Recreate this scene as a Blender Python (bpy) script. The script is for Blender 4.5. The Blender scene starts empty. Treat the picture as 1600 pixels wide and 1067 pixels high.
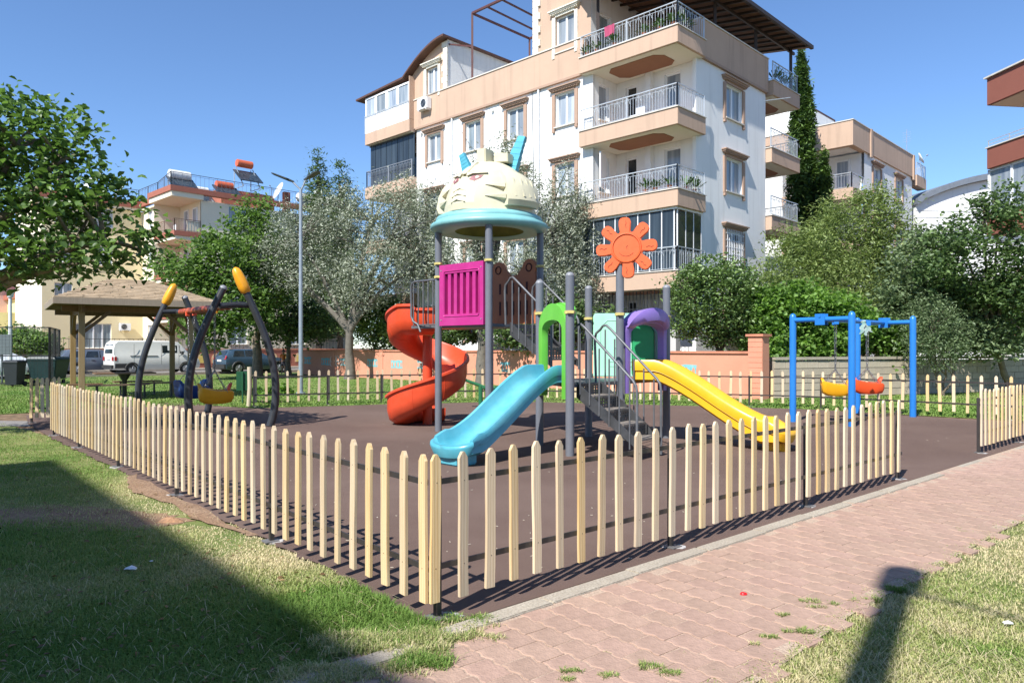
import bpy, bmesh, math, random
import numpy as np
from mathutils import Vector, Matrix, noise as mnoise
R = math.radians; PI = math.pi
random.seed(7); rng = np.random.default_rng(7)
sc = bpy.context.scene; C = sc.collection
# ------------------------------------------------ camera, sky, sun, exposure
cam_d = bpy.data.cameras.new('camera'); cam = bpy.data.objects.new('camera', cam_d); C.objects.link(cam)
cam_d.sensor_width = 36; cam_d.lens = 25.875; cam_d.shift_y = 0.0066
cam_d.clip_start = 0.05; cam_d.clip_end = 3000
cam.location = (0, 0, 1.5); cam.rotation_euler = (R(90), 0, 0)
sc.camera = cam
SUN_EL = R(47); SUN_AZ = math.atan2(-.54, -.84)        # azimuth measured from +Y towards +X
to_sun = Vector((math.sin(SUN_AZ)*math.cos(SUN_EL), math.cos(SUN_AZ)*math.cos(SUN_EL), math.sin(SUN_EL)))
w = bpy.data.worlds.new('World'); sc.world = w; w.use_nodes = True
nt = w.node_tree; bg = nt.nodes['Background']
sky = nt.nodes.new('ShaderNodeTexSky'); sky.sky_type = 'NISHITA'; sky.sun_disc = False
sky.sun_elevation = SUN_EL; sky.sun_rotation = SUN_AZ % (2*PI)
sky.air_density = 1.0; sky.dust_density = 0.0; sky.ozone_density = 7.5; sky.altitude = 900
nt.links.new(sky.outputs[0], bg.inputs[0]); bg.inputs[1].default_value = 0.12
sd = bpy.data.lights.new('sun', 'SUN'); sd.energy = 4.9; sd.angle = R(0.53); sd.color = (1, .968, .915)
so = bpy.data.objects.new('sun', sd); C.objects.link(so); so.rotation_euler = to_sun.to_track_quat('Z', 'Y').to_euler()
vs = sc.view_settings; vs.view_transform = 'Standard'; vs.look = 'None'; vs.gamma = 1; vs.exposure = 0.74
vs.use_curve_mapping = False
sc.render.engine = 'CYCLES'
cy = sc.cycles; cy.use_denoising = True; cy.max_bounces = 6; cy.diffuse_bounces = 3; cy.glossy_bounces = 3
cy.transmission_bounces = 3; cy.transparent_max_bounces = 6; cy.sample_clamp_indirect = 6

# ------------------------------------------------ helpers
HZ, F, CX = 544.0, 1150.0, 800.0
def P(px, py, Y): return Vector(((px-CX)/F*Y, Y, 1.5-(py-HZ)/F*Y))
def G(px, py, z=0.0):
    Y = (1.5-z)*F/(py-HZ); return Vector(((px-CX)/F*Y, Y, z))
def V(*a): return Vector(a)

def rgb(h):
    h = h.lstrip('#'); c = [int(h[i:i+2], 16)/255 for i in (0, 2, 4)]
    return tuple(x/12.92 if x <= .04045 else ((x+.055)/1.055)**2.4 for x in c)

MATS = {}
def mat(name, col, rough=.6, metal=0, var=.12, vscale=3.0, bump=0.0, bscale=60.0, spec=.5, col2=None, objrand=0.0, coat=0, detail=6, stretch=None, dirt=0.0, dirtcol=(.12,.10,.08), streak=0.0):
    if name in MATS: return MATS[name]
    m = bpy.data.materials.new(name); m.use_nodes = True; MATS[name] = m
    t = m.node_tree; N = t.nodes; Lk = t.links; b = N['Principled BSDF']
    b.inputs['Roughness'].default_value = rough; b.inputs['Metallic'].default_value = metal
    b.inputs['Specular IOR Level'].default_value = spec; b.inputs['Coat Weight'].default_value = coat
    tc = N.new('ShaderNodeTexCoord'); src = tc.outputs['Object']
    if stretch:
        mp = N.new('ShaderNodeMapping'); mp.inputs['Scale'].default_value = stretch; Lk.new(src, mp.inputs[0]); src = mp.outputs[0]
    nz = N.new('ShaderNodeTexNoise'); nz.inputs['Scale'].default_value = vscale; nz.inputs['Detail'].default_value = detail
    nz.inputs['Roughness'].default_value = .62
    Lk.new(src, nz.inputs['Vector'])
    mx = N.new('ShaderNodeMix'); mx.data_type = 'RGBA'
    c2 = col2 if col2 else tuple(min(1, c*(1+var)) for c in col)
    c1 = col if col2 else tuple(c*(1-var) for c in col)
    mx.inputs[6].default_value = (*c1, 1); mx.inputs[7].default_value = (*c2, 1)
    rp = N.new('ShaderNodeMapRange'); rp.inputs[1].default_value = .3; rp.inputs[2].default_value = .7
    Lk.new(nz.outputs[0], rp.inputs[0]); Lk.new(rp.outputs[0], mx.inputs[0])
    out = mx.outputs[2]
    if dirt > 0:
        n2 = N.new('ShaderNodeTexNoise'); n2.inputs['Scale'].default_value = vscale*.35; n2.inputs['Detail'].default_value = 8; n2.inputs['Roughness'].default_value = .7
        Lk.new(tc.outputs['Object'], n2.inputs['Vector'])
        r2 = N.new('ShaderNodeMapRange'); r2.inputs[1].default_value = .48; r2.inputs[2].default_value = .8; r2.inputs[4].default_value = dirt
        Lk.new(n2.outputs[0], r2.inputs[0])
        m2 = N.new('ShaderNodeMix'); m2.data_type = 'RGBA'; m2.inputs[7].default_value = (*dirtcol, 1)
        Lk.new(r2.outputs[0], m2.inputs[0]); Lk.new(out, m2.inputs[6]); out = m2.outputs[2]
    if streak > 0:
        mp3 = N.new('ShaderNodeMapping'); mp3.inputs['Scale'].default_value = (2.6, 2.6, .16); Lk.new(tc.outputs['Object'], mp3.inputs[0])
        n4 = N.new('ShaderNodeTexNoise'); n4.inputs['Scale'].default_value = 1.6; n4.inputs['Detail'].default_value = 7; Lk.new(mp3.outputs[0], n4.inputs['Vector'])
        r4 = N.new('ShaderNodeMapRange'); r4.inputs[1].default_value = .52; r4.inputs[2].default_value = .78; r4.inputs[4].default_value = streak; Lk.new(n4.outputs[0], r4.inputs[0])
        m4_ = N.new('ShaderNodeMix'); m4_.data_type = 'RGBA'; m4_.inputs[7].default_value = (*[c*.5 for c in dirtcol], 1)
        Lk.new(r4.outputs[0], m4_.inputs[0]); Lk.new(out, m4_.inputs[6]); out = m4_.outputs[2]
    if objrand > 0:
        oi = N.new('ShaderNodeObjectInfo'); hs = N.new('ShaderNodeHueSaturation')
        mr = N.new('ShaderNodeMapRange'); mr.inputs[3].default_value = 1-objrand; mr.inputs[4].default_value = 1+objrand
        Lk.new(oi.outputs['Random'], mr.inputs[0]); Lk.new(mr.outputs[0], hs.inputs['Value'])
        m3 = N.new('ShaderNodeMath'); m3.operation = 'MULTIPLY_ADD'; m3.inputs[1].default_value = 7.31; m3.inputs[2].default_value = .2
        fr = N.new('ShaderNodeMath'); fr.operation = 'FRACT'; Lk.new(oi.outputs['Random'], m3.inputs[0]); Lk.new(m3.outputs[0], fr.inputs[0])
        m4 = N.new('ShaderNodeMapRange'); m4.inputs[3].default_value = .5-objrand*.06; m4.inputs[4].default_value = .5+objrand*.06
        Lk.new(fr.outputs[0], m4.inputs[0]); Lk.new(m4.outputs[0], hs.inputs['Hue'])
        Lk.new(out, hs.inputs['Color']); out = hs.outputs[0]
    Lk.new(out, b.inputs['Base Color'])
    if bump > 0:
        n3 = N.new('ShaderNodeTexNoise'); n3.inputs['Scale'].default_value = bscale; n3.inputs['Detail'].default_value = 5
        Lk.new(src, n3.inputs['Vector'])
        bp = N.new('ShaderNodeBump'); bp.inputs['Strength'].default_value = min(1, bump); bp.inputs['Distance'].default_value = .01
        Lk.new(n3.outputs[0], bp.inputs['Height']); Lk.new(bp.outputs[0], b.inputs['Normal'])
    return m

class MB:
    """collects shapes; build() links them as one mesh object"""
    def __init__(s, fr=None): s.v = []; s.f = []; s.mi = []; s.cur = 0; s.fr = fr
    def add(s, vs, fs):
        n = len(s.v)
        for p in vs:
            s.v.append(tuple(s.fr(*p)) if s.fr else tuple(p))
        for f in fs: s.f.append([n+i for i in f]); s.mi.append(s.cur)
    def box(s, x0, x1, y0, y1, z0, z1):
        s.add([(x, y, z) for z in (z0, z1) for y in (y0, y1) for x in (x0, x1)],
              [(0, 2, 3, 1), (4, 5, 7, 6), (0, 1, 5, 4), (2, 6, 7, 3), (0, 4, 6, 2), (1, 3, 7, 5)])
    def obox(s, c, ax, ay, az, hx, hy, hz):
        c = Vector(c); vs = []
        for k in (-1, 1):
            for j in (-1, 1):
                for i in (-1, 1): vs.append(c+ax*hx*i+ay*hy*j+az*hz*k)
        s.add(vs, [(0, 2, 3, 1), (4, 5, 7, 6), (0, 1, 5, 4), (2, 6, 7, 3), (0, 4, 6, 2), (1, 3, 7, 5)])
    def bar(s, p, q, w, h=None, up=None):
        p = Vector(p); q = Vector(q); d = (q-p); L = d.length
        if L < 1e-6: return
        d /= L; h = h or w
        u = Vector(up) if up else (Vector((0, 0, 1)) if abs(d.z) < .95 else Vector((1, 0, 0)))
        r = d.cross(u).normalized(); u = r.cross(d).normalized()
        s.obox((p+q)/2, r, d, u, w/2, L/2, h/2)
    def tube(s, pts, r, n=8, cap=True, closed=False):
        pts = [Vector(p) for p in pts]; k = len(pts)
        rr = list(r) if hasattr(r, '__len__') else [r]*k
        vs = []; prev = None
        for i, p in enumerate(pts):
            if closed: d = pts[(i+1) % k]-pts[i-1]
            else: d = pts[min(i+1, k-1)]-pts[max(i-1, 0)]
            if d.length < 1e-9: d = Vector((0, 0, 1))
            d.normalize()
            if prev is None:
                a = d.orthogonal().normalized()
            else:
                a = prev-d*prev.dot(d)
                a = a.normalized() if a.length > 1e-6 else d.orthogonal().normalized()
            prev = a; b = d.cross(a)
            for j in range(n):
                t = 2*PI*j/n; vs.append(p+(a*math.cos(t)+b*math.sin(t))*rr[i])
        fs = []
        for i in range(k if closed else k-1):
            i2 = (i+1) % k
            for j in range(n):
                fs.append((i*n+j, i*n+(j+1) % n, i2*n+(j+1) % n, i2*n+j))
        if cap and not closed:
            fs.append(tuple(reversed(range(n)))); fs.append(tuple((k-1)*n+j for j in range(n)))
        s.add(vs, fs)
    def lathe(s, prof, c, n=24, ang=2*PI):
        c = Vector(c); vs = []; fs = []; k = len(prof); full = abs(ang-2*PI) < 1e-6
        m = n if full else n+1
        for j in range(m):
            t = ang*j/n
            for (r, z) in prof: vs.append(c+Vector((r*math.cos(t), r*math.sin(t), z)))
        for j in range(n):
            j2 = (j+1) % m
            for i in range(k-1): fs.append((j*k+i, j2*k+i, j2*k+i+1, j*k+i+1))
        s.add(vs, fs)
    def prism(s, poly, o, u, v, n, t0, t1):
        """poly in (u,v) plane at o, extruded along n from t0 to t1"""
        o = Vector(o); u = Vector(u); v = Vector(v); n = Vector(n); k = len(poly)
        vs = [o+u*a+v*b+n*t0 for a, b in poly]+[o+u*a+v*b+n*t1 for a, b in poly]
        fs = [tuple(reversed(range(k))), tuple(range(k, 2*k))]+[(i, (i+1) % k, k+(i+1) % k, k+i) for i in range(k)]
        s.add(vs, fs)
    def loft(s, rings, closed_ring=True, cap=False):
        k = len(rings[0]); vs = [p for r in rings for p in r]; fs = []
        for i in range(len(rings)-1):
            for j in range(k if closed_ring else k-1):
                fs.append((i*k+j, i*k+(j+1) % k, (i+1)*k+(j+1) % k, (i+1)*k+j))
        if cap:
            fs.append(tuple(range(k))); fs.append(tuple((len(rings)-1)*k+j for j in range(k)))
        s.add(vs, fs)
    def quad(s, a, b, c, d): s.add([a, b, c, d], [(0, 1, 2, 3)])
    def build(s, name, mats, parent=None, origin=None, smooth=None, bevel=0, subsurf=0, recalc=True, solid=0):
        root = parent
        while root is not None and root.parent is not None: root = root.parent
        if origin is None: origin = Vector(root['_o']) if root is not None and '_o' in root else Vector((0, 0, 0))
        origin = Vector(origin)
        me = bpy.data.meshes.new(name)
        me.from_pydata([tuple(Vector(p)-origin) for p in s.v], [], s.f)
        if not isinstance(mats, (list, tuple)): mats = [mats]
        for m in mats: me.materials.append(m)
        if len(mats) > 1: me.polygons.foreach_set('material_index', s.mi)
        if recalc and len(s.f) < 60000:
            bm = bmesh.new(); bm.from_mesh(me); bmesh.ops.recalc_face_normals(bm, faces=bm.faces)
            if bevel > 0:
                es = [e for e in bm.edges if len(e.link_faces) == 2 and e.calc_face_angle(0) > R(35)]
                bmesh.ops.bevel(bm, geom=es, offset=bevel, segments=2, affect='EDGES', clamp_overlap=True)
            bm.to_mesh(me); bm.free()
        if smooth is not None:
            me.shade_smooth(); me.set_sharp_from_angle(angle=R(smooth))
        o = bpy.data.objects.new(name, me); C.objects.link(o)
        if parent is not None:
            o.parent = parent
        else:
            o.location = origin
        if solid:
            md = o.modifiers.new('solid', 'SOLIDIFY'); md.thickness = solid; md.offset = 0
        if subsurf:
            md = o.modifiers.new('sub', 'SUBSURF'); md.levels = subsurf; md.render_levels = subsurf
        return o

def tag(o, label, cat, group=None):
    o['label'] = label; o['category'] = cat
    if group: o['group'] = group
    return o
def thing(name, label, cat, loc, group=None):
    o = bpy.data.objects.new(name, None); C.objects.link(o); o.location = loc; o['_o'] = tuple(loc)
    o.empty_display_size = .2
    return tag(o, label, cat, group)
def struct(o): o['kind'] = 'structure'; return o
def stuff(o): o['kind'] = 'stuff'; return o

def np_mesh(name, verts, faces_flat, loop_tot, material, parent=None, attr=None, origin=(0, 0, 0), smooth=False):
    """verts (n,3); faces_flat int array; loop_tot verts per face (constant)"""
    me = bpy.data.meshes.new(name); nv = len(verts); nf = len(faces_flat)//loop_tot
    verts = verts-np.array(origin)
    me.vertices.add(nv); me.vertices.foreach_set('co', verts.astype(np.float32).ravel())
    me.loops.add(nf*loop_tot); me.loops.foreach_set('vertex_index', faces_flat.astype(np.int32))
    me.polygons.add(nf); me.polygons.foreach_set('loop_start', np.arange(0, nf*loop_tot, loop_tot, dtype=np.int32))
    if smooth: me.polygons.foreach_set('use_smooth', np.ones(nf, dtype=bool))
    me.update(calc_edges=True)
    if attr is not None:
        a = me.attributes.new('tint', 'FLOAT', 'FACE'); a.data.foreach_set('value', attr.astype(np.float32))
    me.materials.append(material)
    o = bpy.data.objects.new(name, me); C.objects.link(o)
    if parent is not None: o.parent = parent
    else: o.location = origin
    return o

def sheet(name, poly, z, m, res=None):
    """flat polygon sheet"""
    me = bpy.data.meshes.new(name); bm = bmesh.new()
    vs = [bm.verts.new((p[0], p[1], z)) for p in poly]
    f = bm.faces.new(vs); bmesh.ops.recalc_face_normals(bm, faces=[f])
    if f.normal.z < 0: bmesh.ops.reverse_faces(bm, faces=[f])
    bmesh.ops.triangulate(bm, faces=bm.faces)
    bm.to_mesh(me); bm.free(); me.materials.append(m)
    o = bpy.data.objects.new(name, me); C.objects.link(o); return struct(o)

def inpoly(x, y, poly):
    """vectorised point in polygon"""
    x = np.asarray(x); y = np.asarray(y); c = np.zeros(x.shape, bool); n = len(poly)
    for i in range(n):
        x0, y0 = poly[i][0], poly[i][1]; x1, y1 = poly[(i+1) % n][0], poly[(i+1) % n][1]
        cond = ((y0 > y) != (y1 > y))
        xi = (x1-x0)*(y-y0)/((y1-y0) if abs(y1-y0) > 1e-12 else 1e-12)+x0
        c ^= cond & (x < xi)
    return c
def vnoise(x, y, s, seed=0):
    """cheap smooth value noise 0..1"""
    g = np.random.default_rng(seed).random((64, 64))
    fx = x*s+100; fy = y*s+100; ix = np.floor(fx).astype(int); iy = np.floor(fy).astype(int)
    tx = fx-ix; ty = fy-iy; tx = tx*tx*(3-2*tx); ty = ty*ty*(3-2*ty)
    a = g[ix % 64, iy % 64]; b = g[(ix+1) % 64, iy % 64]; c = g[ix % 64, (iy+1) % 64]; d = g[(ix+1) % 64, (iy+1) % 64]
    return (a*(1-tx)+b*tx)*(1-ty)+(c*(1-tx)+d*tx)*ty
# ------------------------------------------------ ground, lawns, rubber, paving
FC = V(-.453, 4.07, 0)                                   # corner post of the near fence
FD1 = V(.744, .668, 0); FD1.normalize()                  # along the right-hand fence
FD2 = V(-.654, .756, 0); FD2.normalize()                 # along the left-hand fence
N1 = V(FD1.y, -FD1.x, 0)                                 # outward (path side)
FE1 = V(4.507, 8.456, 0); FE2 = V(6.66, 10.52, 0)        # gateway ends
FT = FC+FD2*11.45
BACK = [V(-6.65, 18.95, 0), V(-3.6, 20.2, 0), V(0, 21.3, 0), V(4.7, 19.7, 0), V(7.3, 18.6, 0), V(10.2, 15.6, 0), V(11.35, 14.5, 0)]
FE3 = V(14.0, 16.9, 0)

def ground_mat(name, cols, scales, rough=.95, bump=.4, bscale=80):
    m = bpy.data.materials.new(name); m.use_nodes = True; t = m.node_tree; N = t.nodes; Lk = t.links; b = N['Principled BSDF']
    b.inputs['Roughness'].default_value = rough; b.inputs['Specular IOR Level'].default_value = .2
    tc = N.new('ShaderNodeTexCoord'); out = None
    for i, (c, s) in enumerate(zip(cols, scales)):
        if i == 0: prev = c; continue
        nz = N.new('ShaderNodeTexNoise'); nz.inputs['Scale'].default_value = s; nz.inputs['Detail'].default_value = 8; nz.inputs['Roughness'].default_value = .65
        mp = N.new('ShaderNodeMapping'); mp.inputs['Location'].default_value = (i*13.7, i*5.1, 0); Lk.new(tc.outputs['Object'], mp.inputs[0]); Lk.new(mp.outputs[0], nz.inputs['Vector'])
        mr = N.new('ShaderNodeMapRange'); mr.inputs[1].default_value = .42; mr.inputs[2].default_value = .62; Lk.new(nz.outputs[0], mr.inputs[0])
        mx = N.new('ShaderNodeMix'); mx.data_type = 'RGBA'; Lk.new(mr.outputs[0], mx.inputs[0])
        if out is None: mx.inputs[6].default_value = (*cols[0], 1)
        else: Lk.new(out, mx.inputs[6])
        mx.inputs[7].default_value = (*c, 1); out = mx.outputs[2]
    Lk.new(out, b.inputs['Base Color'])
    nz = N.new('ShaderNodeTexNoise'); nz.inputs['Scale'].default_value = bscale; nz.inputs['Detail'].default_value = 4; Lk.new(tc.outputs['Object'], nz.inputs['Vector'])
    bp = N.new('ShaderNodeBump'); bp.inputs['Strength'].default_value = bump; bp.inputs['Distance'].default_value = .02
    Lk.new(nz.outputs[0], bp.inputs['Height']); Lk.new(bp.outputs[0], b.inputs['Normal'])
    return m
M_soil = ground_mat('dry_soil', [(.19, .12, .075), (.27, .19, .11), (.12, .085, .05)], [0, 1.5, 6])
M_lawn = ground_mat('lawn_soil', [(.10, .14, .035), (.15, .19, .055), (.25, .23, .10)], [0, 4, 1.1])
M_farlawn = ground_mat('mown_lawn', [(.08, .15, .03), (.12, .20, .045), (.20, .21, .08)], [0, 2.5, .8], bscale=30, bump=.8)
M_rubber = ground_mat('rubber_surface', [(.092, .055, .045), (.116, .072, .059), (.055, .034, .029), (.134, .090, .074), (.18, .125, .10)], [0, 1.1, 170, .33, 300], bump=.35, bscale=260)
M_asph = ground_mat('asphalt', [(.22, .20, .19), (.30, .28, .26), (.16, .15, .14)], [0, .6, 90])
M_sand = ground_mat('joint_sand', [(.46, .34, .26), (.52, .40, .30), (.34, .25, .19)], [0, 3, 60], bump=.6)
M_conc = ground_mat('kerb_concrete', [(.38, .335, .27), (.46, .41, .33), (.28, .24, .19)], [0, 2.5, 70], bump=.4, bscale=120)
M_cem = mat('spilt_cement', (.42, .40, .38), .9, var=.25, vscale=30, bump=.6)

GRD = sheet('ground', [(-400, -300), (400, -300), (400, 600), (-400, 600)], -.02, M_soil)
# rubber play surface: ragged soft edge on the lawn side
def ragged(p, q, n, amp, seed):
    r = random.Random(seed); out = []; d = (q-p).normalized(); nn = V(d.y, -d.x, 0)
    for i in range(n+1):
        t = i/n; out.append(p.lerp(q, t)+nn*(r.uniform(-amp, amp) if 0 < i < n else 0))
    return out
N2 = V(-FD2.y, FD2.x, 0)                                # outward of the left-hand fence (towards the lawn)
if N2.dot(V(-1, -1, 0)) < 0: N2 = -N2
cornerL = FC+N2*.26+N1*.05
rub = [FC+N1*.13-FD1*.02, FC+N1*.13+FD1*17]
rub += [V(13.4, 15.0, 0)]
inner = [p+V(.15, -.55, 0) for p in BACK[:5]]+[V(10.0, 15.15, 0), V(10.9, 14.45, 0)]
poly_rub = [FC+N1*.13, FC+N1*.13+FD1*15.2, V(10.93, 14.38, 0)] + list(reversed(inner)) + [V(-8.2, 19.6, 0), V(-9.5, 20.4, 0), V(-10.9, 16.5, 0), V(-9.6, 14.6, 0)]
_re = random.Random(4); edgeL = []
for _k in range(120):
    _s = 11.45*(1-_k/119); _off = float(np.interp(_s, [0, 1, 2.5, 5, 8, 11.45], [.03, .0, .01, .03, .06, .10]))
    edgeL.append(FC+FD2*_s+N2*(_off+_re.uniform(-.03, .03)))
edgeL.append(FC+N2*.03+N1*.10)
poly_rub = poly_rub + edgeL
sheet('rubber_ground', poly_rub, 0.0, M_rubber)
# lawns
LPOLY_FRONT = [FC+N1*.15-FD1*.0, V(-.9, 3.50, 0), V(-1.5, 2.9, 0), V(-3, 1.2, 0), V(-5, -1, 0), V(-16, -1, 0), V(-24, 16, 0), V(-11.6, 16.0, 0), V(-9.8, 14.4, 0)] + [p for p in edgeL]
front_lawn = sheet('lawn_ground', [(p.x, p.y) for p in LPOLY_FRONT], -.012, M_lawn)
PE0 = V(.62, 2.55, 0); PE1 = V(1.91, 4.147, 0)          # outer edge of the paving
PD = V(.735, .678, 0)
outer = [G(1120, 1100), G(1180, 1067), G(1255, 1015), G(1330, 960), G(1410, 915), G(1500, 866), G(1560, 832), G(1640, 795), G(1760, 750)]
outer = [V(.2, 2.2, 0)] + outer
LPOLY_R = [V(p.x, p.y, 0) for p in outer] + [V(14, 11.5, 0), V(30, 14, 0), V(30, -4, 0), V(0, -4, 0), V(-.2, 1.5, 0)]
sheet('lawn_ground', [(p.x, p.y) for p in LPOLY_R], -.014, M_lawn)
farlawn = [V(-26, 16.5, 0), V(-24.5, 36, 0), V(-21.5, 39.6, 0), V(-12.2, 47, 0), V(-11.5, 43, 0), V(7.4, 21.9, 0), V(22, 28.5, 0), V(30, 24, 0), V(20, 9, 0), V(14, 12.4, 0), V(10.3, 15.5, 0)] + list(reversed([p+V(0, -.45, 0) for p in BACK[:5]])) + [V(-8.2, 19.3, 0), V(-10.2, 18.5, 0), V(-12, 16.5, 0)]
sheet('lawn_ground', [(p.x, p.y) for p in farlawn], -.008, M_farlawn)
def blob(name, pts, z, m_, seed, amp=.06):
    r = random.Random(seed); out = []
    for i in range(len(pts)):
        p, q = pts[i], pts[(i+1) % len(pts)]
        for k in range(6): c = p.lerp(q, k/6); out.append((c.x+r.uniform(-amp, amp), c.y+r.uniform(-amp, amp)))
    return sheet(name, out, z, m_)
M_bare = ground_mat('bare_soil', [(.27, .17, .105), (.34, .23, .15), (.19, .12, .075)], [0, 3, 30], bump=.8, bscale=50)
blob('bare_soil_ground', [G(-40, 800), G(60, 786), G(160, 790), G(255, 800), G(300, 812), G(230, 826), G(110, 830), G(-40, 826)], -.0085, M_bare, 1, .05)
blob('bare_soil_ground', [FC+FD2*6.2+N2*.0, FC+FD2*4.2+N2*.02, FC+FD2*2.4+N2*.0, FC+FD2*2.6+N2*.10, FC+FD2*3.4+N2*.22, FC+FD2*4.2+N2*.16, FC+FD2*5.0+N2*.30, FC+FD2*6.0+N2*.14], .0025, M_bare, 2, .035)
# footpath past the end of the fence on the left
sheet('footpath_ground', [(-9.3, 14.2), (-9.7, 15.2), (-26, 17.0), (-26, 15.7)], -.004, M_asph)
# street and pavement along the far side
b_ = V(.698, .716, 0); a_ = V(-.716, .698, 0); E0 = V(-21.5, 39.6, 0)
def strip(name, k0, k1, z, m, t0=-60, t1=70): 
    return sheet(name, [E0+b_*t0+a_*k0, E0+b_*t1+a_*k0, E0+b_*t1+a_*k1, E0+b_*t0+a_*k1], z, m)
strip('street', 0.15, 6.8, .0, M_asph)
mb = MB()
for k0, k1 in ((-.1, .15), (6.8, 8.6)):
    q = [E0+b_*-60+a_*k0, E0+b_*70+a_*k0, E0+b_*70+a_*k1, E0+b_*-60+a_*k1]
    mb.prism([(p.x, p.y) for p in q], (0, 0, 0), (1, 0, 0), (0, 1, 0), (0, 0, 1), -.05, .12)
struct(mb.build('pavement', M_conc))

# kerb between rubber and paving : one stone after another
kerb = MB(); 
path_root = bpy.data.objects.new('paved_path', None); C.objects.link(path_root); struct(path_root)
sheet_bed = sheet('path_bed', [(p.x, p.y) for p in ([FC+N1*.14-FD1*3.6, FC+N1*.14+FD1*17, V(14.5, 12.2, 0)] + [V(p.x, p.y, 0) for p in reversed(outer)])], .0015, M_sand)
kroot = bpy.data.objects.new('kerb', None); C.objects.link(kroot); struct(kroot)
s = -2.6; i = 0; rk = random.Random(3)
while s < 16.5:
    L = .82; jit = rk.uniform(-.012, .012)
    o_ = FC+FD1*s+N1*(.15+jit+(.04 if s < -.3 else 0)); wd = .125 if s < 6.6 else .08
    if s < 0: o_ = o_+V(0, 0, 0)+FD1.cross(V(0, 0, 1))*(.02)
    m1 = MB(); top = .012+rk.uniform(-.003, .003)-(.012 if s > 6.6 else 0)
    m1.prism([(.006, 0), (L-.006, rk.uniform(-.006, .006)), (L-.006, wd), (.006, wd)], o_, FD1, N1, V(0, 0, 1), -.06, top)
    k = m1.build('kerb_stone', M_conc, kroot, bevel=.006); s += L

# interlocking wavy pavers
M_pav = mat('paver_pink', (.365, .245, .188), .9, var=.2, vscale=9, bump=.6, bscale=90, objrand=.06, dirt=.75, dirtcol=(.46, .33, .25), spec=.25)
RD = V(.772, .636, 0); RD.normalize(); WD = V(RD.y, -RD.x, 0)          # row direction / across the path
PW, PL = .166, .205
def wave(t): return .0085*math.sin(4*PI*t/PL)
def paver_mesh(seed):
    r = random.Random(seed); n = 12; top = []; g = .0040
    lo = [(-PW/2+g+wave(t*(PL)), t*PL) for t in [g/PL+(1-2*g/PL)*i/n for i in range(n+1)]]
    hi = [(PW/2-g+wave(t*(PL)), t*PL) for t in [g/PL+(1-2*g/PL)*i/n for i in range(n+1)]]
    ring = lo+list(reversed(hi)); m1 = MB(); k = len(ring)
    z = 0.006; c0 = (sum(p[0] for p in ring)/k, sum(p[1] for p in ring)/k)
    inner_ = [(c0[0]+(p[0]-c0[0])*.955, c0[1]+(p[1]-c0[1])*.955) for p in ring]
    vs_ = [V(p[0], p[1], -.02) for p in ring]+[V(p[0], p[1], z-.003) for p in ring]+[V(p[0], p[1], z) for p in inner_]
    fs = [(j, (j+1) % k, k+(j+1) % k, k+j) for j in range(k)]+[(k+j, k+(j+1) % k, 2*k+(j+1) % k, 2*k+j) for j in range(k)]
    m1.add(vs_, fs)
    h = n+1
    m1.f += [[2*k+j, 2*k+j+1, 2*k+k-2-j, 2*k+k-1-j] for j in range(n)]; m1.mi += [0]*n
    return m1
pm = paver_mesh(1); po = pm.build('paver', M_pav); pmesh = po.data; bpy.data.objects.remove(po)
path_poly = [(p.x, p.y) for p in ([FC+N1*.245-FD1*3.2, FC+N1*.245+FD1*17, V(14.5, 12.4, 0)] + [V(p.x, p.y, 0)+V(-.0, 0, 0) for p in reversed(outer)])]
cells = []
rot = math.atan2(RD.y, RD.x)
for i in range(-24, 110):
    for j in range(-12, 14):
        loc = FC+N1*.3+RD*(i*PW)+WD*(j*PL+(PL/2 if i % 2 else 0))
        c = loc+WD*(PL/2)
        if c.y < 2.9 or c.y > 13 or c.x > 11: continue
        cells.append((c.y, c, loc))
cx = np.array([c[1].x for c in cells]); cyy = np.array([c[1].y for c in cells])
keep = inpoly(cx+WD.x*0, cyy, path_poly) & (inpoly(cx-N1.x*.05, cyy-N1.y*.05, path_poly))
cells = [c for c, k in zip(cells, keep) if k and abs(c[1].x/c[0]) < .73]
cells.sort(key=lambda c: c[0]); rp_ = random.Random(5)
# wave must be along WD: mesh local x = RD, local y = WD
mat_pav = Matrix(((RD.x, WD.x, 0, 0), (RD.y, WD.y, 0, 0), (0, 0, 1, 0), (0, 0, 0, 1)))
rest = MB(); 
for n_, (d, c, loc) in enumerate(cells):
    tilt = Matrix.Rotation(rp_.uniform(-.010, .010), 4, 'X') @ Matrix.Rotation(rp_.uniform(-.012, .012), 4, 'Y')
    Mx = Matrix.Translation(loc+V(0, 0, rp_.uniform(-.0015, .0015))) @ mat_pav @ tilt
    if n_ < 300:
        o = bpy.data.objects.new('paver', pmesh); C.objects.link(o); o.parent = path_root; o.matrix_world = Mx; o.matrix_local = Mx
    else:
        k0 = len(rest.v)
        rest.v += [tuple(Mx @ v.co) for v in pmesh.vertices]
        for p in pmesh.polygons: rest.f.append([k0+q for q in p.vertices]); rest.mi.append(0)
stuff(rest.build('pavers', M_pav, path_root, recalc=False))
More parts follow.
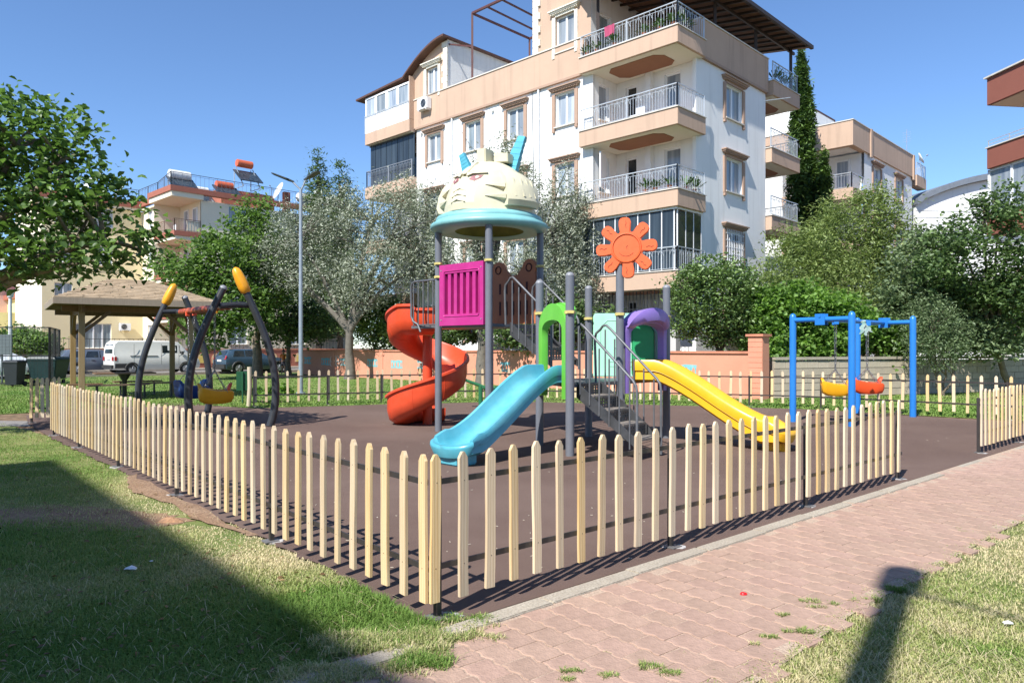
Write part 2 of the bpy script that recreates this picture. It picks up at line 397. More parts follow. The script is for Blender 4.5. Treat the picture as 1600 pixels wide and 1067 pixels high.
# ------------------------------------------------ picket fences
def wood_mat(name, c1, c2, objrand=.1, sc_=1.0, grey=0):
    m = bpy.data.materials.new(name); m.use_nodes = True; t = m.node_tree; N = t.nodes; Lk = t.links; b = N['Principled BSDF']
    b.inputs['Roughness'].default_value = .62; b.inputs['Specular IOR Level'].default_value = .3
    tc = N.new('ShaderNodeTexCoord'); oi = N.new('ShaderNodeObjectInfo')
    cmb = N.new('ShaderNodeCombineXYZ'); mu = N.new('ShaderNodeMath'); mu.operation = 'MULTIPLY'; mu.inputs[1].default_value = 37
    Lk.new(oi.outputs['Random'], mu.inputs[0]); Lk.new(mu.outputs[0], cmb.inputs[0]); Lk.new(mu.outputs[0], cmb.inputs[2])
    ad = N.new('ShaderNodeVectorMath'); ad.operation = 'ADD'; Lk.new(tc.outputs['Object'], ad.inputs[0]); Lk.new(cmb.outputs[0], ad.inputs[1])
    mp = N.new('ShaderNodeMapping'); mp.inputs['Scale'].default_value = (28*sc_, 28*sc_, 1.3*sc_); Lk.new(ad.outputs[0], mp.inputs[0])
    nz = N.new('ShaderNodeTexNoise'); nz.inputs['Scale'].default_value = 2.2; nz.inputs['Detail'].default_value = 5; nz.inputs['Distortion'].default_value = .6; Lk.new(mp.outputs[0], nz.inputs['Vector'])
    wv = N.new('ShaderNodeTexWave'); wv.inputs['Scale'].default_value = .55; wv.inputs['Distortion'].default_value = 5; wv.inputs['Detail'].default_value = 2; Lk.new(mp.outputs[0], wv.inputs['Vector'])
    ma = N.new('ShaderNodeMath'); ma.operation = 'MULTIPLY_ADD'; ma.inputs[1].default_value = .45; Lk.new(wv.outputs[0], ma.inputs[0]); Lk.new(nz.outputs[0], ma.inputs[2])
    mr = N.new('ShaderNodeMapRange'); mr.inputs[1].default_value = .35; mr.inputs[2].default_value = 1.05; Lk.new(ma.outputs[0], mr.inputs[0])
    mx = N.new('ShaderNodeMix'); mx.data_type = 'RGBA'; mx.inputs[6].default_value = (*c1, 1); mx.inputs[7].default_value = (*c2, 1); Lk.new(mr.outputs[0], mx.inputs[0])
    # knots
    vo = N.new('ShaderNodeTexVoronoi'); vo.inputs['Scale'].default_value = 3.4; Lk.new(ad.outputs[0], vo.inputs['Vector'])
    kr = N.new('ShaderNodeMapRange'); kr.inputs[1].default_value = .035; kr.inputs[2].default_value = .012; Lk.new(vo.outputs['Distance'], kr.inputs[0])
    k2 = N.new('ShaderNodeMix'); k2.data_type = 'RGBA'; k2.inputs[7].default_value = (.22, .11, .04, 1); Lk.new(kr.outputs[0], k2.inputs[0]); Lk.new(mx.outputs[2], k2.inputs[6])
    hs = N.new('ShaderNodeHueSaturation'); m4 = N.new('ShaderNodeMapRange'); m4.inputs[3].default_value = 1-objrand; m4.inputs[4].default_value = 1+objrand*.6
    Lk.new(oi.outputs['Random'], m4.inputs[0]); Lk.new(m4.outputs[0], hs.inputs['Value'])
    f1 = N.new('ShaderNodeMath'); f1.operation = 'MULTIPLY'; f1.inputs[1].default_value = 11.3; f2 = N.new('ShaderNodeMath'); f2.operation = 'FRACT'
    Lk.new(oi.outputs['Random'], f1.inputs[0]); Lk.new(f1.outputs[0], f2.inputs[0])
    m5 = N.new('ShaderNodeMapRange'); m5.inputs[3].default_value = .75; m5.inputs[4].default_value = 1.2; Lk.new(f2.outputs[0], m5.inputs[0]); Lk.new(m5.outputs[0], hs.inputs['Saturation'])
    Lk.new(k2.outputs[2], hs.inputs['Color']); Lk.new(hs.outputs[0], b.inputs['Base Color'])
    bp = N.new('ShaderNodeBump'); bp.inputs['Strength'].default_value = .25; bp.inputs['Distance'].default_value = .004; Lk.new(ma.outputs[0], bp.inputs['Height']); Lk.new(bp.outputs[0], b.inputs['Normal'])
    return m
M_pine = wood_mat('pine_wood', (.70, .555, .355), (.56, .40, .225), .15)
M_nail = mat('nail_steel', (.035, .03, .028), .6)
M_rail = mat('dark_steel', (.052, .045, .042), .45, .3, var=.2, bump=.1)
M_plate = mat('plate_steel', (.20, .19, .18), .5, .4, var=.3)

def picket_mesh(seed, nails=True):
    """local frame: x along the fence, -y is the outer side, z from 0 (bottom) to .81"""
    r = random.Random(seed); w2 = .0295+r.uniform(-.003, .003); h = .81+r.uniform(-.012, .012); t = .021; n = 6
    bx = [r.uniform(-.0032, .0032) for _ in range(3)]; lean = r.uniform(-.008, .008)
    m1 = MB(); rings = []
    zs = [0]+[h*.958*i/n for i in range(1, n+1)]+[h]
    ww = [w2]*(n+1)+[w2*.30]
    for z, wd in zip(zs, ww):
        u = z/h; ox = lean*u+bx[0]*math.sin(PI*u)+bx[1]*math.sin(2*PI*u)
        wd = wd*(1+r.uniform(-.025, .025))
        rings.append([V(ox-wd, -t, z), V(ox+wd, -t, z), V(ox+wd, 0, z), V(ox-wd, 0, z)])
    m1.loft(rings, cap=True)
    if nails:
        m1.cur = 1
        for z in (.19, .66):
            u = z/h; ox = lean*u+bx[0]*math.sin(PI*u)+bx[1]*math.sin(2*PI*u)
            m1.lathe([(.0001, .002), (.0045, .001), (.0055, 0)], (0, 0, 0), 6)
            k = 18
            for q in range(len(m1.v)-k, len(m1.v)):
                x, y, zz = m1.v[q]; m1.v[q] = (ox+x, -t-zz*.8, z+y)
    return m1
PICK = []
for i in range(8):
    o = picket_mesh(20+i).build('picket', [M_pine, M_nail], recalc=True, bevel=.0016, smooth=30); PICK.append(o.data); bpy.data.objects.remove(o)

def fence(label, pts, spacing=.197, start=.04, posts=(), out=1, z0=.1, endpost=True, s_end=None, group=None, foot=True, offs=.0):
    """pts: ground polyline; out=+1 pickets on the right-hand side of the walking direction"""
    root = thing('picket_fence', label, 'fence', pts[0], group)
    rnd = random.Random(int(pts[0].x*100)+5)
    for i in range(len(pts)-1):
        p, q = pts[i], pts[i+1]; d = (q-p); L = d.length; d.normalize(); nn = V(d.y, -d.x, 0)*out
        if i == 0: base_ = 0
        for z in (z0+.19, z0+.66):
            m1 = MB(); m1.bar(p+V(0, 0, z)+nn*.018, q+V(0, 0, z)+nn*.018, .012, .032)
            m1.build('rail', M_rail, root)
        s = start; ps_list = []
        e = s_end if (s_end and i == len(pts)-2) else L-.02
        while s < e:
            c = p+d*s+nn*(.026+offs)
            o = bpy.data.objects.new('picket', rnd.choice(PICK)); C.objects.link(o); o.parent = root
            # local -y = outward
            M3 = Matrix(((d.x, -nn.x, 0, 0), (d.y, -nn.y, 0, 0), (0, 0, 1, 0), (0, 0, 0, 1)))
            M3 = Matrix.Translation(c-pts[0]+V(0, 0, z0+rnd.uniform(-.008, .008))) @ M3 @ Matrix.Rotation(rnd.uniform(-.018, .018), 4, 'Y') @ Matrix.Rotation(rnd.uniform(-.06, .06), 4, 'Z')
            o.matrix_local = M3; ps_list.append(s)
            s += spacing*(1+rnd.uniform(-.045, .045))
        k = 0
        for ps in (posts[i] if posts else [0, L]):
            if ps_list and .2 < ps < L-.1: ps = min(ps_list, key=lambda q: abs(q-ps))+(.048 if out > 0 else -.040)
            c = p+d*ps+(V(.035, .03, 0) if ps < .05 and i == 0 and out > 0 and pts[0].y < 5 else V(0, 0, 0))
            m1 = MB(); m1.obox(c+V(0, 0, .395)-nn*.012, d, nn, V(0, 0, 1), .018, .018, .395); pst = m1.build('post', M_rail, root, bevel=.003)
            if foot:
                m1 = MB(); m1.obox(c+V(0, 0, .006), d, nn, V(0, 0, 1), .055, .055, .004); m1.build('base_plate', M_plate, pst)
                rr = random.Random(int(ps*77)); pl = [(math.cos(t*PI/7)*rr.uniform(.05, .10), math.sin(t*PI/7)*rr.uniform(.04, .08)) for t in range(14)]
                m1 = MB(); m1.prism(pl, c+V(rr.uniform(-.02, .06), rr.uniform(-.03, .02), 0), (1, 0, 0), (0, 1, 0), (0, 0, 1), -.01, .0035); m1.build('cement_patch', M_cem, pst)
    return root
fR = fence('new pine picket fence along the kerb in front of the blue slide', [FC, FC+FD1*6.63], posts=[[.012, 2.17, 4.39, 6.59]], start=.004)
# doubled corner picket
for dd, nn, s in ((FD2, N2, .012), (FD1, N1, 6.62)):
    pass
fL = fence('long pine picket fence running from the corner post back beside the lawn', [FC, FT], posts=[[2.18, 4.66, 6.98, 9.35, 11.4]], out=-1, start=.008, spacing=.2)
fE = fence('short stretch of dappled pine picket fence beyond the near fence end by the footpath', [V(-9.72, 14.85, 0), V(-9.15, 14.95, 0)], spacing=.105, start=.03, posts=[[0.02]], out=1)
fG = fence('pine picket fence right of the open gateway beside the pink path', [FE2, FE2+FD1*2.2, V(11.2, 14.3, 0)], posts=[[.06, 1.9], [1.8]], out=1)
fB = fence('curved pine picket fence at the back of the play area seen from its rail side', BACK, spacing=.262, posts=[[.0, 1.9, 3.3], [1.8], [.5, 2.5, 4.4], [1.5], [.5, 2.6], [.3]], out=-1, z0=.1, foot=True)
M_post = wood_mat('pale_post', (.62, .56, .44), (.46, .38, .27))
o = MB(); o.tube([V(-6.80, 19.0, 0), V(-6.77, 19.0, .5), V(-6.78, 19.0, 1.02)], .055, 10); tag(o.build('timber_post', M_post, None, origin=(-6.8, 19, 0), smooth=40), 'pale timber post beside the green litter bin at the end of the back fence', 'post')

# ------------------------------------------------ play tower
M_gpost = mat('grey_post_paint', (.145, .155, .18), .42, .1, var=.08, vscale=5, bump=.05, dirt=.2, dirtcol=(.22, .21, .2))
M_gsteel = mat('grey_steel', (.13, .135, .145), .5, .3, var=.2, vscale=6, bump=.1, dirt=.35, dirtcol=(.05, .045, .04))
M_dsteel = mat('stair_steel', (.06, .062, .066), .5, .3, var=.3, vscale=6, dirt=.3, dirtcol=(.13, .12, .11))
M_cap = mat('grey_cap', (.22, .23, .25), .5)
M_yel = mat('clamp_yellow', (.55, .46, .16), .5, var=.25, vscale=20)
M_mag = mat('plastic_magenta', (.42, .022, .19), .38, var=.1, vscale=4, dirt=.25, dirtcol=(.5, .12, .3), bump=.12, bscale=14, streak=.16)
M_lime = mat('plastic_lime', (.13, .50, .05), .4, var=.08, dirt=.2, dirtcol=(.3, .6, .2), bump=.12, bscale=14, streak=.16)
M_mint = mat('plastic_mint', (.36, .68, .52), .45, var=.06, bump=.12, bscale=14, streak=.16)
M_grn = mat('plastic_green', (.02, .30, .11), .45)
M_pur = mat('plastic_purple', (.22, .14, .44), .4, var=.1, dirt=.3, dirtcol=(.4, .34, .6), bump=.12, bscale=14, streak=.16)
M_blu = mat('plastic_turquoise', (.075, .35, .44), .33, var=.12, vscale=3, dirt=.55, dirtcol=(.22, .46, .52), bump=.12, bscale=14, streak=.16)
M_yslide = mat('plastic_yellow', (.70, .37, .012), .35, var=.1, vscale=3, dirt=.25, dirtcol=(.7, .5, .12), bump=.12, bscale=14, streak=.16)
M_red = mat('plastic_redorange', (.62, .065, .02), .42, var=.1, vscale=3, dirt=.3, dirtcol=(.66, .15, .09), bump=.12, bscale=14, streak=.16)
M_ora = mat('plastic_orange', (.70, .115, .03), .5, var=.06, vscale=4, dirt=.3, dirtcol=(.68, .18, .08), bump=.12, bscale=14, streak=.16)
M_orshade = mat('plastic_shaded_orange', (.42, .14, .05), .5, var=.1)  # yellow-orange plastic, browned so the colour carries its shade
M_cream = mat('fibreglass_cream', (.57, .535, .385), .5, var=.08, vscale=2.5, dirt=.3, dirtcol=(.52, .46, .29), bump=.12, bscale=14, streak=.16)
M_aqua = mat('fibreglass_aqua', (.19, .43, .44), .42, var=.12, vscale=3, dirt=.35, dirtcol=(.33, .58, .58), bump=.12, bscale=14, streak=.16)
M_olive = mat('dome_lining', (.20, .24, .04), .6, var=.3, vscale=5)
M_horn = mat('horn_blue', (.085, .36, .47), .42, var=.1)
M_dkline = mat('dark_groove', (.06, .02, .02), .8)

TC = V(-.41, 13.3, 0)
T1, T2, T4, T3 = V(-1.33, 13.3, 0), V(-.39, 12.4, 0), V(.51, 13.33, 0), V(-.42, 14.23, 0)
Q6, Q5, Q7, Q9, Q8 = V(.808, 10.27, 0), V(.43, 11.47, 0), V(1.30, 12.5, 0), V(2.59, 12.34, 0), V(1.66, 11.32, 0)
tower = thing('play_tower', 'multicoloured playground tower with helmet shaped roof, slides, stairs and orange sun face', 'playground tower', (TC.x, TC.y, 0))
def post(p, z1, r=.062, capr=True):
    m1 = MB(); m1.tube([p, p+V(0, 0, z1)], r, 20); o = m1.build('post', M_gpost, tower, smooth=40)
    if capr:
        m2 = MB(); m2.lathe([(.0005, .045), (r*.55, .038), (r*.95, .012), (r+.002, -.01)], p+V(0, 0, z1), 16); m2.build('post_cap', M_cap, o, smooth=60)
    return o
for p in (T1, T2, T3, T4): post(p, 3.62, capr=False)
for p in (Q5, Q6, Q7, Q9): post(p, 2.52)
post(Q8, 3.0)
def clamp(p, z):
    m1 = MB(); m1.lathe([(.063, -.022), (.078, -.02), (.08, .02), (.063, .024)], p+V(0, 0, z), 16)
    m1.obox(p+V(.0, -.085, z), V(1, 0, 0), V(0, 1, 0), V(0, 0, 1), .045, .014, .016)
    m1.build('clamp', M_yel, tower, smooth=40)
for p, z in ((T1, 3.02), (T1, 2.78), (T2, 2.98), (T4, 2.98), (Q5, 2.04), (Q6, 2.0), (Q7, 2.0), (Q9, 2.02), (Q8, 2.02)): clamp(p, z)
# decks
def deck(poly, z, name='deck'):
    m1 = MB(); m1.prism([(p.x, p.y) for p in poly], (0, 0, 0), (1, 0, 0), (0, 1, 0), (0, 0, 1), z-.055, z)
    return m1.build(name, M_gsteel, tower, bevel=.004)
def shrink(poly, k=.94):
    c = sum(poly, V(0, 0, 0))/len(poly); return [c+(p-c)*k for p in poly]
DZ1, DZ2 = 1.92, 1.0
lan = [T1+V(0.02, .05, 0), T3+V(-.04, 0, 0), T3+V(-.62, .42, 0), T1+V(-.56, .50, 0)]
deck(shrink([T1, T2, T4, T3], .97), DZ1); deck(lan, DZ1, 'landing'); deck(shrink([Q6, Q8, Q9, Q7, Q5], .98), DZ2)

def panel_frame(pa, pb, z0):
    d = (pb-pa); L = d.length; d.normalize(); return d, V(d.y, -d.x, 0), L
# magenta slatted panel : frame with six slots, as solid bars plus a dark-set back sheet
d, nn, L = panel_frame(T1, T2, 0)
m1 = MB(); x0, x1, z0, z1 = .085, L-.085, 1.90, 2.98; th = .05
o_ = T1+nn*.0
def pbox(m, u0, u1, w0, w1, n0, n1, o=None, dd=None, no=None):
    o = o or o_; dd = dd or d; no = no or nn
    m.prism([(u0, w0), (u1, w0), (u1, w1), (u0, w1)], o, dd, V(0, 0, 1), no, n0, n1)
pw = x1-x0; sx0, sx1, sz0, sz1 = x0+.14, x1-.12, z0+.2, z1-.16
pbox(m1, x0, x1, z0, sz0, -th, th); pbox(m1, x0, x1, sz1, z1, -th, th)
pbox(m1, x0, sx0, sz0, sz1, -th, th); pbox(m1, sx1, x1, sz0, sz1, -th, th)
ns = 6; sw = (sx1-sx0)/(ns*2-1)
for i in range(ns-1): pbox(m1, sx0+sw*(2*i+1), sx0+sw*(2*i+2), sz0, sz1, -th*.8, th*.8)
mag = m1.build('panel', M_mag, tower)
m1 = MB()
for u_, z_ in ((x0+.05, z0+.1), (x0+.05, z1-.1), (x1-.05, z0+.1), (x1-.05, z1-.1)):
    mbt = MB(); mbt.tube([T1+d*u_+V(0, 0, z_)+nn*th, T1+d*u_+V(0, 0, z_)+nn*(th+.008)], .013, 8); mbt.build('bolt', M_cap, mag)
m1 = MB(); t_ = [(sx0-.04, sz0-.05), (sx1+.04, sz0-.05), (sx1+.04, sz1+.05), (sx0-.04, sz1+.05)]
pts = []
for k, (u, v_) in enumerate([(sx0-.02, sz0-.04), (sx1+.02, sz0-.04), (sx1+.02, sz1+.04), (sx0-.02, sz1+.04)]):
    for q in range(4):
        a0 = PI+PI/2*k+PI/2*q/3; cxx = u+(.04 if k in (0, 3) else -.04); czz = v_+(.04 if k in (0, 1) else -.04)
        pts.append(T1+d*(cxx+.04*math.cos(a0))+V(0, 0, czz+.04*math.sin(a0))+nn*(th+.002))
m1.tube(pts, .009, 6, closed=True); m1.build('panel_rim', M_mag, mag, smooth=60)
pbk = MB(); pbox(pbk, sx0-.02, sx1+.02, sz0-.02, sz1+.02, -th-.004, -th+.012); pbk.build('panel_back', M_mag, mag)
# yellow-orange bear-eared panel, coloured brown as if shaded, at the back of the upper deck
d, nn, L = panel_frame(T3, T4, 0)
def bear():
    pts = [(.08, 1.95), (L-.08, 1.95), (L-.08, 2.78)]
    for k in range(9):
        a = R(-30)+R(200)*k/8; pts.append((L-.25+.17*math.cos(a), 2.97+.17*math.sin(a)))
    pts += [(L*.5+.1, 2.86), (L*.5-.1, 2.86)]
    for k in range(9):
        a = R(10)+R(200)*k/8; pts.append((.25+.17*math.cos(a), 2.97+.17*math.sin(a)))
    pts += [(.08, 2.78)]
    return pts
m1 = MB(); m1.prism(bear(), T3, d, V(0, 0, 1), nn, -.03, .03); bp_ = m1.build('panel', M_orshade, tower)
bp_['label'] = 'yellow-orange panel with two round ears, coloured brown for its shade'
for u in (.25, L-.25):
    m1 = MB(); m1.tube([T3+d*(u+.07*math.cos(k*PI/8))+V(0, 0, 2.98+.07*math.sin(k*PI/8))+nn*.033 for k in range(16)], .012, 5, closed=True); m1.build('ear_ring', M_dkline, bp_)
for k in range(5):
    u = .3+k*(L-.6)/4
    for zz_, hh_ in ((2.62, .1), (2.25, .13)): m1 = MB(); m1.obox(T3+d*u+V(0, 0, zz_)+nn*.03, d, nn, V(0, 0, 1), .022, .006, hh_); m1.build('slot', M_dkline, bp_)
# side wall T3-T1 low bars + landing railing
def rail_run(loop, verts, name='railing', r=.02, rb=.012):
    m1 = MB(); m1.tube(loop, r, 8)
    for p, q in verts: m1.tube([p, q], rb, 6)
    return m1.build(name, M_gsteel, tower, smooth=50)
def railing(pa, pb, z0, z1, n=5, curve=.1):
    d = (pb-pa); L = d.length; d = d/L
    loop = [pa+V(0, 0, z1), pb-d*curve+V(0, 0, z1), pb-d*curve*.3+V(0, 0, z1-curve*.3), pb+V(0, 0, z1-curve), pb+V(0, 0, z0+.18), pb-d*.06+V(0, 0, z0+.08), pb-d*.2+V(0, 0, z0+.02), pb-d*.28+V(0, 0, z0-.12)]
    vs_ = [(pa+d*(L*(k+.5)/n)+V(0, 0, z0), pa+d*(L*(k+.5)/n)+V(0, 0, z1)) for k in range(n)]
    vs_.append((pa+V(0, 0, z0+.01), pb-d*.2+V(0, 0, z0+.01)))
    rail_run(loop, vs_)
railing(T1+V(-.05, 0, 0), T1+V(-.56, .50, 0), DZ1+.0, 2.74, 5)
railing(T3+V(-.02, 0, 0), T3+V(-.60, .42, 0), DZ1+.0, 2.74, 5)

# ---- helmet shaped roof
ring = MB(); RC = V(TC.x, TC.y, 0)
ring.lathe([(.62, 3.60), (.80, 3.57), (.95, 3.58), (1.04, 3.61), (1.065, 3.66), (1.05, 3.70), (.98, 3.74), (.96, 3.76), (.965, 3.79), (.94, 3.83), (.88, 3.86), (.80, 3.87), (.4, 3.88), (.0005, 3.88)], RC, 64)
rf = ring.build('roof', M_aqua, tower, smooth=50); rf['label'] = 'round aqua rim carrying a cream helmet'
lin = MB(); lin.lathe([(.64, 3.602), (.6, 3.66), (.4, 3.82), (.001, 3.86)], RC, 40); lin.build('roof_lining', M_olive, rf, smooth=60)
# ribbed dome, flattened facets
FA = math.atan2(-.82, -.58)                               # the face looks towards camera-left
FV = V(math.cos(FA), math.sin(FA), 0); FS = V(-FV.y, FV.x, 0)   # FS: towards its left cheek (camera right)
dome = MB(); prof = [(.84, 3.86), (.835, 3.98), (.815, 4.12), (.775, 4.28), (.705, 4.44), (.60, 4.58), (.46, 4.70), (.30, 4.79), (.14, 4.84), (.0005, 4.85)]
rings = []
for (r0, z) in prof:
    rg = []
    for k in range(28):
        a = 2*PI*(k+.5)/28; fa = (a+PI) % (2*PI)-PI
        snout = math.exp(-(fa/.34)**2)*.07*max(0, 1-abs(z-4.02)/.42)
        sq = 1+.03*math.cos(4*a)
        rg.append(RC+FV*((r0*sq+snout)*math.cos(a))+FS*((r0*sq+snout)*math.sin(a))+V(0, 0, z))
    rings.append(rg)
dome.loft(rings, cap=True); dm = dome.build('helmet', M_cream, rf, smooth=9, bevel=.006)
def Hp(fa, z, out=0.0):
    """point on the helmet at face angle fa (0 = nose, + to camera right)"""
    for (r0, z0), (r1, z1) in zip(prof, prof[1:]):
        if z0 <= z <= z1: rr = r0+(r1-r0)*(z-z0)/(z1-z0); break
    else: rr = prof[0][0]
    rr += math.exp(-(fa/.34)**2)*.07*max(0, 1-abs(z-4.02)/.42)+out; rr *= 1+.03*math.cos(4*fa)
    return RC+FV*(rr*math.cos(fa))+FS*(rr*math.sin(fa))+V(0, 0, z)
def patch(m, pts, t0, t1):
    """solid plate lying on the helmet: pts are (face angle, z)"""
    n = len(pts); a = [Hp(f, z, t0) for f, z in pts]; b = [Hp(f, z, t1) for f, z in pts]
    m.add(a+b, [tuple(range(n)), tuple(range(n, 2*n))]+[(i, (i+1) % n, n+(i+1) % n, n+i) for i in range(n)])
# cheek blocks with louvres
for sgn in (1, -1):
    m1 = MB(); rg = []
    for z, o0 in ((3.93, .10), (4.02, .15), (4.25, .15), (4.42, .12), (4.56, .04)):
        seg = [Hp(sgn*f, z, -.06) for f in (.95, 1.2, 1.5, 1.75)]
        segO = [Hp(sgn*f, z, o0+(.02 if k in (1, 2) else 0)) for k, f in enumerate((.99, 1.18, 1.48, 1.72))]
        rg.append(seg+segO[::-1])
    m1.loft(rg, cap=True); ck = m1.build('cheek_guard', M_cream, rf, smooth=30)
    m1 = MB()
    for f in (1.12, 1.28, 1.42, 1.56):
        patch(m1, [(sgn*f, 4.08), (sgn*(f+.035), 4.08), (sgn*(f+.03), 4.4), (sgn*f, 4.4)], .08, .168-.02*abs(f-1.3))
    m1.build('louvre', M_cream, ck)
    m1 = MB()
    for z in (4.07, 4.27):     # tapering whisker fins
        a0, a1 = sgn*.55, sgn*.97
        m1.add([Hp(a0, z+.03, .0), Hp(a1, z+.045, -.01), Hp(a1, z-.06, -.01), Hp(a1, z+.045, .11), Hp(a1, z-.03, .09), Hp(a0, z+.02, .012)], [(0, 5, 3, 1), (0, 2, 4, 5), (5, 4, 3), (1, 3, 4, 2), (0, 1, 2)])
    m1.build('fin', M_cream, rf)
    m1 = MB(); patch(m1, [(sgn*.16, 4.40), (sgn*.30, 4.36), (sgn*.44, 4.42), (sgn*.50, 4.47), (sgn*.34, 4.475), (sgn*.22, 4.46)], -.01, .006)
    e = m1.build('eye', mat('eye_panel', (.26, .10, .11), .5), rf)
    m1 = MB(); patch(m1, [(sgn*.10, 4.46), (sgn*.24, 4.50), (sgn*.60, 4.51), (sgn*.60, 4.535), (sgn*.22, 4.56), (sgn*.08, 4.53)], -.02, .05); m1.build('brow', M_cream, rf)
# nose ridge, chevrons, crest blocks
m1 = MB(); patch(m1, [(-.07, 4.50), (.07, 4.50), (.09, 4.78), (-.09, 4.78)], -.05, .06); m1.build('crest', M_cream, rf, bevel=.01)
m1 = MB()
for z in (4.02, 4.12, 4.22):
    for sgn in (1, -1): patch(m1, [(0, z+.03), (sgn*.17, z-.02), (sgn*.17, z-.035), (0, z+.015)], -.01, .012)
m1.build('chevron', M_cream, rf)
m1 = MB(); m1.obox(RC+V(0, 0, 4.90)+FV*.12, FV, FS, V(0, 0, 1), .13, .10, .15); m1.build('crest_block', M_cream, rf, bevel=.015)
m1 = MB(); m1.add([RC+FV*.05+FS*.14+V(0, 0, 4.82), RC-FV*.22+FS*.14+V(0, 0, 4.80), RC+FV*.02+FS*.42+V(0, 0, 4.80), RC-FV*.16+FS*.42+V(0, 0, 4.80),
                   RC+FV*.05+FS*.14+V(0, 0, 5.00), RC-FV*.22+FS*.14+V(0, 0, 5.0), RC+FV*.02+FS*.42+V(0, 0, 4.96), RC-FV*.16+FS*.42+V(0, 0, 4.96)],
                  [(0, 1, 3, 2), (4, 6, 7, 5), (0, 4, 5, 1), (2, 3, 7, 6), (0, 2, 6, 4), (1, 5, 7, 3)]); m1.build('crest_block', M_cream, rf, bevel=.012)
# stepped horns
for sgn, top, bx in ((1, V(.60, -.05, 5.30), V(.33, -.08, 4.55)), (-1, V(-.50, .16, 5.04), V(-.36, .10, 4.62))):
    m1 = MB(); n = 7; pb, pt = RC+bx, RC+top
    for k in range(n):
        u0, u1 = k/n, (k+.86)/n; wA = (.16 if sgn > 0 else .115)*(1-.55*u0); 
        c = pb.lerp(pt, (u0+u1)/2); ax = (pt-pb).normalized(); sd_ = V(.82, -.57, 0); fd = ax.cross(sd_).normalized(); sd2 = fd.cross(ax).normalized()
        m1.obox(c, sd2, fd, ax, wA, .05*(1-.4*u0), (pt-pb).length*(u1-u0)/2)
        c2 = pb.lerp(pt, u1+.01); m1.obox(c2, sd2, fd, ax, wA*.93, .04*(1-.4*u0), (pt-pb).length*.14/n/2+.006)
    m1.build('horn', M_horn, rf)

# ---- sun face sign on post Q8
SN = V(-.28, -.96, 0); SU = V(.96, -.28, 0)
sc_ = Q8+V(.03, -.08, 3.03)+V(.06, 0, 0)
pts = []
for k in range(8*14):
    a = 2*PI*k/(8*14); ph = (a-R(4))*8; petal = max(0, math.cos(ph))**.55 if math.cos(ph) > 0 else 0
    r = .255+.215*(1 if math.cos(ph) > .35 else max(0, (math.cos(ph)+.45)/.8)**.8)
    # round tips
    x_ = ((ph+PI) % (2*PI)-PI)/PI
    r = .25+.215*(max(0, 1-(abs(x_)/.74)**3.2))**.5 if abs(x_) < .74 else .25
    pts.append((r*math.cos(a+PI/2), r*math.sin(a+PI/2)))
m1 = MB(); m1.prism(pts, sc_, SU, V(0, 0, 1), SN, -.035, .035); sun_o = m1.build('sun_sign', M_ora, tower, bevel=.01, smooth=40)
m1 = MB(); m1.tube([sc_+SU*.215*math.cos(t*PI/20)+V(0, 0, .215*math.sin(t*PI/20))+SN*.037 for t in range(40)], .016, 6, closed=True); m1.build('rim', M_ora, sun_o, smooth=60)
m1 = MB()
for k in range(8):
    a = PI/2+k*PI/4; rr_ = random.Random(k)
    for s0, s1, oo in ((.30, .34, .0), (.34, .38, .016), (.38, .41, .0)):
        p0 = sc_+SN*.037+(SU*math.cos(a)+V(0, 0, math.sin(a)))*s0; p1 = sc_+SN*.037+(SU*math.cos(a)+V(0, 0, math.sin(a)))*s1
        q_ = (V(0, 0, 1)*math.cos(a)-SU*math.sin(a)); m1.bar(p0+q_*oo, p1+q_*(.016-oo), .006, .004)
m1.bar(sc_+SN*.037+V(0, 0, .01), sc_+SN*.037+SU*.02+V(0, 0, .035), .006, .004); m1.bar(sc_+SN*.037+V(0, 0, .01), sc_+SN*.037+SU*.01+V(0, 0, -.02), .006, .004)
for k in range(9):
    a = R(215)+R(110)*k/9; m1.bar(sc_+SN*.037+(SU*math.cos(a)+V(0, 0, math.sin(a)))*.13, sc_+SN*.037+(SU*math.cos(a+.21)+V(0, 0, math.sin(a+.21)))*.13, .004, .003)
m1.build('groove', M_dkline, sun_o)

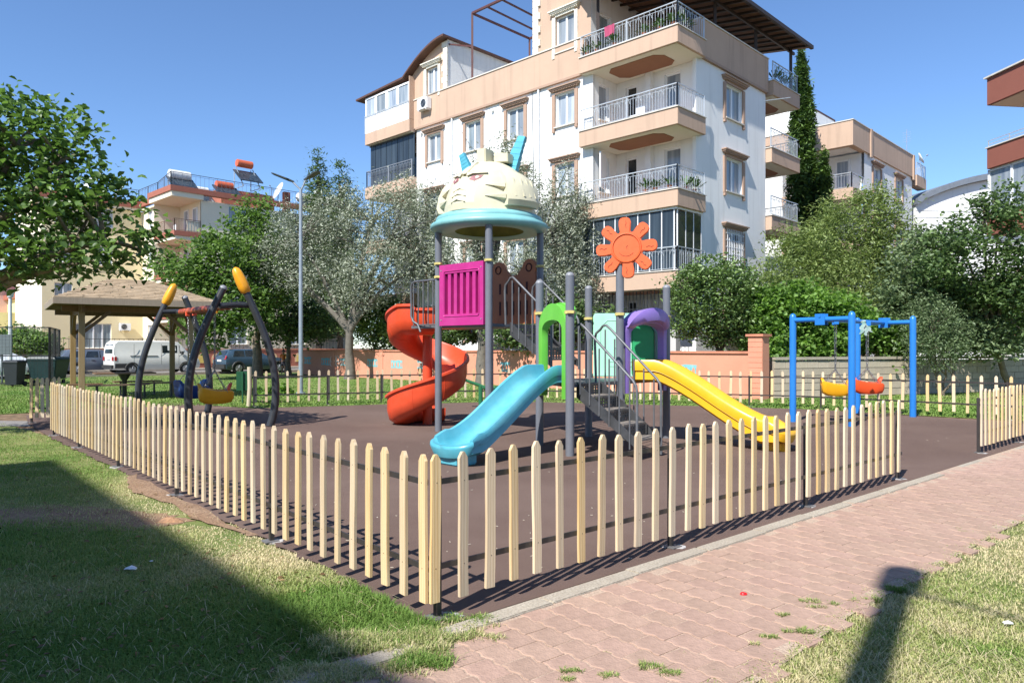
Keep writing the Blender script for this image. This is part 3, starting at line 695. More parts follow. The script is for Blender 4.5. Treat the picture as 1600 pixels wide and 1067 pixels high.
# ---- arches
def arch(pa, pb, z0, z1, m_, label, ztop_in, col_w=.145, out=1):
    d = (pb-pa); L = d.length; d = d/L; nn = V(d.y, -d.x, 0)*out
    x0, x1 = .07, L-.07; rings = []
    n = 26; m1 = MB()
    for k in range(n+1):
        u = k/n
        # path: up left column, over, down right column
        if u < .3: x, z, bul = x0+col_w/2, z0+(ztop_in-z0)*u/.3, .0; tang = V(0, 0, 1)
        elif u > .7: x, z, bul = x1-col_w/2, z0+(ztop_in-z0)*(1-u)/.3, 0; tang = V(0, 0, -1)
        else:
            t = (u-.3)/.4; a = PI*(1-t); mid = (x0+x1)/2; rx = (x1-x0-col_w)/2; rz = z1-ztop_in-.06
            x, z, bul = mid+rx*math.cos(a), ztop_in+rz*math.sin(a), math.sin(a); tang = V(0, 0, 0)
        a = 0 if u < .3 else (PI if u > .7 else PI*(u-.3)/.4)
        rad = V(0, 0, 1)*math.sin(a)-d*math.cos(a)      # outward in plane
        hw = col_w/2+.05*bul; dep = .07+.10*bul
        c = pa+d*x+V(0, 0, z)
        rings.append([c+rad*hw+nn*(-.04), c+rad*hw*.9+nn*dep*.7, c+rad*hw*.2+nn*dep, c-rad*hw*.8+nn*dep*.9, c-rad*hw+nn*dep*.4, c-rad*hw+nn*(-.04)])
    m1.loft(rings, cap=True)
    o = m1.build('arch_panel', m_, tower, smooth=45); o['label'] = label
    # shoulders that fill the square corners and the overhanging hood lip
    m1 = MB()
    for sx in (0, 1):
        xs = x0 if sx == 0 else x1; sg = 1 if sx == 0 else -1
        m1.prism([(xs, ztop_in-.15), (xs+sg*.10, ztop_in-.15), (xs+sg*.20, z1-.14), (xs+sg*.2, z1-.10), (xs, z1-.16)], pa, d, V(0, 0, 1), nn, -.03, .03)
    m1.build('shoulder', m_, o, bevel=.008)
    mid = (x0+x1)/2; m1 = MB(); rg = []; rx = (x1-x0-col_w)/2; rz = z1-ztop_in-.06
    for k in range(17):
        a = PI*(1-(.08+.84*k/16)); b = math.sin(PI*k/16)**.8; rad = V(0, 0, 1)*math.sin(a)+d*math.cos(a); c = pa+d*(mid+rx*math.cos(a))+V(0, 0, ztop_in+rz*math.sin(a))
        hw = col_w/2+.05*math.sin(a); dp = .07+.10*math.sin(a)
        rg.append([c+rad*(hw*.95+.015*b)+nn*dp*.4, c+rad*(hw*.9+.03*b)+nn*(dp+.05*b), c+rad*(hw*.35+.02*b)+nn*(dp+.10*b), c-rad*(hw*.5-.0*b)+nn*(dp+.085*b), c-rad*hw*.75+nn*(dp*.85), c-rad*hw*.2+nn*dp*.5])
    m1.loft(rg, cap=True); m1.build('hood', m_, o, smooth=60)
    return o
arch(Q5, Q6, .78, 2.10, M_lime, 'lime green arch over the turquoise slide', 1.78, out=-1)
arch(Q8, Q9, .80, 2.06, M_pur, 'purple arch over the yellow slide', 1.74, out=1)
# mint panel Q7-Q9
d, nn, L = panel_frame(Q7, Q9, 0)
m1 = MB(); m1.prism([(.08, 1.02), (L-.08, 1.02), (L-.08, 2.02), (L*.6, 2.09), (.10, 2.09), (.08, 2.04)], Q7, d, V(0, 0, 1), nn, -.035, .035)
mp_ = m1.build('panel', M_mint, tower, bevel=.012, smooth=40); mp_['label'] = 'mint green panel'
m1 = MB()
for pl in ([(.2, 1.6), (.2, 1.86), (.32, 1.97), (.62, 1.97)], [(.42, 1.48), (.75, 1.75)], [(.36, 1.2), (.75, 1.2)], [(.36, 1.28), (.75, 1.28)]):
    m1.tube([Q7+d*u+V(0, 0, z)+nn*.036 for u, z in pl], .008, 6)
m1.build('emboss', M_mint, mp_, smooth=60)
# bubble window (green) seen through the purple arch
m1 = MB(); m1.prism([(.72, 1.05), (L-.2, 1.05), (L-.2, 1.78), (L-.28, 1.9), (.8, 1.9), (.72, 1.8)], Q7, d, V(0, 0, 1), nn, .037, .07); m1.build('panel_boss', M_grn, mp_, bevel=.02, smooth=40)

# ---- straight slides
def slide(top, end, m_, label, W=.27, zt=1.06, ze=.17, lift=.0, side=.17, curl=.0, flare=1.25, n=26, hump=0.05):
    d = (end-top); L = d.length; d = d/L; s = V(d.y, -d.x, 0)
    m1 = MB(); rings = []
    for k in range(n+1):
        u = k/n
        # height: flat start, slope with slight S, flat run-out
        if u < .12: z = zt
        elif u < .86: t = (u-.12)/.74; z = zt+(ze-zt)*(t**1.08*(1.0)+.06*math.sin(2*PI*t)*-1)
        else: z = ze
        uu = (u-.17)/.71; uu = min(1, max(0, uu)); sm = uu*uu*(3-2*uu); z = zt+(ze-zt)*(.35*sm+.65*uu)
        h = side*(1 if u < .93 else 1-.35*(u-.93)/.07); W2 = W*(1+(flare-1)*max(0, (u-.7)/.3)**1.5)
        c = top+d*(L*u)+s*(curl*math.sin(PI*u))
        t = .026
        prof_ = [(-W2-.055, h-.02), (-W2-.035, h+.018), (-W2+.01, h+.012), (-W2+.035, h*.5), (-W2+.07, .035), (-W2*.45, .005), (0, 0),
                 (W2*.45, .005), (W2-.07, .035), (W2-.035, h*.5), (W2-.01, h+.012), (W2+.035, h+.018), (W2+.055, h-.02),
                 (W2+.045, h*.45), (W2+.02, h*.4), (W2+.03, -.02), (W2*.8, -.065), (-W2*.8, -.065), (-W2-.03, -.02), (-W2-.02, h*.4), (-W2-.045, h*.45)]
        rings.append([c+s*x+V(0, 0, z+y) for x, y in prof_])
    m1.loft(rings, cap=True)
    gr = MB()
    for sg in (-1, 1):
        for f_ in (.30, .62):
            gr.tube([(r_[14]*(1-f_)+r_[13]*f_ if sg > 0 else r_[19]*(1-f_)+r_[20]*f_)+s*sg*.004 for r_ in rings[2:-2]], .007, 5, cap=False)
    # rounded end lip
    o = m1.build('slide', m_, tower, smooth=50, subsurf=0); o['label'] = label
    stuff(gr.build('side_rib', m_, o, smooth=60))
    m2 = MB(); lp = []
    W2 = W*flare
    for k in range(17):
        a = PI*k/16; c = top+d*(L*1.0+.16*math.sin(a))+s*(W2+.01)*math.cos(a)+V(0, 0, ze+side*.62-.055*math.sin(a)); lp.append(c)
    rings = []
    for k, c in enumerate(lp):
        a = PI*k/16; outw = (s*math.cos(a)+d*math.sin(a)); cen = top+d*L
        rings.append([cen+(c-cen)*.30+V(0, 0, 0)*0, V(*c)-outw*.07+V(0, 0, -.07), c+V(0, 0, 0), c+outw*.045+V(0, 0, -.01), c+outw*.05+V(0, 0, -.05), c+outw*.0+V(0, 0, -.16)])
        rings[-1][0].z = ze+.002
    m2.loft(rings, closed_ring=False); m2.build('slide_lip', m_, o, smooth=70)
    m3 = MB(); c = top+d*(L-.02); m3.prism([(-W*.75, -.22), (W*.75, -.22), (W*.75, .12), (-W*.75, .12)], c, s, d, V(0, 0, 1), 0, ze-.03); m3.build('slide_foot', m_, o, bevel=.02)
    return o
slide(V(.66, 10.94, 0), V(-.76, 9.50, 0), M_blu, 'turquoise straight slide', curl=.03, zt=1.03, ze=.19, side=.21)
slide(V(2.05, 11.88, 0), V(3.98, 10.86, 0), M_yslide, 'yellow straight slide', W=.29, curl=-.05, zt=1.03, ze=.17, side=.27)

# ---- spiral slide
SC = V(-1.68, 14.62, 0)
m1 = MB(); m1.tube([SC, SC+V(0, 0, 1.75)], .095, 20); m1.build('spiral_post', M_red, tower, smooth=50)
m1 = MB(); rings = []; n = 96; a0, a1 = R(288), R(-250)
for k in range(n+1):
    u = k/n; a = a0+(a1-a0)*u; z = 1.90-1.76*min(1, max(0, (R(232)-a)/R(395)))
    e = V(math.cos(a), math.sin(a), 0); ro = .78; ri = .20; h = .42
    if u < .06: h = .34
    prof_ = [(ri-.02, .16), (ri+.03, .14), (ri+.09, .03), (.42, -.01), (.58, .0), (.68, .05), (ro-.035, .17), (ro-.015, h-.02), (ro+.0, h+.02), (ro+.05, h+.015), (ro+.055, h-.03), (ro+.01, h-.05), (ro+.012, .14), (ro-.03, -.04), (.62, -.13), (.42, -.15), (ri+.03, -.08), (ri-.02, .03)]
    rings.append([SC+e*x+V(0, 0, z+y) for x, y in prof_])
# run-out
lastc = rings[-1]; tdir = V(math.cos(a1-PI/2), math.sin(a1-PI/2), 0)
for q in (.14, .28, .42): rings.append([p+tdir*q+V(0, 0, -.01) for p in lastc])
m1.loft(rings, cap=True); sp_ = m1.build('spiral_slide', M_red, tower, smooth=50)
m2 = MB()
for k in range(6, n, 8):
    m2 = MB(); seams = [rings[k][i] for i in (11, 12, 13, 14, 15)]; m2.tube(seams, .006, 5, cap=False); m2.build('seam', M_red, sp_, smooth=60)

# ---- stairs
M_step = mat('worn_tread', (.20, .175, .15), .8, .1, var=.35, vscale=12, bump=.3, dirt=.4, dirtcol=(.30, .25, .2))
def stairs(top, bot, z1, z0, n, W, label, rail_h=.80, railz=None, side_posts=6):
    d = V(bot.x-top.x, bot.y-top.y, 0); L = d.length; d = d/L; s = V(d.y, -d.x, 0)
    root_ = MB()
    for sg in (-1, 1):
        A = top+s*sg*W/2+V(0, 0, z1); B = bot+s*sg*W/2+V(0, 0, z0)
        root_.add([A+s*sg*o+q for o in (-.012, .012) for q in (V(0, 0, .02), V(0, 0, -.2))]+[B+s*sg*o+q for o in (-.012, .012) for q in (V(0, 0, .12), V(0, 0, -.0))],
                  [(0, 1, 3, 2), (4, 6, 7, 5), (0, 4, 5, 1), (2, 3, 7, 6), (0, 2, 6, 4), (1, 5, 7, 3)])
    st = root_.build('stair_stringer', M_dsteel, tower); st['label'] = label
    for k in range(n):
        u = (k+.6)/n; c = top+d*(L*u)+V(0, 0, z1-(z1-z0)*(k+1)/(n+.6))
        m1 = MB(); m1.obox(c, d, s, V(0, 0, 1), .125, W/2-.014, .014); m1.build('step', M_step, st, bevel=.003)
        # perforated riser
        m1 = MB(); c2 = c+d*(-.12)+V(0, 0, (z1-z0)/(n+.6)/2); hh = (z1-z0)/(n+.6)/2-.012
        nb = 9
        for j in range(nb): m1.obox(c2+s*((j+.5)/nb-.5)*(W-.04), d, s, V(0, 0, 1), .004, W/nb*.27, hh)
        for j in range(4): m1.obox(c2+V(0, 0, (j+.5)/4*2*hh-hh), d, s, V(0, 0, 1), .0045, W/2-.016, hh*.13)
        m1.build('riser', M_dsteel, st)
    for sg in (-1, 1):
        m1 = MB(); A = top+s*sg*(W/2+.02); B = bot+s*sg*(W/2+.02)
        zA = z1+rail_h; zB = z0+rail_h
        loop = [A-d*.10+V(0, 0, z1-.02), A-d*.12+V(0, 0, zA-.22), A-d*.10+V(0, 0, zA-.12), A-d*.02+V(0, 0, zA-.06), A+d*.02+V(0, 0, zA-.01), A+d*.08+V(0, 0, zA), A+d*.16+V(0, 0, zA-.06),
                B-d*.05+V(0, 0, zB+.07), B+V(0, 0, zB+.0), B+d*.015+V(0, 0, zB-.1), B+d*.015+V(0, 0, 0.02 if z0 < .3 else z0-.05)]
        m1.tube(loop, .019, 8)
        for k in range(side_posts):
            u = (k+.4)/side_posts; p = A.lerp(B, u); zb = z1+(z0-z1)*u; zt_ = zA+(zB-zA)*u-.01
            m1.tube([V(p.x, p.y, zb-.10), V(p.x, p.y, zt_+.0)], .0115, 6)
        m1.build('handrail', M_gsteel, st, smooth=50)
stairs(V(1.12, 10.68, 0), V(1.86, 10.04, 0), DZ2, .16, 4, .60, 'short steel stairs up to the lower deck', rail_h=.84)
stairs(V(.20, 12.72, 0), V(.86, 12.02, 0), DZ1, 1.2, 3, .62, 'steel stairs between the two decks', rail_h=.78, side_posts=6)
# ------------------------------------------------ black bowed swing frame (left)
M_blk = mat('black_paint', (.035, .037, .042), .38, .1, var=.15, vscale=6, dirt=.15, dirtcol=(.1, .1, .1))
M_tip = mat('amber_plastic', (.78, .34, .015), .38, var=.12, vscale=6)
M_wrap = mat('orange_wrap', (.55, .10, .03), .5, col2=(.12, .03, .02), vscale=9)
M_chain = mat('chain_steel', (.25, .25, .26), .4, .8)
M_swy = mat('swing_yellow', (.75, .36, .01), .4, var=.08); M_swb = mat('swing_blue', (.012, .05, .19), .4, var=.1); M_swo = mat('swing_orange', (.72, .085, .02), .4, var=.08)
sw = thing('swing_set', 'black bowed pole swing frame with amber tips behind the lawn fence', 'swing set', (-6.6, 15.3, 0))
def bow(base, top, out, name='leg', r=.075, ztop=2.7, tip=False, dz=.0):
    p0 = V(base.x, base.y, 0); p1 = V(top.x, top.y, ztop); n = 16; pts = []
    for k in range(n+1):
        u = k/n; c = p0.lerp(p1, u)+out*(.26*math.sin(PI*u**.85)*(1)); pts.append(c)
    m1 = MB(); m1.tube(pts, [r*(1-.12*u/n) for u in range(n+1)], 14); o = m1.build(name, M_blk, sw, smooth=50)
    dr = (pts[-1]-pts[-3]).normalized()
    if tip:
        m2 = MB(); L = .5; pr = [(0, .06), (.04, .095), (.14, .108), (.28, .105), (.40, .092), (.49, .068), (.53, .02)]
        rg = []
        a = dr.orthogonal().normalized(); b = dr.cross(a)
        for q, rr in pr:
            rg.append([pts[-1]+dr*(q-.04)+(a*math.cos(t*PI/8)+b*math.sin(t*PI/8))*rr*(1-.12*(t % 4 == 0)) for t in range(16)])
        m2.loft(rg, cap=True); m2.build('pole_tip', M_tip, o, smooth=50)
    else:
        m2 = MB(); m2.tube([pts[-1]-dr*.01, pts[-1]+dr*.03, pts[-1]+dr*.055], [.072, .066, .03], 14); m2.build('pole_cap', M_cap, o, smooth=60)
    return pts
FA_, FB_ = G(302, 671), G(422, 666); FCc, FDd = V(-8.35, 16.55, 0), V(-7.1, 17.15, 0)
ab = (FB_-FA_).normalized(); cd = (FDd-FCc).normalized()
pA = bow(FA_, P(349, 460, 13.75), -ab, ztop=2.62); pB = bow(FB_, P(384, 455, 14.0), ab, ztop=2.58, tip=True)
pC = bow(FCc, P(259, 476, 16.75), -cd*.8, ztop=2.52, tip=True); pD = bow(FDd, P(289, 466, 17.0), cd*.8, ztop=2.66)
cA, cB = P(343, 478, 13.72), P(388, 477, 14.1); cC, cD = P(254, 487, 16.7), P(300, 489, 17.0)
for p, q in ((cA, cB), (cC, cD)):
    m1 = MB(); m1.tube([p, p.lerp(q, .5)+V(0, 0, .02), q], .055, 12); m1.build('crossbar', M_blk, sw, smooth=50)
bm0, bm1 = (cA+cB)/2, (cC+cD)/2
m1 = MB(); m1.tube([bm0, bm1], .05, 12); beam = m1.build('beam', M_blk, sw, smooth=50)
m1 = MB(); pts = [bm0.lerp(bm1, .08+.84*k/60) for k in range(61)]
m1.tube(pts, [.056+.014*(1 if (k % 6) in (0, 1, 2) else 0) for k in range(61)], 12); m1.build('beam_wrap', M_wrap, beam, smooth=50)
def chain(m1, p, q, link=.05, r=.0045):
    d = (q-p); L = d.length; n = max(3, int(L/link)); d = d/L; a = d.orthogonal().normalized(); b = d.cross(a)
    for k in range(n):
        c = p+d*(L*(k+.5)/n); s1 = a if k % 2 else b; h = L/n*.62; w_ = .012
        m1.tube([c+d*h*math.cos(t*PI/3)+s1*w_*math.sin(t*PI/3) for t in range(6)], r, 4, closed=True)
def bucket(name, label, root_pt, d, m_, m2_, group=None, back=True, s=1.0, hang=None, face=1, hm=None):
    """bucket seat, moulded tub with high back; d = direction the sitter faces"""
    th = thing(name, label, 'swing', root_pt, group); sd_ = V(d.y, -d.x, 0); c = root_pt
    prof_ = [(-.24, .30, .17), (-.22, .06, .19), (-.12, -.02, .19), (.05, -.03, .19), (.18, .0, .18), (.27, .05, .14), (.31, .16, .10)]
    m1 = MB(); rings = []
    for y, z, w_ in [(-.27, .10, .15), (-.25, .02, .18), (-.17, -.02, .2), (0, -.03, .2), (.16, -.02, .19), (.27, .0, .17), (.31, .07, .14)]:
        zt_ = {-.27: .27, -.25: .28, -.17: .25, 0: .21, .16: .20, .27: .20, .31: .17}[y]
        rings.append([c+d*y*s+sd_*x*s+V(0, 0, zz*s) for x, zz in ((-w_*.75, z), (-w_, z+.06), (-w_*1.05, zt_), (-w_*.85, zt_+.012), (-w_*.82, max(z+.03, zt_-.06)), (0, max(z+.025, zt_-.09)), (w_*.82, max(z+.03, zt_-.06)), (w_*.85, zt_+.012), (w_*1.05, zt_), (w_, z+.06), (w_*.75, z))])
    m1.loft(rings, cap=True); o = m1.build('seat', m_, th, smooth=50, bevel=0)
    m1 = MB(); rings = []
    for z, w_, y in ((.05, .16, -.22), (.26, .18, -.25), (.31, .16, -.26), (.34, .08, -.27)):
        rings.append([c+d*(y+o_)*s+sd_*x*s+V(0, 0, z*s) for o_, x in ((-.02, -w_), (.03, -w_), (.03, w_), (-.02, w_))])
    m1.loft(rings, cap=True); m1.build('backrest', m_, th, bevel=.01, smooth=50)
    m1 = MB(); rings = []
    for y, z, w_ in ((.20, .10, .09), (.22, .22, .12), (.25, .30, .11), (.27, .34, .05)):
        rings.append([c+d*(y+o_)*s+sd_*x*s+V(0, 0, z*s) for o_, x in ((-.025, -w_), (.03, -w_), (.03, w_), (-.025, w_))])
    m1.loft(rings, cap=True); m1.build('front_guard', m2_, th, bevel=.012, smooth=50)
    if hang:
        m1 = MB(); 
        for sg in (-1, 1):
            top = hang+sd_*sg*.17; mid = c.lerp(top, .35); m1 = MB()
            chain(m1, c+sd_*sg*.19*s+d*.2*s+V(0, 0, .2), mid); chain(m1, c+sd_*sg*.19*s-d*.2*s+V(0, 0, .28), mid); chain(m1, mid, top, .06); m1.build('chain', M_chain, th)
        for sg in (-1, 1):
            m1 = MB(); m1.obox(hang+sd_*sg*.17+V(0, 0, .02), sd_, d, V(0, 0, 1), .03, .045, .055)
            m1.build('hanger', hm or (M_tip if m_ is not M_swb else M_swo), th, bevel=.008)
    return th
bd = (bm1-bm0).normalized(); fd_ = V(bd.y, -bd.x, 0)
if fd_.x < 0: fd_ = -fd_
h1 = bm0.lerp(bm1, .30)+V(0, 0, -.08); h2 = bm0.lerp(bm1, .72)+V(0, 0, -.08)
bucket('bucket_swing', 'yellow bucket swing with orange front guard under the black frame', V(h1.x, h1.y, .42), (fd_+V(.1, -.2, 0)).normalized(), M_swy, M_swo, hang=h1, s=1.12)
bucket('bucket_swing', 'dark blue bucket swing under the black frame near the gazebo', V(h2.x, h2.y, .44), (fd_+V(.1, .3, 0)).normalized(), M_swb, M_swb, hang=h2, s=1.12)

# ------------------------------------------------ blue swing frame (right)
M_bl = mat('blue_paint', (.018, .17, .52), .36, .05, var=.07, vscale=4, dirt=.12, dirtcol=(.1, .3, .6))
B1, B2, B3 = V(5.74, 15.04, 0), V(6.52, 14.12, 0), V(8.77, 16.1, 0); B4 = B1+(B3-B2)
sb = thing('swing_set', 'bright blue four post swing frame on the right of the play area', 'swing set', (B2.x, B2.y, 0))
for p in (B1, B2, B3, B4):
    m1 = MB(); m1.tube([p, p+V(0, 0, 2.12), p+V(0, 0, 2.17), p+V(0, 0, 2.20), p+V(0, 0, 2.21)], [.066, .066, .058, .034, .001], 20, cap=False); m1.build('post', M_bl, sb, smooth=50)
zb = 2.07
for p, q in ((B1, B2), (B4, B3)):
    m1 = MB(); m1.tube([p+V(0, 0, zb), q+V(0, 0, zb)], .05, 16); br = m1.build('crossbar', M_bl, sb, smooth=50)
    c = (p+q)/2+V(0, 0, zb); dd = (q-p).normalized(); nn = V(dd.y, -dd.x, 0)
    m1 = MB()
    for sg in (-1, 1): m1.obox(c+nn*sg*.065, dd, nn, V(0, 0, 1), .10, .006, .11); m1.obox(c+nn*sg*.075+V(0, 0, .06), dd, nn, V(0, 0, 1), .02, .008, .02)
    m1.build('bracket', M_bl, br)
g0, g1 = (B1+B2)/2+V(0, 0, zb), (B3+B4)/2+V(0, 0, zb)
m1 = MB(); m1.tube([g0, g1], .045, 16); m1.build('beam', M_bl, sb, smooth=50)
gd = (g1-g0).normalized(); fs_ = V(gd.y, -gd.x, 0)
k1 = g0.lerp(g1, .20)+V(0, 0, -.06); k2 = g0.lerp(g1, .70)+V(0, 0, -.06)
M_rope = M_chain
bucket('bucket_swing', 'yellow bucket swing hanging from the blue frame', V(k1.x, k1.y, .56), V(.95, -.3, 0).normalized(), M_swy, M_swy, hang=k1, s=.98, hm=M_bl)
bucket('bucket_swing', 'orange red bucket swing hanging from the blue frame', V(k2.x, k2.y, .54), V(.95, -.3, 0).normalized(), M_swo, M_swo, hang=k2, s=1.02, hm=M_bl)
# cloth tied to the beam
m1 = MB(); cp = P(1349, 503, 14.6); rr = random.Random(2)
for sg, L, dx in ((-1, .24, -.05), (1, .20, .14), (.3, .27, .05)):
    rg = []
    for k in range(7):
        u = k/6; c = cp+V(dx*u*1.2+.02*math.sin(k*2+sg), 0.02*sg, -L*u)
        w_ = .012+.032*math.sin(PI*min(1, u*.8+.1)); rg.append([c+V(-w_, 0.01*math.sin(k), 0), c+V(0, .02, 0.005), c+V(w_, -.01, 0), c+V(0, -.012, 0)])
    m1.loft(rg, cap=True)
m1.tube([cp+V(-.03, 0, 0), cp+V(.04, .02, .01)], .03, 8)
tag(m1.build('rag', mat('rag_cloth', (.42, .46, .44), .9, col2=(.12, .30, .25), vscale=8), None, origin=cp, smooth=60), 'white and green rag knotted round the blue swing frame post', 'rag')

# ------------------------------------------------ gazebo and picnic table
M_gw = wood_mat('gazebo_shaded_timber', (.21, .13, .065), (.13, .075, .035), .12)  # beams and braces: shade under the roof is put into this darker colour
M_gp = wood_mat('gazebo_post', (.38, .28, .15), (.24, .16, .08), .12)
M_shg = mat('roof_shingle', (.42, .32, .21), .95, var=.2, vscale=5, bump=.5, bscale=90, dirt=.3, dirtcol=(.24, .18, .13))
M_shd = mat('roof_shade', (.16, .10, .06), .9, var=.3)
gc = V(-11.65, 22.5, 0); gu = V(.819, .574, 0); gv = V(-.574, .819, 0); gz = thing('gazebo', 'timber gazebo with shingled hip roof over a picnic table', 'gazebo', gc)
for i, j in ((-1, -1), (1, -1), (-1, 1), (1, 1)):
    p = gc+gu*i*1.42+gv*j*1.42
    m1 = MB(); m1.obox(p+V(0, 0, 1.36), gu, gv, V(0, 0, 1), .075, .075, 1.36); po = m1.build('post', M_gp, gz, bevel=.008)
    for dd in (gu*-i, gv*-j):
        m1 = MB(); m1.bar(p+V(0, 0, 1.95)+dd*.04, p+V(0, 0, 2.55)+dd*.72, .09, .09); m1.build('brace', M_gw, po)
for j in (-1, 1):
    m1 = MB(); m1.bar(gc+gv*j*1.42-gu*1.9+V(0, 0, 2.6), gc+gv*j*1.42+gu*1.9+V(0, 0, 2.6), .08, .16); m1.build('beam', M_gw, gz)
    m1 = MB(); m1.bar(gc+gu*j*1.42-gv*1.9+V(0, 0, 2.56), gc+gu*j*1.42+gv*1.9+V(0, 0, 2.56), .078, .15); m1.build('beam', M_gw, gz)
E_ = 2.12; zE, zR = 2.86, 3.58; rl = .55
cs = [gc-gu*E_-gv*E_, gc+gu*E_-gv*E_, gc+gu*E_+gv*E_, gc-gu*E_+gv*E_]
r0_, r1_ = gc-gu*rl+V(0, 0, zR), gc+gu*rl+V(0, 0, zR)
faces = [(cs[0], cs[1], r1_, r0_), (cs[1], cs[2], r1_, r1_), (cs[2], cs[3], r0_, r1_), (cs[3], cs[0], r0_, r0_)]
rt = MB()
for A, B, Ct, D in faces:
    A_, B_ = A+V(0, 0, zE), B+V(0, 0, zE); n = 14; 
    for k in range(n):
        u0, u1 = k/n, (k+1)/n
        a0, b0 = A_.lerp(D, u0), B_.lerp(Ct, u0); a1, b1 = A_.lerp(D, u1), B_.lerp(Ct, u1); up = V(0, 0, .022)
        rt.add([a0+up, b0+up, b1, a1, a0, b0], [(0, 1, 2, 3), (0, 4, 5, 1)])
rfo = rt.build('roof', M_shg, gz, recalc=False)
# shingle rows: front slope tabs as pieces (front two slopes), joined courses behind
rs = random.Random(11); cnt = 0; tab = None
def course_tabs(A, B, Ct, D, n, wid):
    global cnt
    A_, B_ = A+V(0, 0, zE), B+V(0, 0, zE)
    for k in range(n):
        a0, b0 = A_.lerp(D, k/n), B_.lerp(Ct, k/n); a1, b1 = A_.lerp(D, (k+1.1)/n), B_.lerp(Ct, (k+1.1)/n)
        L = (b0-a0).length; m = max(2, int(L/wid)); off = rs.random()*.5
        for q in range(m):
            if cnt >= 290: return
            u0 = max(0, (q+off-.5)/m+.002); u1 = min(1, (q+1+off-.5)/m-.002)
            h = V(0, 0, .03+rs.uniform(0, .014)); m1 = MB()
            p0, p1 = a0.lerp(b0, u0)+h, a0.lerp(b0, u1)+h; p3, p2 = a1.lerp(b1, u0)+V(0, 0, .008), a1.lerp(b1, u1)+V(0, 0, .008)
            m1.add([p0, p1, p2, p3, p0-V(0, 0, .018), p1-V(0, 0, .018)], [(0, 1, 2, 3), (0, 4, 5, 1)]); m1.build('shingle', M_shg, rfo, recalc=False); cnt += 1
course_tabs(*faces[0], 14, .36); course_tabs(*faces[3], 12, .5)
m1 = MB()
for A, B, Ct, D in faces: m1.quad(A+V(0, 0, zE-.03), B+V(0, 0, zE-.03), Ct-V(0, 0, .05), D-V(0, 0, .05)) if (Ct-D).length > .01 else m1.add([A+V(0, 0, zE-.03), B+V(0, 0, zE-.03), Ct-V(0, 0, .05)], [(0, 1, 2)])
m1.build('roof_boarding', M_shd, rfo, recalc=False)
for k in range(4):
    A, B = cs[k], cs[(k+1) % 4]; m1 = MB(); m1.bar(A+V(0, 0, zE-.08), B+V(0, 0, zE-.08), .035, .17); m1.build('fascia', wood_mat('grey_fascia', (.34, .28, .21), (.24, .19, .14)), gz)
M_tab = wood_mat('table_timber', (.20, .12, .07), (.13, .075, .04))
tt = thing('picnic_table', 'dark timber table on a flared steel pedestal under the gazebo', 'table', V(-11.9, 22.6, 0))
tc_ = V(-11.9, 22.6, 0)
for k in range(7):
    m1 = MB(); m1.obox(tc_+gv*((k-3)*.13)+V(0, 0, .74), gu, gv, V(0, 0, 1), .82, .06, .02); m1.build('board', M_tab, tt)
m1 = MB(); m1.tube([tc_, tc_+V(0, 0, .5), tc_+V(0, 0, .72)], [.07, .07, .2], 10); m1.tube([tc_, tc_+V(0, 0, .03)], .25, 12); m1.build('pedestal', M_blk, tt, smooth=40)
for (px_, Yy, ang, L, lab) in ((133, 21.6, 0, .45, 'short dark bench nearest the gazebo front post'), (185, 21.3, .1, .8, 'long dark bench on the near side of the picnic table'), (247, 22.6, .15, .55, 'dark bench at the right end of the picnic table'), (215, 23.6, .1, .7, 'dark bench on the far side of the picnic table')):
    c = P(px_, 600, Yy); c = V(c.x, c.y, 0); u_ = (gu+V(0, ang, 0)).normalized(); v_ = V(-u_.y, u_.x, 0)
    be = thing('bench', lab, 'bench', c)
    for k in (-1, 0, 1):
        m1 = MB(); m1.obox(c+v_*k*.11+V(0, 0, .44), u_, v_, V(0, 0, 1), L, .05, .02); m1.build('board', M_tab, be)
    for sg in (-1, 1):
        m1 = MB(); m1.obox(c+u_*sg*L*.7+V(0, 0, .21), u_, v_, V(0, 0, 1), .025, .025, .21); m1.obox(c+u_*sg*L*.7+V(0, 0, .015), u_, v_, V(0, 0, 1), .03, .15, .015); m1.build('leg', M_blk, be)

# ------------------------------------------------ lamp post, bins, seesaw
M_galv = mat('galvanised', (.29, .33, .37), .45, .35, var=.1, vscale=8)
M_lamp = mat('lamp_grey', (.05, .06, .06), .5, .2)
lp = G(470, 615); lr = thing('street_lamp', 'tall galvanised lamp post with two grey flat heads above the back lawn', 'street lamp', lp)
m1 = MB(); m1.tube([lp, lp+V(0, 0, .05)], .16, 8); m1.tube([lp, lp+V(0, 0, 3), lp+V(0, 0, 6.75)], [.075, .065, .05], 14); m1.build('pole', M_galv, lr, smooth=40)
tp = lp+V(0, 0, 6.7)
for dx, L in ((-1, .62), (1, .50)):
    e = tp+V(dx*.30*(1 if dx < 0 else .6), 0, .32 if dx < 0 else .38)
    m1 = MB(); m1.tube([tp-V(0, 0, .12), tp+V(dx*.03, 0, .05), e], .032, 8); m1.build('arm', M_galv, lr, smooth=50)
    dr = V(dx*.95, -.12 if dx < 0 else -.5, .35 if dx < 0 else .38).normalized(); sdv = V(0, 1, 0).cross(dr).normalized(); sdv = V(.1, .95, 0).normalized(); up = dr.cross(sdv).normalized(); sdv = up.cross(dr)
    m1 = MB(); rg = []
    for q, w_, t_ in ((-.08, .05, .035), (.08, .06, .05), (.16, .13, .045), (L, .15, .03), (L+.06, .10, .015)):
        rg.append([e+dr*q+sdv*w_*a1_+up*t_*b1_ for a1_, b1_ in ((-1, -.6), (1, -.6), (1, .4), (.5, 1), (-.5, 1), (-1, .4))])
    m1.loft(rg, cap=True); m1.build('lamp_head', M_lamp, lr, bevel=.004)
M_bing = mat('bin_green', (.015, .085, .035), .45, var=.12)
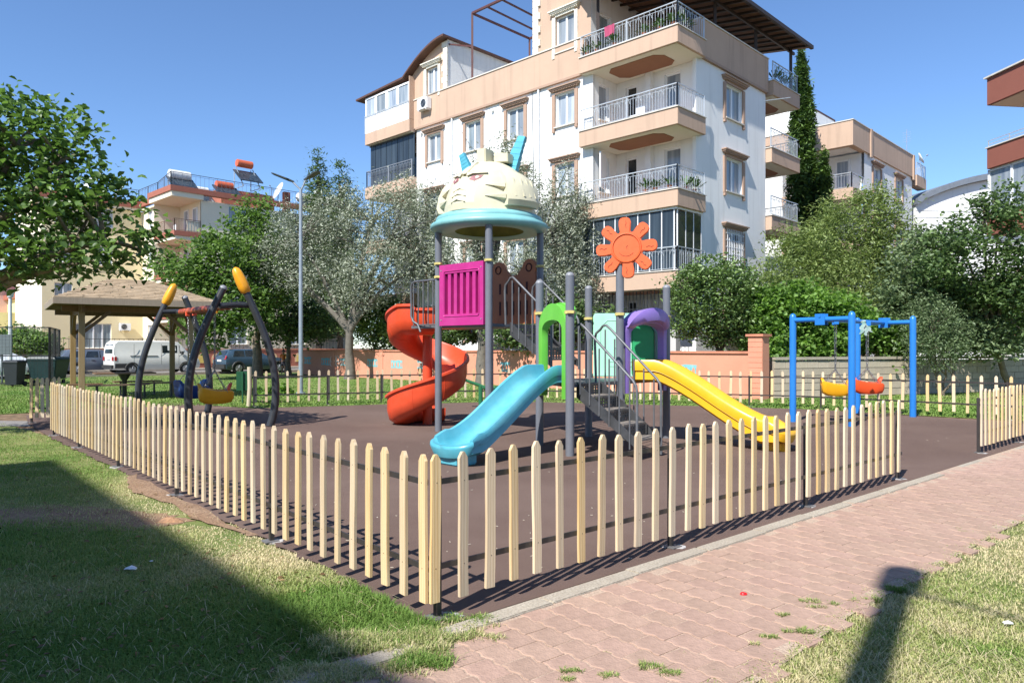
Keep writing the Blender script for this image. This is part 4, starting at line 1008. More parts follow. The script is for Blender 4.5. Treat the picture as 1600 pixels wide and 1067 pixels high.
bp0 = V(-7.35, 20.2, 0); bn = thing('litter_bin', 'dark green square litter bin on twin legs beside the fence gap', 'litter bin', bp0)
m1 = MB(); m1.obox(bp0+V(0, 0, .60), V(.9, .3, 0).normalized(), V(-.3, .9, 0).normalized(), V(0, 0, 1), .20, .17, .26); m1.build('bin_body', M_bing, bn, bevel=.01)
for sg in (-1, 1):
    m1 = MB(); m1.tube([bp0+V(.09*sg+.12, -.2, 0), bp0+V(.09*sg+.12, -.2, .86)], .022, 8); m1.build('leg', M_bing, bn, smooth=40)
M_seg = mat('seesaw_green', (.02, .13, .05), .4, var=.15)
s0 = V(-1.3, 19.0, 0); ss = thing('seesaw', 'green steel tube seesaw behind the tower', 'seesaw', V(-.9, 18.6, 0))
m1 = MB(); A_, B_ = P(712, 588, 18.4), P(808, 624, 18.4); m1.tube([A_, B_], .04, 10); m1.build('beam', M_seg, ss, smooth=40)
m1 = MB()
for px_ in (751, 776):
    q = P(px_, 604, 18.4); m1.tube([V(q.x, q.y, 0), V(q.x, q.y, .56)], .055, 12)
q0, q1 = P(751, 606, 18.4), P(776, 606, 18.4); m1.tube([q0, q1], .04, 10); m1.build('frame', M_seg, ss, smooth=40)
for t in (.06, .94):
    m1 = MB(); c = A_.lerp(B_, t); m1.obox(c+V(0, 0, .06), V(1, 0, 0), V(0, 1, 0), V(0, 0, 1), .13, .12, .02); m1.tube([c+V(.1, -.13, .25), c+V(.1, .13, .25)], .014, 6); m1.tube([c+V(.1, 0, 0), c+V(.1, 0, .25)], .014, 6); m1.build('seat', M_seg, ss)

# wheelie bin and dumpster beyond the left lawn
M_bink = mat('bin_black', (.015, .018, .02), .5, var=.2); M_dump = mat('dumpster_teal', (.008, .028, .03), .45, var=.2)
def wheelie(px_, Yy, label, m_, w_=.28, h=1.0):
    c = P(px_, 600, Yy); c = V(c.x, c.y, 0); t_ = thing('wheelie_bin', label, 'bin', c)
    m1 = MB(); rg = [[c+V(a*w_*k, b*w_*k, z) for a, b in ((-1, -1), (1, -1), (1, 1), (-1, 1))] for z, k in ((.06, .8), (h*.9, 1.0), (h*.92, 1.08), (h*.95, 1.08))]; m1.loft(rg, cap=True); m1.build('bin_body', m_, t_, bevel=.01)
    m1 = MB(); m1.loft([[c+V(a*w_*k, b*w_*k, z) for a, b in ((-1, -1), (1, -1), (1, 1), (-1, 1))] for z, k in ((h*.95, 1.1), (h*1.0, 1.05), (h*1.04, .7))], cap=True); m1.build('lid', m_, t_, bevel=.01)
    for sg in (-1, 1):
        m1 = MB(); m1.tube([c+V(sg*w_*.8, w_*.8, .1), c+V(sg*w_*1.0, w_*.8, .1)], .1, 12); m1.build('wheel', M_bink, t_)
wheelie(23, 29, 'black wheelie bin on the far left grass in front of the white car', M_bink)
c = P(76, 590, 31.5); c = V(c.x, c.y, 0); dm_ = thing('dumpster', 'dark teal waste container behind the left gazebo posts', 'waste container', c)
m1 = MB(); m1.loft([[c+V(a*.62*k, b*.5*k, z) for a, b in ((-1, -1), (1, -1), (1, 1), (-1, 1))] for z, k in ((.2, .8), (.95, 1.0), (1.0, 1.06), (1.04, 1.06))], cap=True); m1.build('container_body', M_dump, dm_, bevel=.02)
m1 = MB(); m1.loft([[c+V(a*.62*k, b*.5*k, z) for a, b in ((-1, -1), (1, -1), (1, 1), (-1, 1))] for z, k in ((1.04, 1.05), (1.13, .95), (1.15, .5))], cap=True); m1.build('lid', M_dump, dm_, bevel=.02)
for i, j in ((-1, -1), (1, -1), (-1, 1), (1, 1)):
    m1 = MB(); m1.tube([c+V(i*.42-.03, j*.35, .09), c+V(i*.42+.03, j*.35, .09)], .09, 10); m1.build('wheel', M_bink, dm_)

# black mesh fence at the far left
mf = thing('mesh_fence', 'black steel mesh court fence on the far left beyond the lawn', 'fence', V(-21, 29.5, 0))
M_bf = mat('black_fence', (.02, .02, .02), .5)
f0, f1 = V(-25.5, 28.5, 0), V(-18.6, 29.6, 0); f2 = V(-20.4, 33.6, 0)
fd0 = (f1-f0).normalized()
for (A, B, H, n) in ((f0, f1, 2.35, 4), (f1, V(-20.6, 33.5, 0), 2.35, 3)):
    L = (B-A).length; dd = (B-A)/L
    for k in range(n):
        m1 = MB(); q = A+dd*(L*k/(n-1)); m1.tube([q, q+V(0, 0, H)], .045, 8); m1.build('post', M_bf, mf, smooth=40)
    for z in (.1, 1.2, H-.02):
        m1 = MB(); m1.bar(A+V(0, 0, z), B+V(0, 0, z), .05, .05); m1.build('rail', M_bf, mf)
    m1 = MB()
    for k in range(int(L/.13)): q = A+dd*(.13*k+.05); m1.bar(q+V(0, 0, .1), q+V(0, 0, H), .006, .006)
    for k in range(16): z = .15+k*.14; m1.bar(A+V(0, 0, z), B+V(0, 0, z), .006, .006)
    stuff(m1.build('mesh_wire', M_bf, mf))
c = P(16, 600, 34); c = V(c.x, c.y, 0); lp2 = thing('street_lamp', 'white lamp pole at the far left edge behind the mulberry leaves', 'street lamp', c)
m1 = MB(); m1.tube([c, c+V(0, 0, 3.9)], [.085, .07], 12); m1.tube([c+V(0, 0, 3.85), c+V(0, 0, 4.05), c+V(0, 0, 4.2)], [.12, .16, .02], 10); m1.build('pole', mat('white_pole', (.6, .62, .63), .5), lp2, smooth=40)
c = P(2, 570, 30.5); m1 = MB(); m1.obox(V(c.x, c.y, 1.65), V(1, 0.1, 0).normalized(), V(-.1, 1, 0).normalized(), V(0, 0, 1), .42, .03, .42); m1.tube([V(c.x, c.y+.05, 0), V(c.x, c.y+.05, 1.4)], .04, 8)
tag(m1.build('notice_board', mat('board_grey', (.10, .125, .13), .6), None, origin=V(c.x, c.y, 0), bevel=.005), 'plain grey board on a post at the far left edge behind the mesh fence', 'notice board')

# litter
def crumple(name, label, c, s, m_, seed, cat='litter'):
    r = random.Random(seed); m1 = MB(); rg = []
    for k in range(5):
        u = k/4; rr = s*(.35+.65*math.sin(PI*(.12+.76*u)))
        rg.append([c+V((u-.5)*s*2.2, 0, .004)+V(r.uniform(-.2, .2)*s, rr*math.cos(t*PI/3)*r.uniform(.6, 1), max(0, rr*.45+rr*.5*math.sin(t*PI/3)*r.uniform(.6, 1))) for t in range(6)])
    m1.loft(rg, cap=True); tag(m1.build(name, m_, None, origin=c), label, cat)
M_pap = mat('paper_white', (.72, .74, .76), .7, var=.1)
crumple('paper_scrap', 'crumpled white paper lying on the shaded grass', G(205, 891), .033, M_pap, 1)
crumple('paper_scrap', 'small white paper ball on the dry grass at the far right edge', G(1575, 976), .022, M_pap, 2)
crumple('paper_scrap', 'tiny white scrap beside the larger paper on the shaded lawn', G(237, 878), .012, M_pap, 3)
c = G(1161, 928, .008); m1 = MB(); m1.lathe([(.001, .012), (.012, .012), (.016, .008), (.018, 0)], c, 14); m1.obox(c+V(.008, -.006, .006), V(1, 0, 0), V(0, 1, 0), V(0, 0, 1), .012, .008, .005)
tag(m1.build('bottle_cap', mat('cap_red', (.65, .015, .02), .4), None, origin=c, smooth=40), 'small red plastic cap lying on the pink paving', 'bottle cap')
rr = random.Random(9); m1 = MB()
for k in range(170):
    px_, py_ = rr.uniform(430, 1500), rr.uniform(640, 900); q = G(px_, py_, .004)
    if not (inpoly([q.x], [q.y], [(p[0], p[1]) for p in poly_rub])[0]): continue
    a = rr.uniform(0, PI); L = rr.uniform(.008, .03); m1.bar(q, q+V(math.cos(a)*L, math.sin(a)*L, .001), .005, .003)
stuff(tag(m1.build('straw_flecks', mat('straw_fleck', (.52, .46, .36), .9), None), 'pale dry flecks scattered over the play surface', 'debris'))

# ------------------------------------------------ vehicles
M_glass = mat('car_glass', (.02, .026, .03), .08, var=.3, spec=.8)
M_tyre = mat('tyre', (.018, .018, .018), .85); M_rim = mat('rim_alloy', (.42, .43, .45), .35, .6)
M_tail = mat('tail_lamp', (.35, .01, .01), .3); M_trim = mat('car_trim', (.03, .03, .03), .6); M_lampg = mat('head_lamp', (.5, .52, .55), .15)
def car(label, cat, name, rear, dirv, L, W, H, m_, side, roofline, wheels, wr, windows, belt, extra=None):
    """side profile polygon (x along the car from rear, z); roofline: list of (x,z,w) section rings; viewed side = right-hand normal"""
    th = thing(name, label, cat, rear); s = V(dirv.y, -dirv.x, 0)   # s = side nearest the viewer
    def T(x, y, z): return rear+dirv*x+s*y+V(0, 0, z)
    m1 = MB(); rg = []
    for (x, zb, zs, zt, wt) in roofline:       # x, bottom z, shoulder z, top z, top half width factor
        hw = W/2
        rg.append([T(x, -hw*.92, zb), T(x, -hw, zb+.12), T(x, -hw, zs-.12), T(x, -hw*.95, zs), T(x, -hw*wt, zt-.05), T(x, -hw*wt*.88, zt), T(x, 0, zt+.02),
                   T(x, hw*wt*.88, zt), T(x, hw*wt, zt-.05), T(x, hw*.95, zs), T(x, hw, zs-.12), T(x, hw, zb+.12), T(x, hw*.92, zb)])
    m1.loft(rg, cap=True); body = m1.build('body', m_, th, smooth=38)
    # side windows on both sides: solid glass plates set 6 mm proud of the leaning cabin side
    def cabin(x, z, sg):
        for r0, r1 in zip(roofline, roofline[1:]):
            if r0[0] <= x <= r1[0]:
                u = (x-r0[0])/(r1[0]-r0[0]+1e-9); zs = r0[2]+(r1[2]-r0[2])*u; zt = r0[3]-.05+(r1[3]-r0[3])*u; wt = r0[4]+(r1[4]-r0[4])*u
                v_ = (z-zs)/max(.01, zt-zs); return T(x, sg*(W/2*(.95+(wt-.95)*v_)+.006), z)
        return T(x, sg*W/2, z)
    for poly in windows:
        for sg in (-1, 1):
            m2 = MB(); a = [cabin(x, z, sg) for x, z in poly]; b = [p-s*sg*.02 for p in a]; n = len(a)
            m2.add(a+b, [tuple(range(n)), tuple(range(n, 2*n))]+[(i, (i+1) % n, n+(i+1) % n, n+i) for i in range(n)]); m2.build('side_window', M_glass, th)
    for x in wheels:
        for sg in (-1, 1):
            c = T(x, sg*(W/2-.07), wr)
            m2 = MB(); m2.tube([c-s*sg*.12, c+s*sg*.08], wr, 20); wo = m2.build('wheel', M_tyre, th, bevel=.02, smooth=40)
            m2 = MB(); m2.tube([c+s*sg*.078, c+s*sg*.086], wr*.62, 18)
            for k in range(5): a = k*2*PI/5; m2.bar(c+s*sg*.092, c+s*sg*.092+(dirv*math.cos(a)+V(0, 0, math.sin(a)))*wr*.58, .05, .015)
            m2.build('rim', M_rim, wo)
            m2 = MB(); pts = [c+s*sg*.075+(dirv*math.cos(t)+V(0, 0, math.sin(t)))*(wr+.05) for t in [PI*k/10 for k in range(11)]]; m2.tube(pts, .045, 6); m2.build('wheel_arch', M_trim, th)
    if extra: extra(th, T, s)
    return th
def rear_glass(th, T, pts, name='rear_window', m_=None, t=.012):
    m2 = MB(); a = [T(*p) for p in pts]; n = len(a); nn = (a[1]-a[0]).cross(a[2]-a[1]).normalized(); b = [p-nn*t for p in a]; a2 = [p+nn*t for p in a]
    m2.add(a2+b, [tuple(range(n)), tuple(range(n, 2*n))]+[(i, (i+1) % n, n+(i+1) % n, n+i) for i in range(n)]); m2.build(name, m_ or M_glass, th)
M_van = mat('van_white', (.68, .67, .62), .35, var=.04, coat=.4, dirt=.15, dirtcol=(.5, .48, .42))
def van_x(th, T, s):
    rear_glass(th, T, [(-.01, -.62, 1.22), (-.01, .62, 1.22), (.07, .58, 1.72), (.07, -.58, 1.72)])
    for sg in (-1, 1):
        rear_glass(th, T, [(-.035, sg*.86, .80), (-.035, sg*.66, .80), (-.035, sg*.66, 1.02), (-.035, sg*.86, 1.02)], 'tail_light', M_tail)
        rear_glass(th, T, [(.02, sg*.925, .80), (.14, sg*.925, .80), (.14, sg*.925, 1.02), (.02, sg*.925, 1.02)], 'tail_light', M_tail)
        m2 = MB(); m2.obox(T(.55, sg*.925, .50), b_, s, V(0, 0, 1), .50, .012, .13); m2.build('side_trim', M_trim, th)
        m2 = MB(); m2.obox(T(1.6, sg*.925, 1.05), b_, s, V(0, 0, 1), .75, .012, .018); m2.build('door_rail', M_trim, th)
        for x in (1.05, 2.55, 3.55): m2 = MB(); m2.obox(T(x, sg*.915, 1.15), b_, s, V(0, 0, 1), .006, .008, .6); m2.build('panel_gap', M_trim, th)
        m2 = MB(); m2.obox(T(3.72, sg*1.0, 1.22), b_, s, V(0, 0, 1), .05, .09, .10); m2.build('mirror', M_trim, th, bevel=.01)
    m2 = MB(); m2.obox(T(-.05, 0, .45), b_, s, V(0, 0, 1), .07, .86, .10); m2.build('bumper', M_trim, th, bevel=.02)
    m2 = MB(); m2.obox(T(-.03, 0, .92), b_, s, V(0, 0, 1), .008, .26, .055); m2.build('number_plate', M_pap, th)
vrear = V(-22.3, 41.25, 0)
car('old white panel van parked behind the gazebo', 'van', 'parked_van', vrear+V(-.65, .63, 0), b_, 4.8, 1.84, 1.94, M_van, None,
    [(0, .30, 1.1, 1.15, .96), (.02, .28, 1.15, 1.55, .92), (.09, .28, 1.15, 1.80, .88), (.25, .26, 1.15, 1.93, .86), (3.0, .26, 1.15, 1.93, .86), (3.6, .26, 1.12, 1.86, .84), (4.15, .28, 1.10, 1.30, .84), (4.2, .28, 1.05, 1.15, .90), (4.7, .30, .9, .98, .88), (4.8, .35, .7, .80, .85)],
    [.95, 3.95], .31, [[(2.62, 1.22), (3.48, 1.22), (3.48, 1.66), (2.62, 1.66)], [(3.62, 1.20), (4.08, 1.20), (3.70, 1.66), (3.62, 1.66)]], 1.15, van_x)
M_gcar = mat('car_slate', (.085, .105, .14), .3, var=.06, coat=.5)
def est_x(th, T, s):
    rear_glass(th, T, [(.05, -.55, .95), (.05, .55, .95), (.45, .50, 1.32), (.45, -.50, 1.32)])
    for sg in (-1, 1):
        m2 = MB(); m2.obox(T(1.75, sg*.84, .80), b_, s, V(0, 0, 1), .10, .012, .02); m2.build('door_handle', M_trim, th)
        rear_glass(th, T, [(-.02, sg*.78, .70), (-.02, sg*.5, .70), (-.02, sg*.5, .86), (-.02, sg*.78, .86)], 'tail_light', M_tail)
    m2 = MB(); m2.obox(T(-.03, 0, .42), b_, s, V(0, 0, 1), .06, .8, .09); m2.build('bumper', M_trim, th, bevel=.02)
    m2 = MB(); m2.bar(T(.9, .55, 1.47), T(2.6, .55, 1.47), .03); m2.bar(T(.9, -.55, 1.47), T(2.6, -.55, 1.47), .03); m2.build('roof_rack', M_trim, th)
car('slate grey estate car half hidden behind the white van', 'car', 'parked_car', V(-26.1, 42.0, 0), b_, 4.3, 1.68, 1.44, M_gcar, None,
    [(0, .35, .85, .90, .9), (.05, .25, .92, .96, .9), (.5, .22, .92, 1.38, .74), (.8, .22, .92, 1.42, .74), (2.3, .22, .90, 1.42, .74), (3.05, .24, .88, .95, .72), (4.1, .26, .75, .80, .80), (4.3, .34, .60, .66, .8)],
    [.95, 3.4], .31, [[(.50, .98), (1.25, .98), (1.20, 1.32), (.62, 1.32)], [(1.36, .97), (2.05, .97), (2.05, 1.32), (1.50, 1.32)], [(2.12, .96), (2.85, .96), (2.40, 1.32), (2.12, 1.32)]], .9, est_x)
M_wcar = mat('car_white', (.70, .72, .74), .25, var=.03, coat=.5)
car('white saloon car at the far left behind the mesh fence', 'car', 'parked_car', V(-26.3, 34.0, 0), b_, 4.4, 1.74, 1.42, M_wcar, None,
    [(0, .35, .85, .9, .85), (.1, .25, .92, .98, .85), (.6, .22, .93, 1.05, .74), (1.2, .22, .93, 1.38, .70), (2.3, .22, .92, 1.42, .70), (3.2, .24, .90, 1.0, .70), (4.1, .26, .78, .84, .78), (4.4, .36, .60, .66, .76)],
    [.85, 3.55], .32, [[(1.0, 1.0), (2.0, .99), (2.0, 1.33), (1.35, 1.30)], [(2.08, .99), (3.0, .97), (2.5, 1.30), (2.08, 1.34)]], .9, lambda th, T, s: [rear_glass(th, T, [(4.405, .75, .66), (4.405, .45, .66), (4.3, .45, .76), (4.3, .75, .76)], 'headlight', M_lampg)])
M_suv = mat('car_navy', (.035, .065, .10), .25, var=.06, coat=.5)
def suv_x(th, T, s):
    rear_glass(th, T, [(.02, -.6, .98), (.02, .6, .98), (.22, .52, 1.34), (.22, -.52, 1.34)])
    for sg in (-1, 1): rear_glass(th, T, [(-.01, sg*.84, .85), (-.01, sg*.62, .85), (.06, sg*.62, 1.05), (.06, sg*.84, 1.05)], 'tail_light', M_tail)
    m2 = MB(); m2.obox(T(-.03, 0, .42), b_, s, V(0, 0, 1), .07, .82, .14); m2.build('bumper', M_trim, th, bevel=.03)
    m2 = MB(); m2.obox(T(-.02, 0, .78), b_, s, V(0, 0, 1), .008, .26, .055); m2.build('number_plate', M_pap, th)
car('navy hatchback parked in tree shade behind the green bin', 'car', 'parked_car', V(-17.2, 43.3, 0), b_, 4.1, 1.74, 1.45, M_suv, None,
    [(0, .35, .9, .95, .9), (.05, .25, .95, 1.05, .86), (.28, .22, .95, 1.38, .76), (.5, .22, .95, 1.44, .74), (1.9, .22, .93, 1.45, .74), (2.8, .24, .92, 1.0, .72), (3.9, .26, .80, .86, .80), (4.1, .36, .60, .68, .8)],
    [.75, 3.3], .33, [[(.45, 1.0), (1.15, 1.0), (1.15, 1.36), (.6, 1.36)], [(1.22, 1.0), (1.9, 1.0), (1.9, 1.37), (1.22, 1.37)], [(1.97, .99), (2.6, .98), (2.15, 1.35), (1.97, 1.37)]], .9, suv_x)

# ------------------------------------------------ the child in orange by the car
M_skin = mat('skin', (.32, .17, .11), .6); M_shirt = mat('shirt_orange', (.62, .17, .03), .8, var=.15, vscale=10); M_short = mat('shorts_dark', (.05, .045, .06), .85); M_hair = mat('hair_dark', (.012, .009, .008), .7)
pc = V(-13.35, 43.0, 0); ps = thing('person', 'person in an orange shirt with short dark hair standing beside the navy car', 'person', pc)
def skinned(name, pts, edges, radii, m_, par, sub=2):
    me = bpy.data.meshes.new(name); me.from_pydata([tuple(V(*p)) for p in pts], edges, []); me.materials.append(m_)
    o = bpy.data.objects.new(name, me); C.objects.link(o); o.parent = par
    md = o.modifiers.new('skin', 'SKIN'); md.use_smooth_shade = True
    for v, r_ in zip(me.skin_vertices[0].data if me.skin_vertices else [], radii): v.radius = (r_, r_)
    if not me.skin_vertices:
        bpy.context.view_layer.update()
        for v, r_ in zip(me.skin_vertices[0].data, radii): v.radius = (r_, r_)
    me.skin_vertices[0].data[0].use_root = True
    o.modifiers.new('sub', 'SUBSURF').levels = sub; o.modifiers['sub'].render_levels = sub
    return o
H = 1.42
bp_ = [(0, 0, .72), (0, .01, .88), (0, .01, 1.05), (0, 0, 1.14), (0, 0, 1.19), (0, -.01, 1.28), (0, -.01, 1.36),
       (-.08, 0, .68), (-.085, -.01, .40), (-.09, .02, .07), (-.095, -.1, .03), (.08, 0, .68), (.085, -.03, .40), (.09, .02, .07), (.095, -.1, .03),
       (-.15, 0, 1.11), (-.19, .01, .90), (-.17, -.08, .72), (-.165, -.11, .66), (.15, 0, 1.11), (.20, .02, .90), (.21, -.05, .70), (.21, -.08, .64)]
be_ = [(0, 1), (1, 2), (2, 3), (3, 4), (4, 5), (5, 6), (0, 7), (7, 8), (8, 9), (9, 10), (0, 11), (11, 12), (12, 13), (13, 14), (3, 15), (15, 16), (16, 17), (17, 18), (3, 19), (19, 20), (20, 21), (21, 22)]
br_ = [.11, .10, .11, .075, .042, .085, .075, .075, .052, .036, .03, .075, .052, .036, .03, .05, .036, .028, .022, .05, .036, .028, .022]
try:
    skinned('body', bp_, be_, br_, M_skin, ps)
    skinned('shirt', [(0, 0, .78), (0, .01, .92), (0, .01, 1.05), (0, 0, 1.13), (-.15, 0, 1.11), (-.185, .01, .96), (.15, 0, 1.11), (.19, .02, .96)], [(0, 1), (1, 2), (2, 3), (3, 4), (4, 5), (3, 6), (6, 7)], [.125, .118, .125, .085, .066, .056, .066, .056], M_shirt, ps)
    skinned('shorts', [(0, 0, .76), (0, 0, .70), (-.085, 0, .62), (-.09, -.01, .45), (.085, 0, .62), (.09, -.02, .45)], [(0, 1), (1, 2), (2, 3), (1, 4), (4, 5)], [.125, .12, .085, .078, .085, .078], M_short, ps)
except Exception as e: print('skin', e)
m1 = MB(); rg = []
for k in range(7):
    z = 1.30+.145*k/6*1.0; rr_ = .098*math.cos(max(0, (k-1)/5)*PI/2*.96); rg.append([pc+V(rr_*math.cos(t*PI/8), .012+rr_*1.05*math.sin(t*PI/8) if math.sin(t*PI/8) > -.3 or k > 2 else .0, z) for t in range(16)])
m1.loft(rg, cap=True); m1.build('hair', M_hair, ps, smooth=70)
# face features
m1 = MB()
for sg in (-1, 1): m1.obox(pc+V(sg*.035, -.095, 1.315), V(1, 0, 0), V(0, 1, 0), V(0, 0, 1), .011, .006, .006)
m1.build('eye', M_hair, ps); m1 = MB(); m1.obox(pc+V(0, -.10, 1.285), V(1, 0, 0), V(0, 1, 0), V(0, 0, 1), .009, .014, .016); m1.build('nose', M_skin, ps)
# ------------------------------------------------ buildings
def frame(o, a=a_, b=b_):
    o = Vector(o); a = a.normalized(); b = b.normalized()
    return lambda s, t, z: o+a*s+b*t+V(0, 0, z)
class Face:
    def __init__(s, fr, kind, c): s.fr = fr; s.kind = kind; s.c = c
    def p(s, u, z, n=0.0):
        k = s.kind
        if k == 'L': return s.fr(u, s.c-n, z)       # looks towards -b
        if k == 'R': return s.fr(s.c-n, u, z)       # looks towards -a
        if k == 'l': return s.fr(u, s.c+n, z)
        if k == 'r': return s.fr(s.c+n, u, z)
def fbox(m, fc, u0, u1, z0, z1, n0, n1):
    P_ = [fc.p(u, z, n) for n in (n0, n1) for z in (z0, z1) for u in (u0, u1)]
    m.add(P_, [(0, 2, 3, 1), (4, 5, 7, 6), (0, 1, 5, 4), (2, 6, 7, 3), (0, 4, 6, 2), (1, 3, 7, 5)])
def fwall(m, fc, u0, u1, z0, z1, holes=(), reveal=.2):
    us = sorted({u0, u1, *[h[0] for h in holes], *[h[1] for h in holes]}); zs = sorted({z0, z1, *[h[2] for h in holes], *[h[3] for h in holes]})
    us = [u for u in us if u0 <= u <= u1]; zs = [z for z in zs if z0 <= z <= z1]
    for i in range(len(us)-1):
        for j in range(len(zs)-1):
            cu, cz = (us[i]+us[i+1])/2, (zs[j]+zs[j+1])/2
            if any(h[0] < cu < h[1] and h[2] < cz < h[3] for h in holes): continue
            m.quad(fc.p(us[i], zs[j]), fc.p(us[i+1], zs[j]), fc.p(us[i+1], zs[j+1]), fc.p(us[i], zs[j+1]))
    for h in holes:
        a, b, c, d = h[:4]
        for q in (((a, c), (b, c)), ((b, c), (b, d)), ((b, d), (a, d)), ((a, d), (a, c))):
            m.quad(fc.p(*q[0]), fc.p(*q[1]), fc.p(*q[1], -reveal), fc.p(*q[0], -reveal))
M_white = mat('stucco_white', (.79, .79, .77), .92, var=.03, vscale=.5, bump=.25, bscale=18, dirt=.35, dirtcol=(.62, .61, .57), streak=.22)
M_peach = mat('stucco_peach', (.49, .345, .25), .92, var=.05, vscale=.6, bump=.25, bscale=18, dirt=.4, dirtcol=(.37, .26, .20), streak=.3)
M_peachd = mat('stucco_peach_dark', (.40, .235, .15), .92, var=.06, vscale=.8, bump=.2, bscale=18)
M_trimp = mat('trim_peach', (.38, .255, .185), .85, var=.06, dirt=.3, dirtcol=(.3, .2, .15))
M_brow = mat('soffit_brown', (.27, .125, .07), .9, var=.05)
M_soff = mat('soffit_cream', (.70, .66, .56), .92, var=.03, vscale=1)
M_pvc = mat('pvc_white', (.80, .81, .82), .35, var=.02)
M_win = mat('pane_curtained', (.17, .215, .26), .10, col2=(.40, .44, .46), vscale=1.3, spec=.7, detail=1, stretch=(3, 3, .25), objrand=.3)
M_wind = mat('pane_dark', (.025, .03, .034), .08, var=.4, vscale=2, spec=.7)
M_smoke = mat('pane_smoked', (.020, .028, .038), .16, col2=(.05, .068, .085), vscale=1.2, spec=.35, stretch=(4, 4, .2), detail=1)
M_roofb = mat('roof_brown', (.10, .045, .03), .6, var=.15, vscale=3)
M_under = mat('canopy_boards', (.22, .10, .05), .8, var=.25, vscale=3)
M_beam = mat('canopy_beam', (.035, .022, .018), .6)
M_rosteel = mat('pergola_steel', (.09, .03, .025), .6, var=.2)
M_grail = mat('balcony_steel', (.48, .51, .53), .4, .3, var=.1)
M_quoin = mat('quoin_stone', (.74, .70, .60), .9, var=.15, vscale=4, bump=.3)
M_lintel = mat('coping_stone', (.60, .56, .50), .8, var=.1)

def window(fc, u, w, z0, z1, par, glass=None, trim=None, arch=True, mull=1, label=None, bars=False):
    glass = glass or M_win; u0, u1 = u-w/2, u+w/2
    m1 = MB(); f = .065
    fbox(m1, fc, u0, u1, z0, z0+f, -.19, -.09); fbox(m1, fc, u0, u1, z1-f, z1, -.19, -.09)
    fbox(m1, fc, u0, u0+f, z0+f, z1-f, -.19, -.09); fbox(m1, fc, u1-f, u1, z0+f, z1-f, -.19, -.09)
    for k in range(mull): c = u0+w*(k+1)/(mull+1); fbox(m1, fc, c-.045, c+.045, z0+f, z1-f, -.185, -.085)
    wo = m1.build('window', M_pvc, par)
    if label: wo['label'] = label
    for k in range(mull+1):
        a, b = u0+w*k/(mull+1)+.05, u0+w*(k+1)/(mull+1)-.05
        m1 = MB(); fbox(m1, fc, a, b, z0+f*.8, z1-f*.8, -.16, -.135); m1.build('pane', glass, wo)
    if trim:
        m1 = MB(); fbox(m1, fc, u0-.17, u0-.001, z0-.10, z1, .002, .07); fbox(m1, fc, u1+.001, u1+.17, z0-.10, z1, .002, .07)
        fbox(m1, fc, u0-.001, u1+.001, z1+.001, z1+.1, .003, .06)
        fbox(m1, fc, u0-.15, u0-.02, z0-.22, z0-.102, .002, .09); fbox(m1, fc, u1+.02, u1+.15, z0-.22, z0-.102, .002, .09)
        m1.build('surround', trim, wo)
        m1 = MB(); fbox(m1, fc, u0-.19, u1+.19, z1+.101, z1+.16, .002, .10); fbox(m1, fc, u0-.25, u1+.25, z1+.161, z1+.22, .002, .17); fbox(m1, fc, u0-.29, u1+.29, z1+.221, z1+.27, .002, .22)
        n = int((w+.5)/.09)
        for k in range(n): c = u0-.22+(w+.44)*(k+.5)/n; fbox(m1, fc, c-.022, c+.022, z1+.105, z1+.16, .101, .14)
        m1.build('cornice', trim, wo)
    m1 = MB(); fbox(m1, fc, u0-.04, u1+.04, z0-.05, z0-.001, -.09, .10); m1.build('sill', M_lintel, wo)
    if bars:
        m1 = MB()
        for k in range(10): c = u0+w*(k+.5)/10; fbox(m1, fc, c-.01, c+.01, z0-.05, z1+.02, .075, .095)
        for k in range(5): c = z0+(z1-z0)*(k+.5)/5; fbox(m1, fc, u0-.05, u1+.05, c-.01, c+.01, .07, .09)
        m1.build('window_bars', M_pvc, wo)
    return wo

def railing_path(pts, par, h=.86, m_=None, gap=.125, arches=True, name='railing', gate=None):
    m_ = m_ or M_grail; m1 = MB()
    for p, q in zip(pts, pts[1:]):
        d = q-p; L = d.length; d = d/L
        m1.bar(p+V(0, 0, h), q+V(0, 0, h), .045, .035); m1.bar(p+V(0, 0, .06), q+V(0, 0, .06), .025, .02); m1.bar(p+V(0, 0, h-.12), q+V(0, 0, h-.12), .014, .014)
        n = max(2, int(L/gap))
        for k in range(n):
            c = p+d*(L*(k+.5)/n); m1.bar(c+V(0, 0, .06), c+V(0, 0, h-(.12 if k % 2 else .02)), .014, .014)
            if arches and k % 4 == 1:
                g = L/n*.9; 
                for t in range(4):
                    a0, a1 = PI*t/4, PI*(t+1)/4
                    m1.bar(c+d*(g-g*math.cos(a0))+V(0, 0, h-.3+.18*math.sin(a0)), c+d*(g-g*math.cos(a1))+V(0, 0, h-.3+.18*math.sin(a1)), .012, .012)
        for c in [p, q]+([p.lerp(q, .5)] if L > 3 else []): m1.bar(c, c+V(0, 0, h+.02), .04, .04)
    return m1.build(name, m_, par, recalc=False)

def octa(m, fr, s0, s1, t0, t1, z0, z1, ch=.35):
    pts = [(s0+ch, t0), (s1-ch, t0), (s1, t0+ch), (s1, t1-ch), (s1-ch, t1), (s0+ch, t1), (s0, t1-ch), (s0, t0+ch)]
    n = 8; vs_ = [fr(s, t, z0) for s, t in pts]+[fr(s, t, z1) for s, t in pts]
    m.add(vs_, [tuple(range(n)), tuple(range(n, 2*n))]+[(i, (i+1) % n, n+(i+1) % n, n+i) for i in range(n)])
def xbox(m, fr, s0, s1, t0, t1, z0, z1):
    vs_ = [fr(s, t, z) for z in (z0, z1) for t in (t0, t1) for s in (s0, s1)]
    m.add(vs_, [(0, 2, 3, 1), (4, 5, 7, 6), (0, 1, 5, 4), (2, 6, 7, 3), (0, 4, 6, 2), (1, 3, 7, 5)])

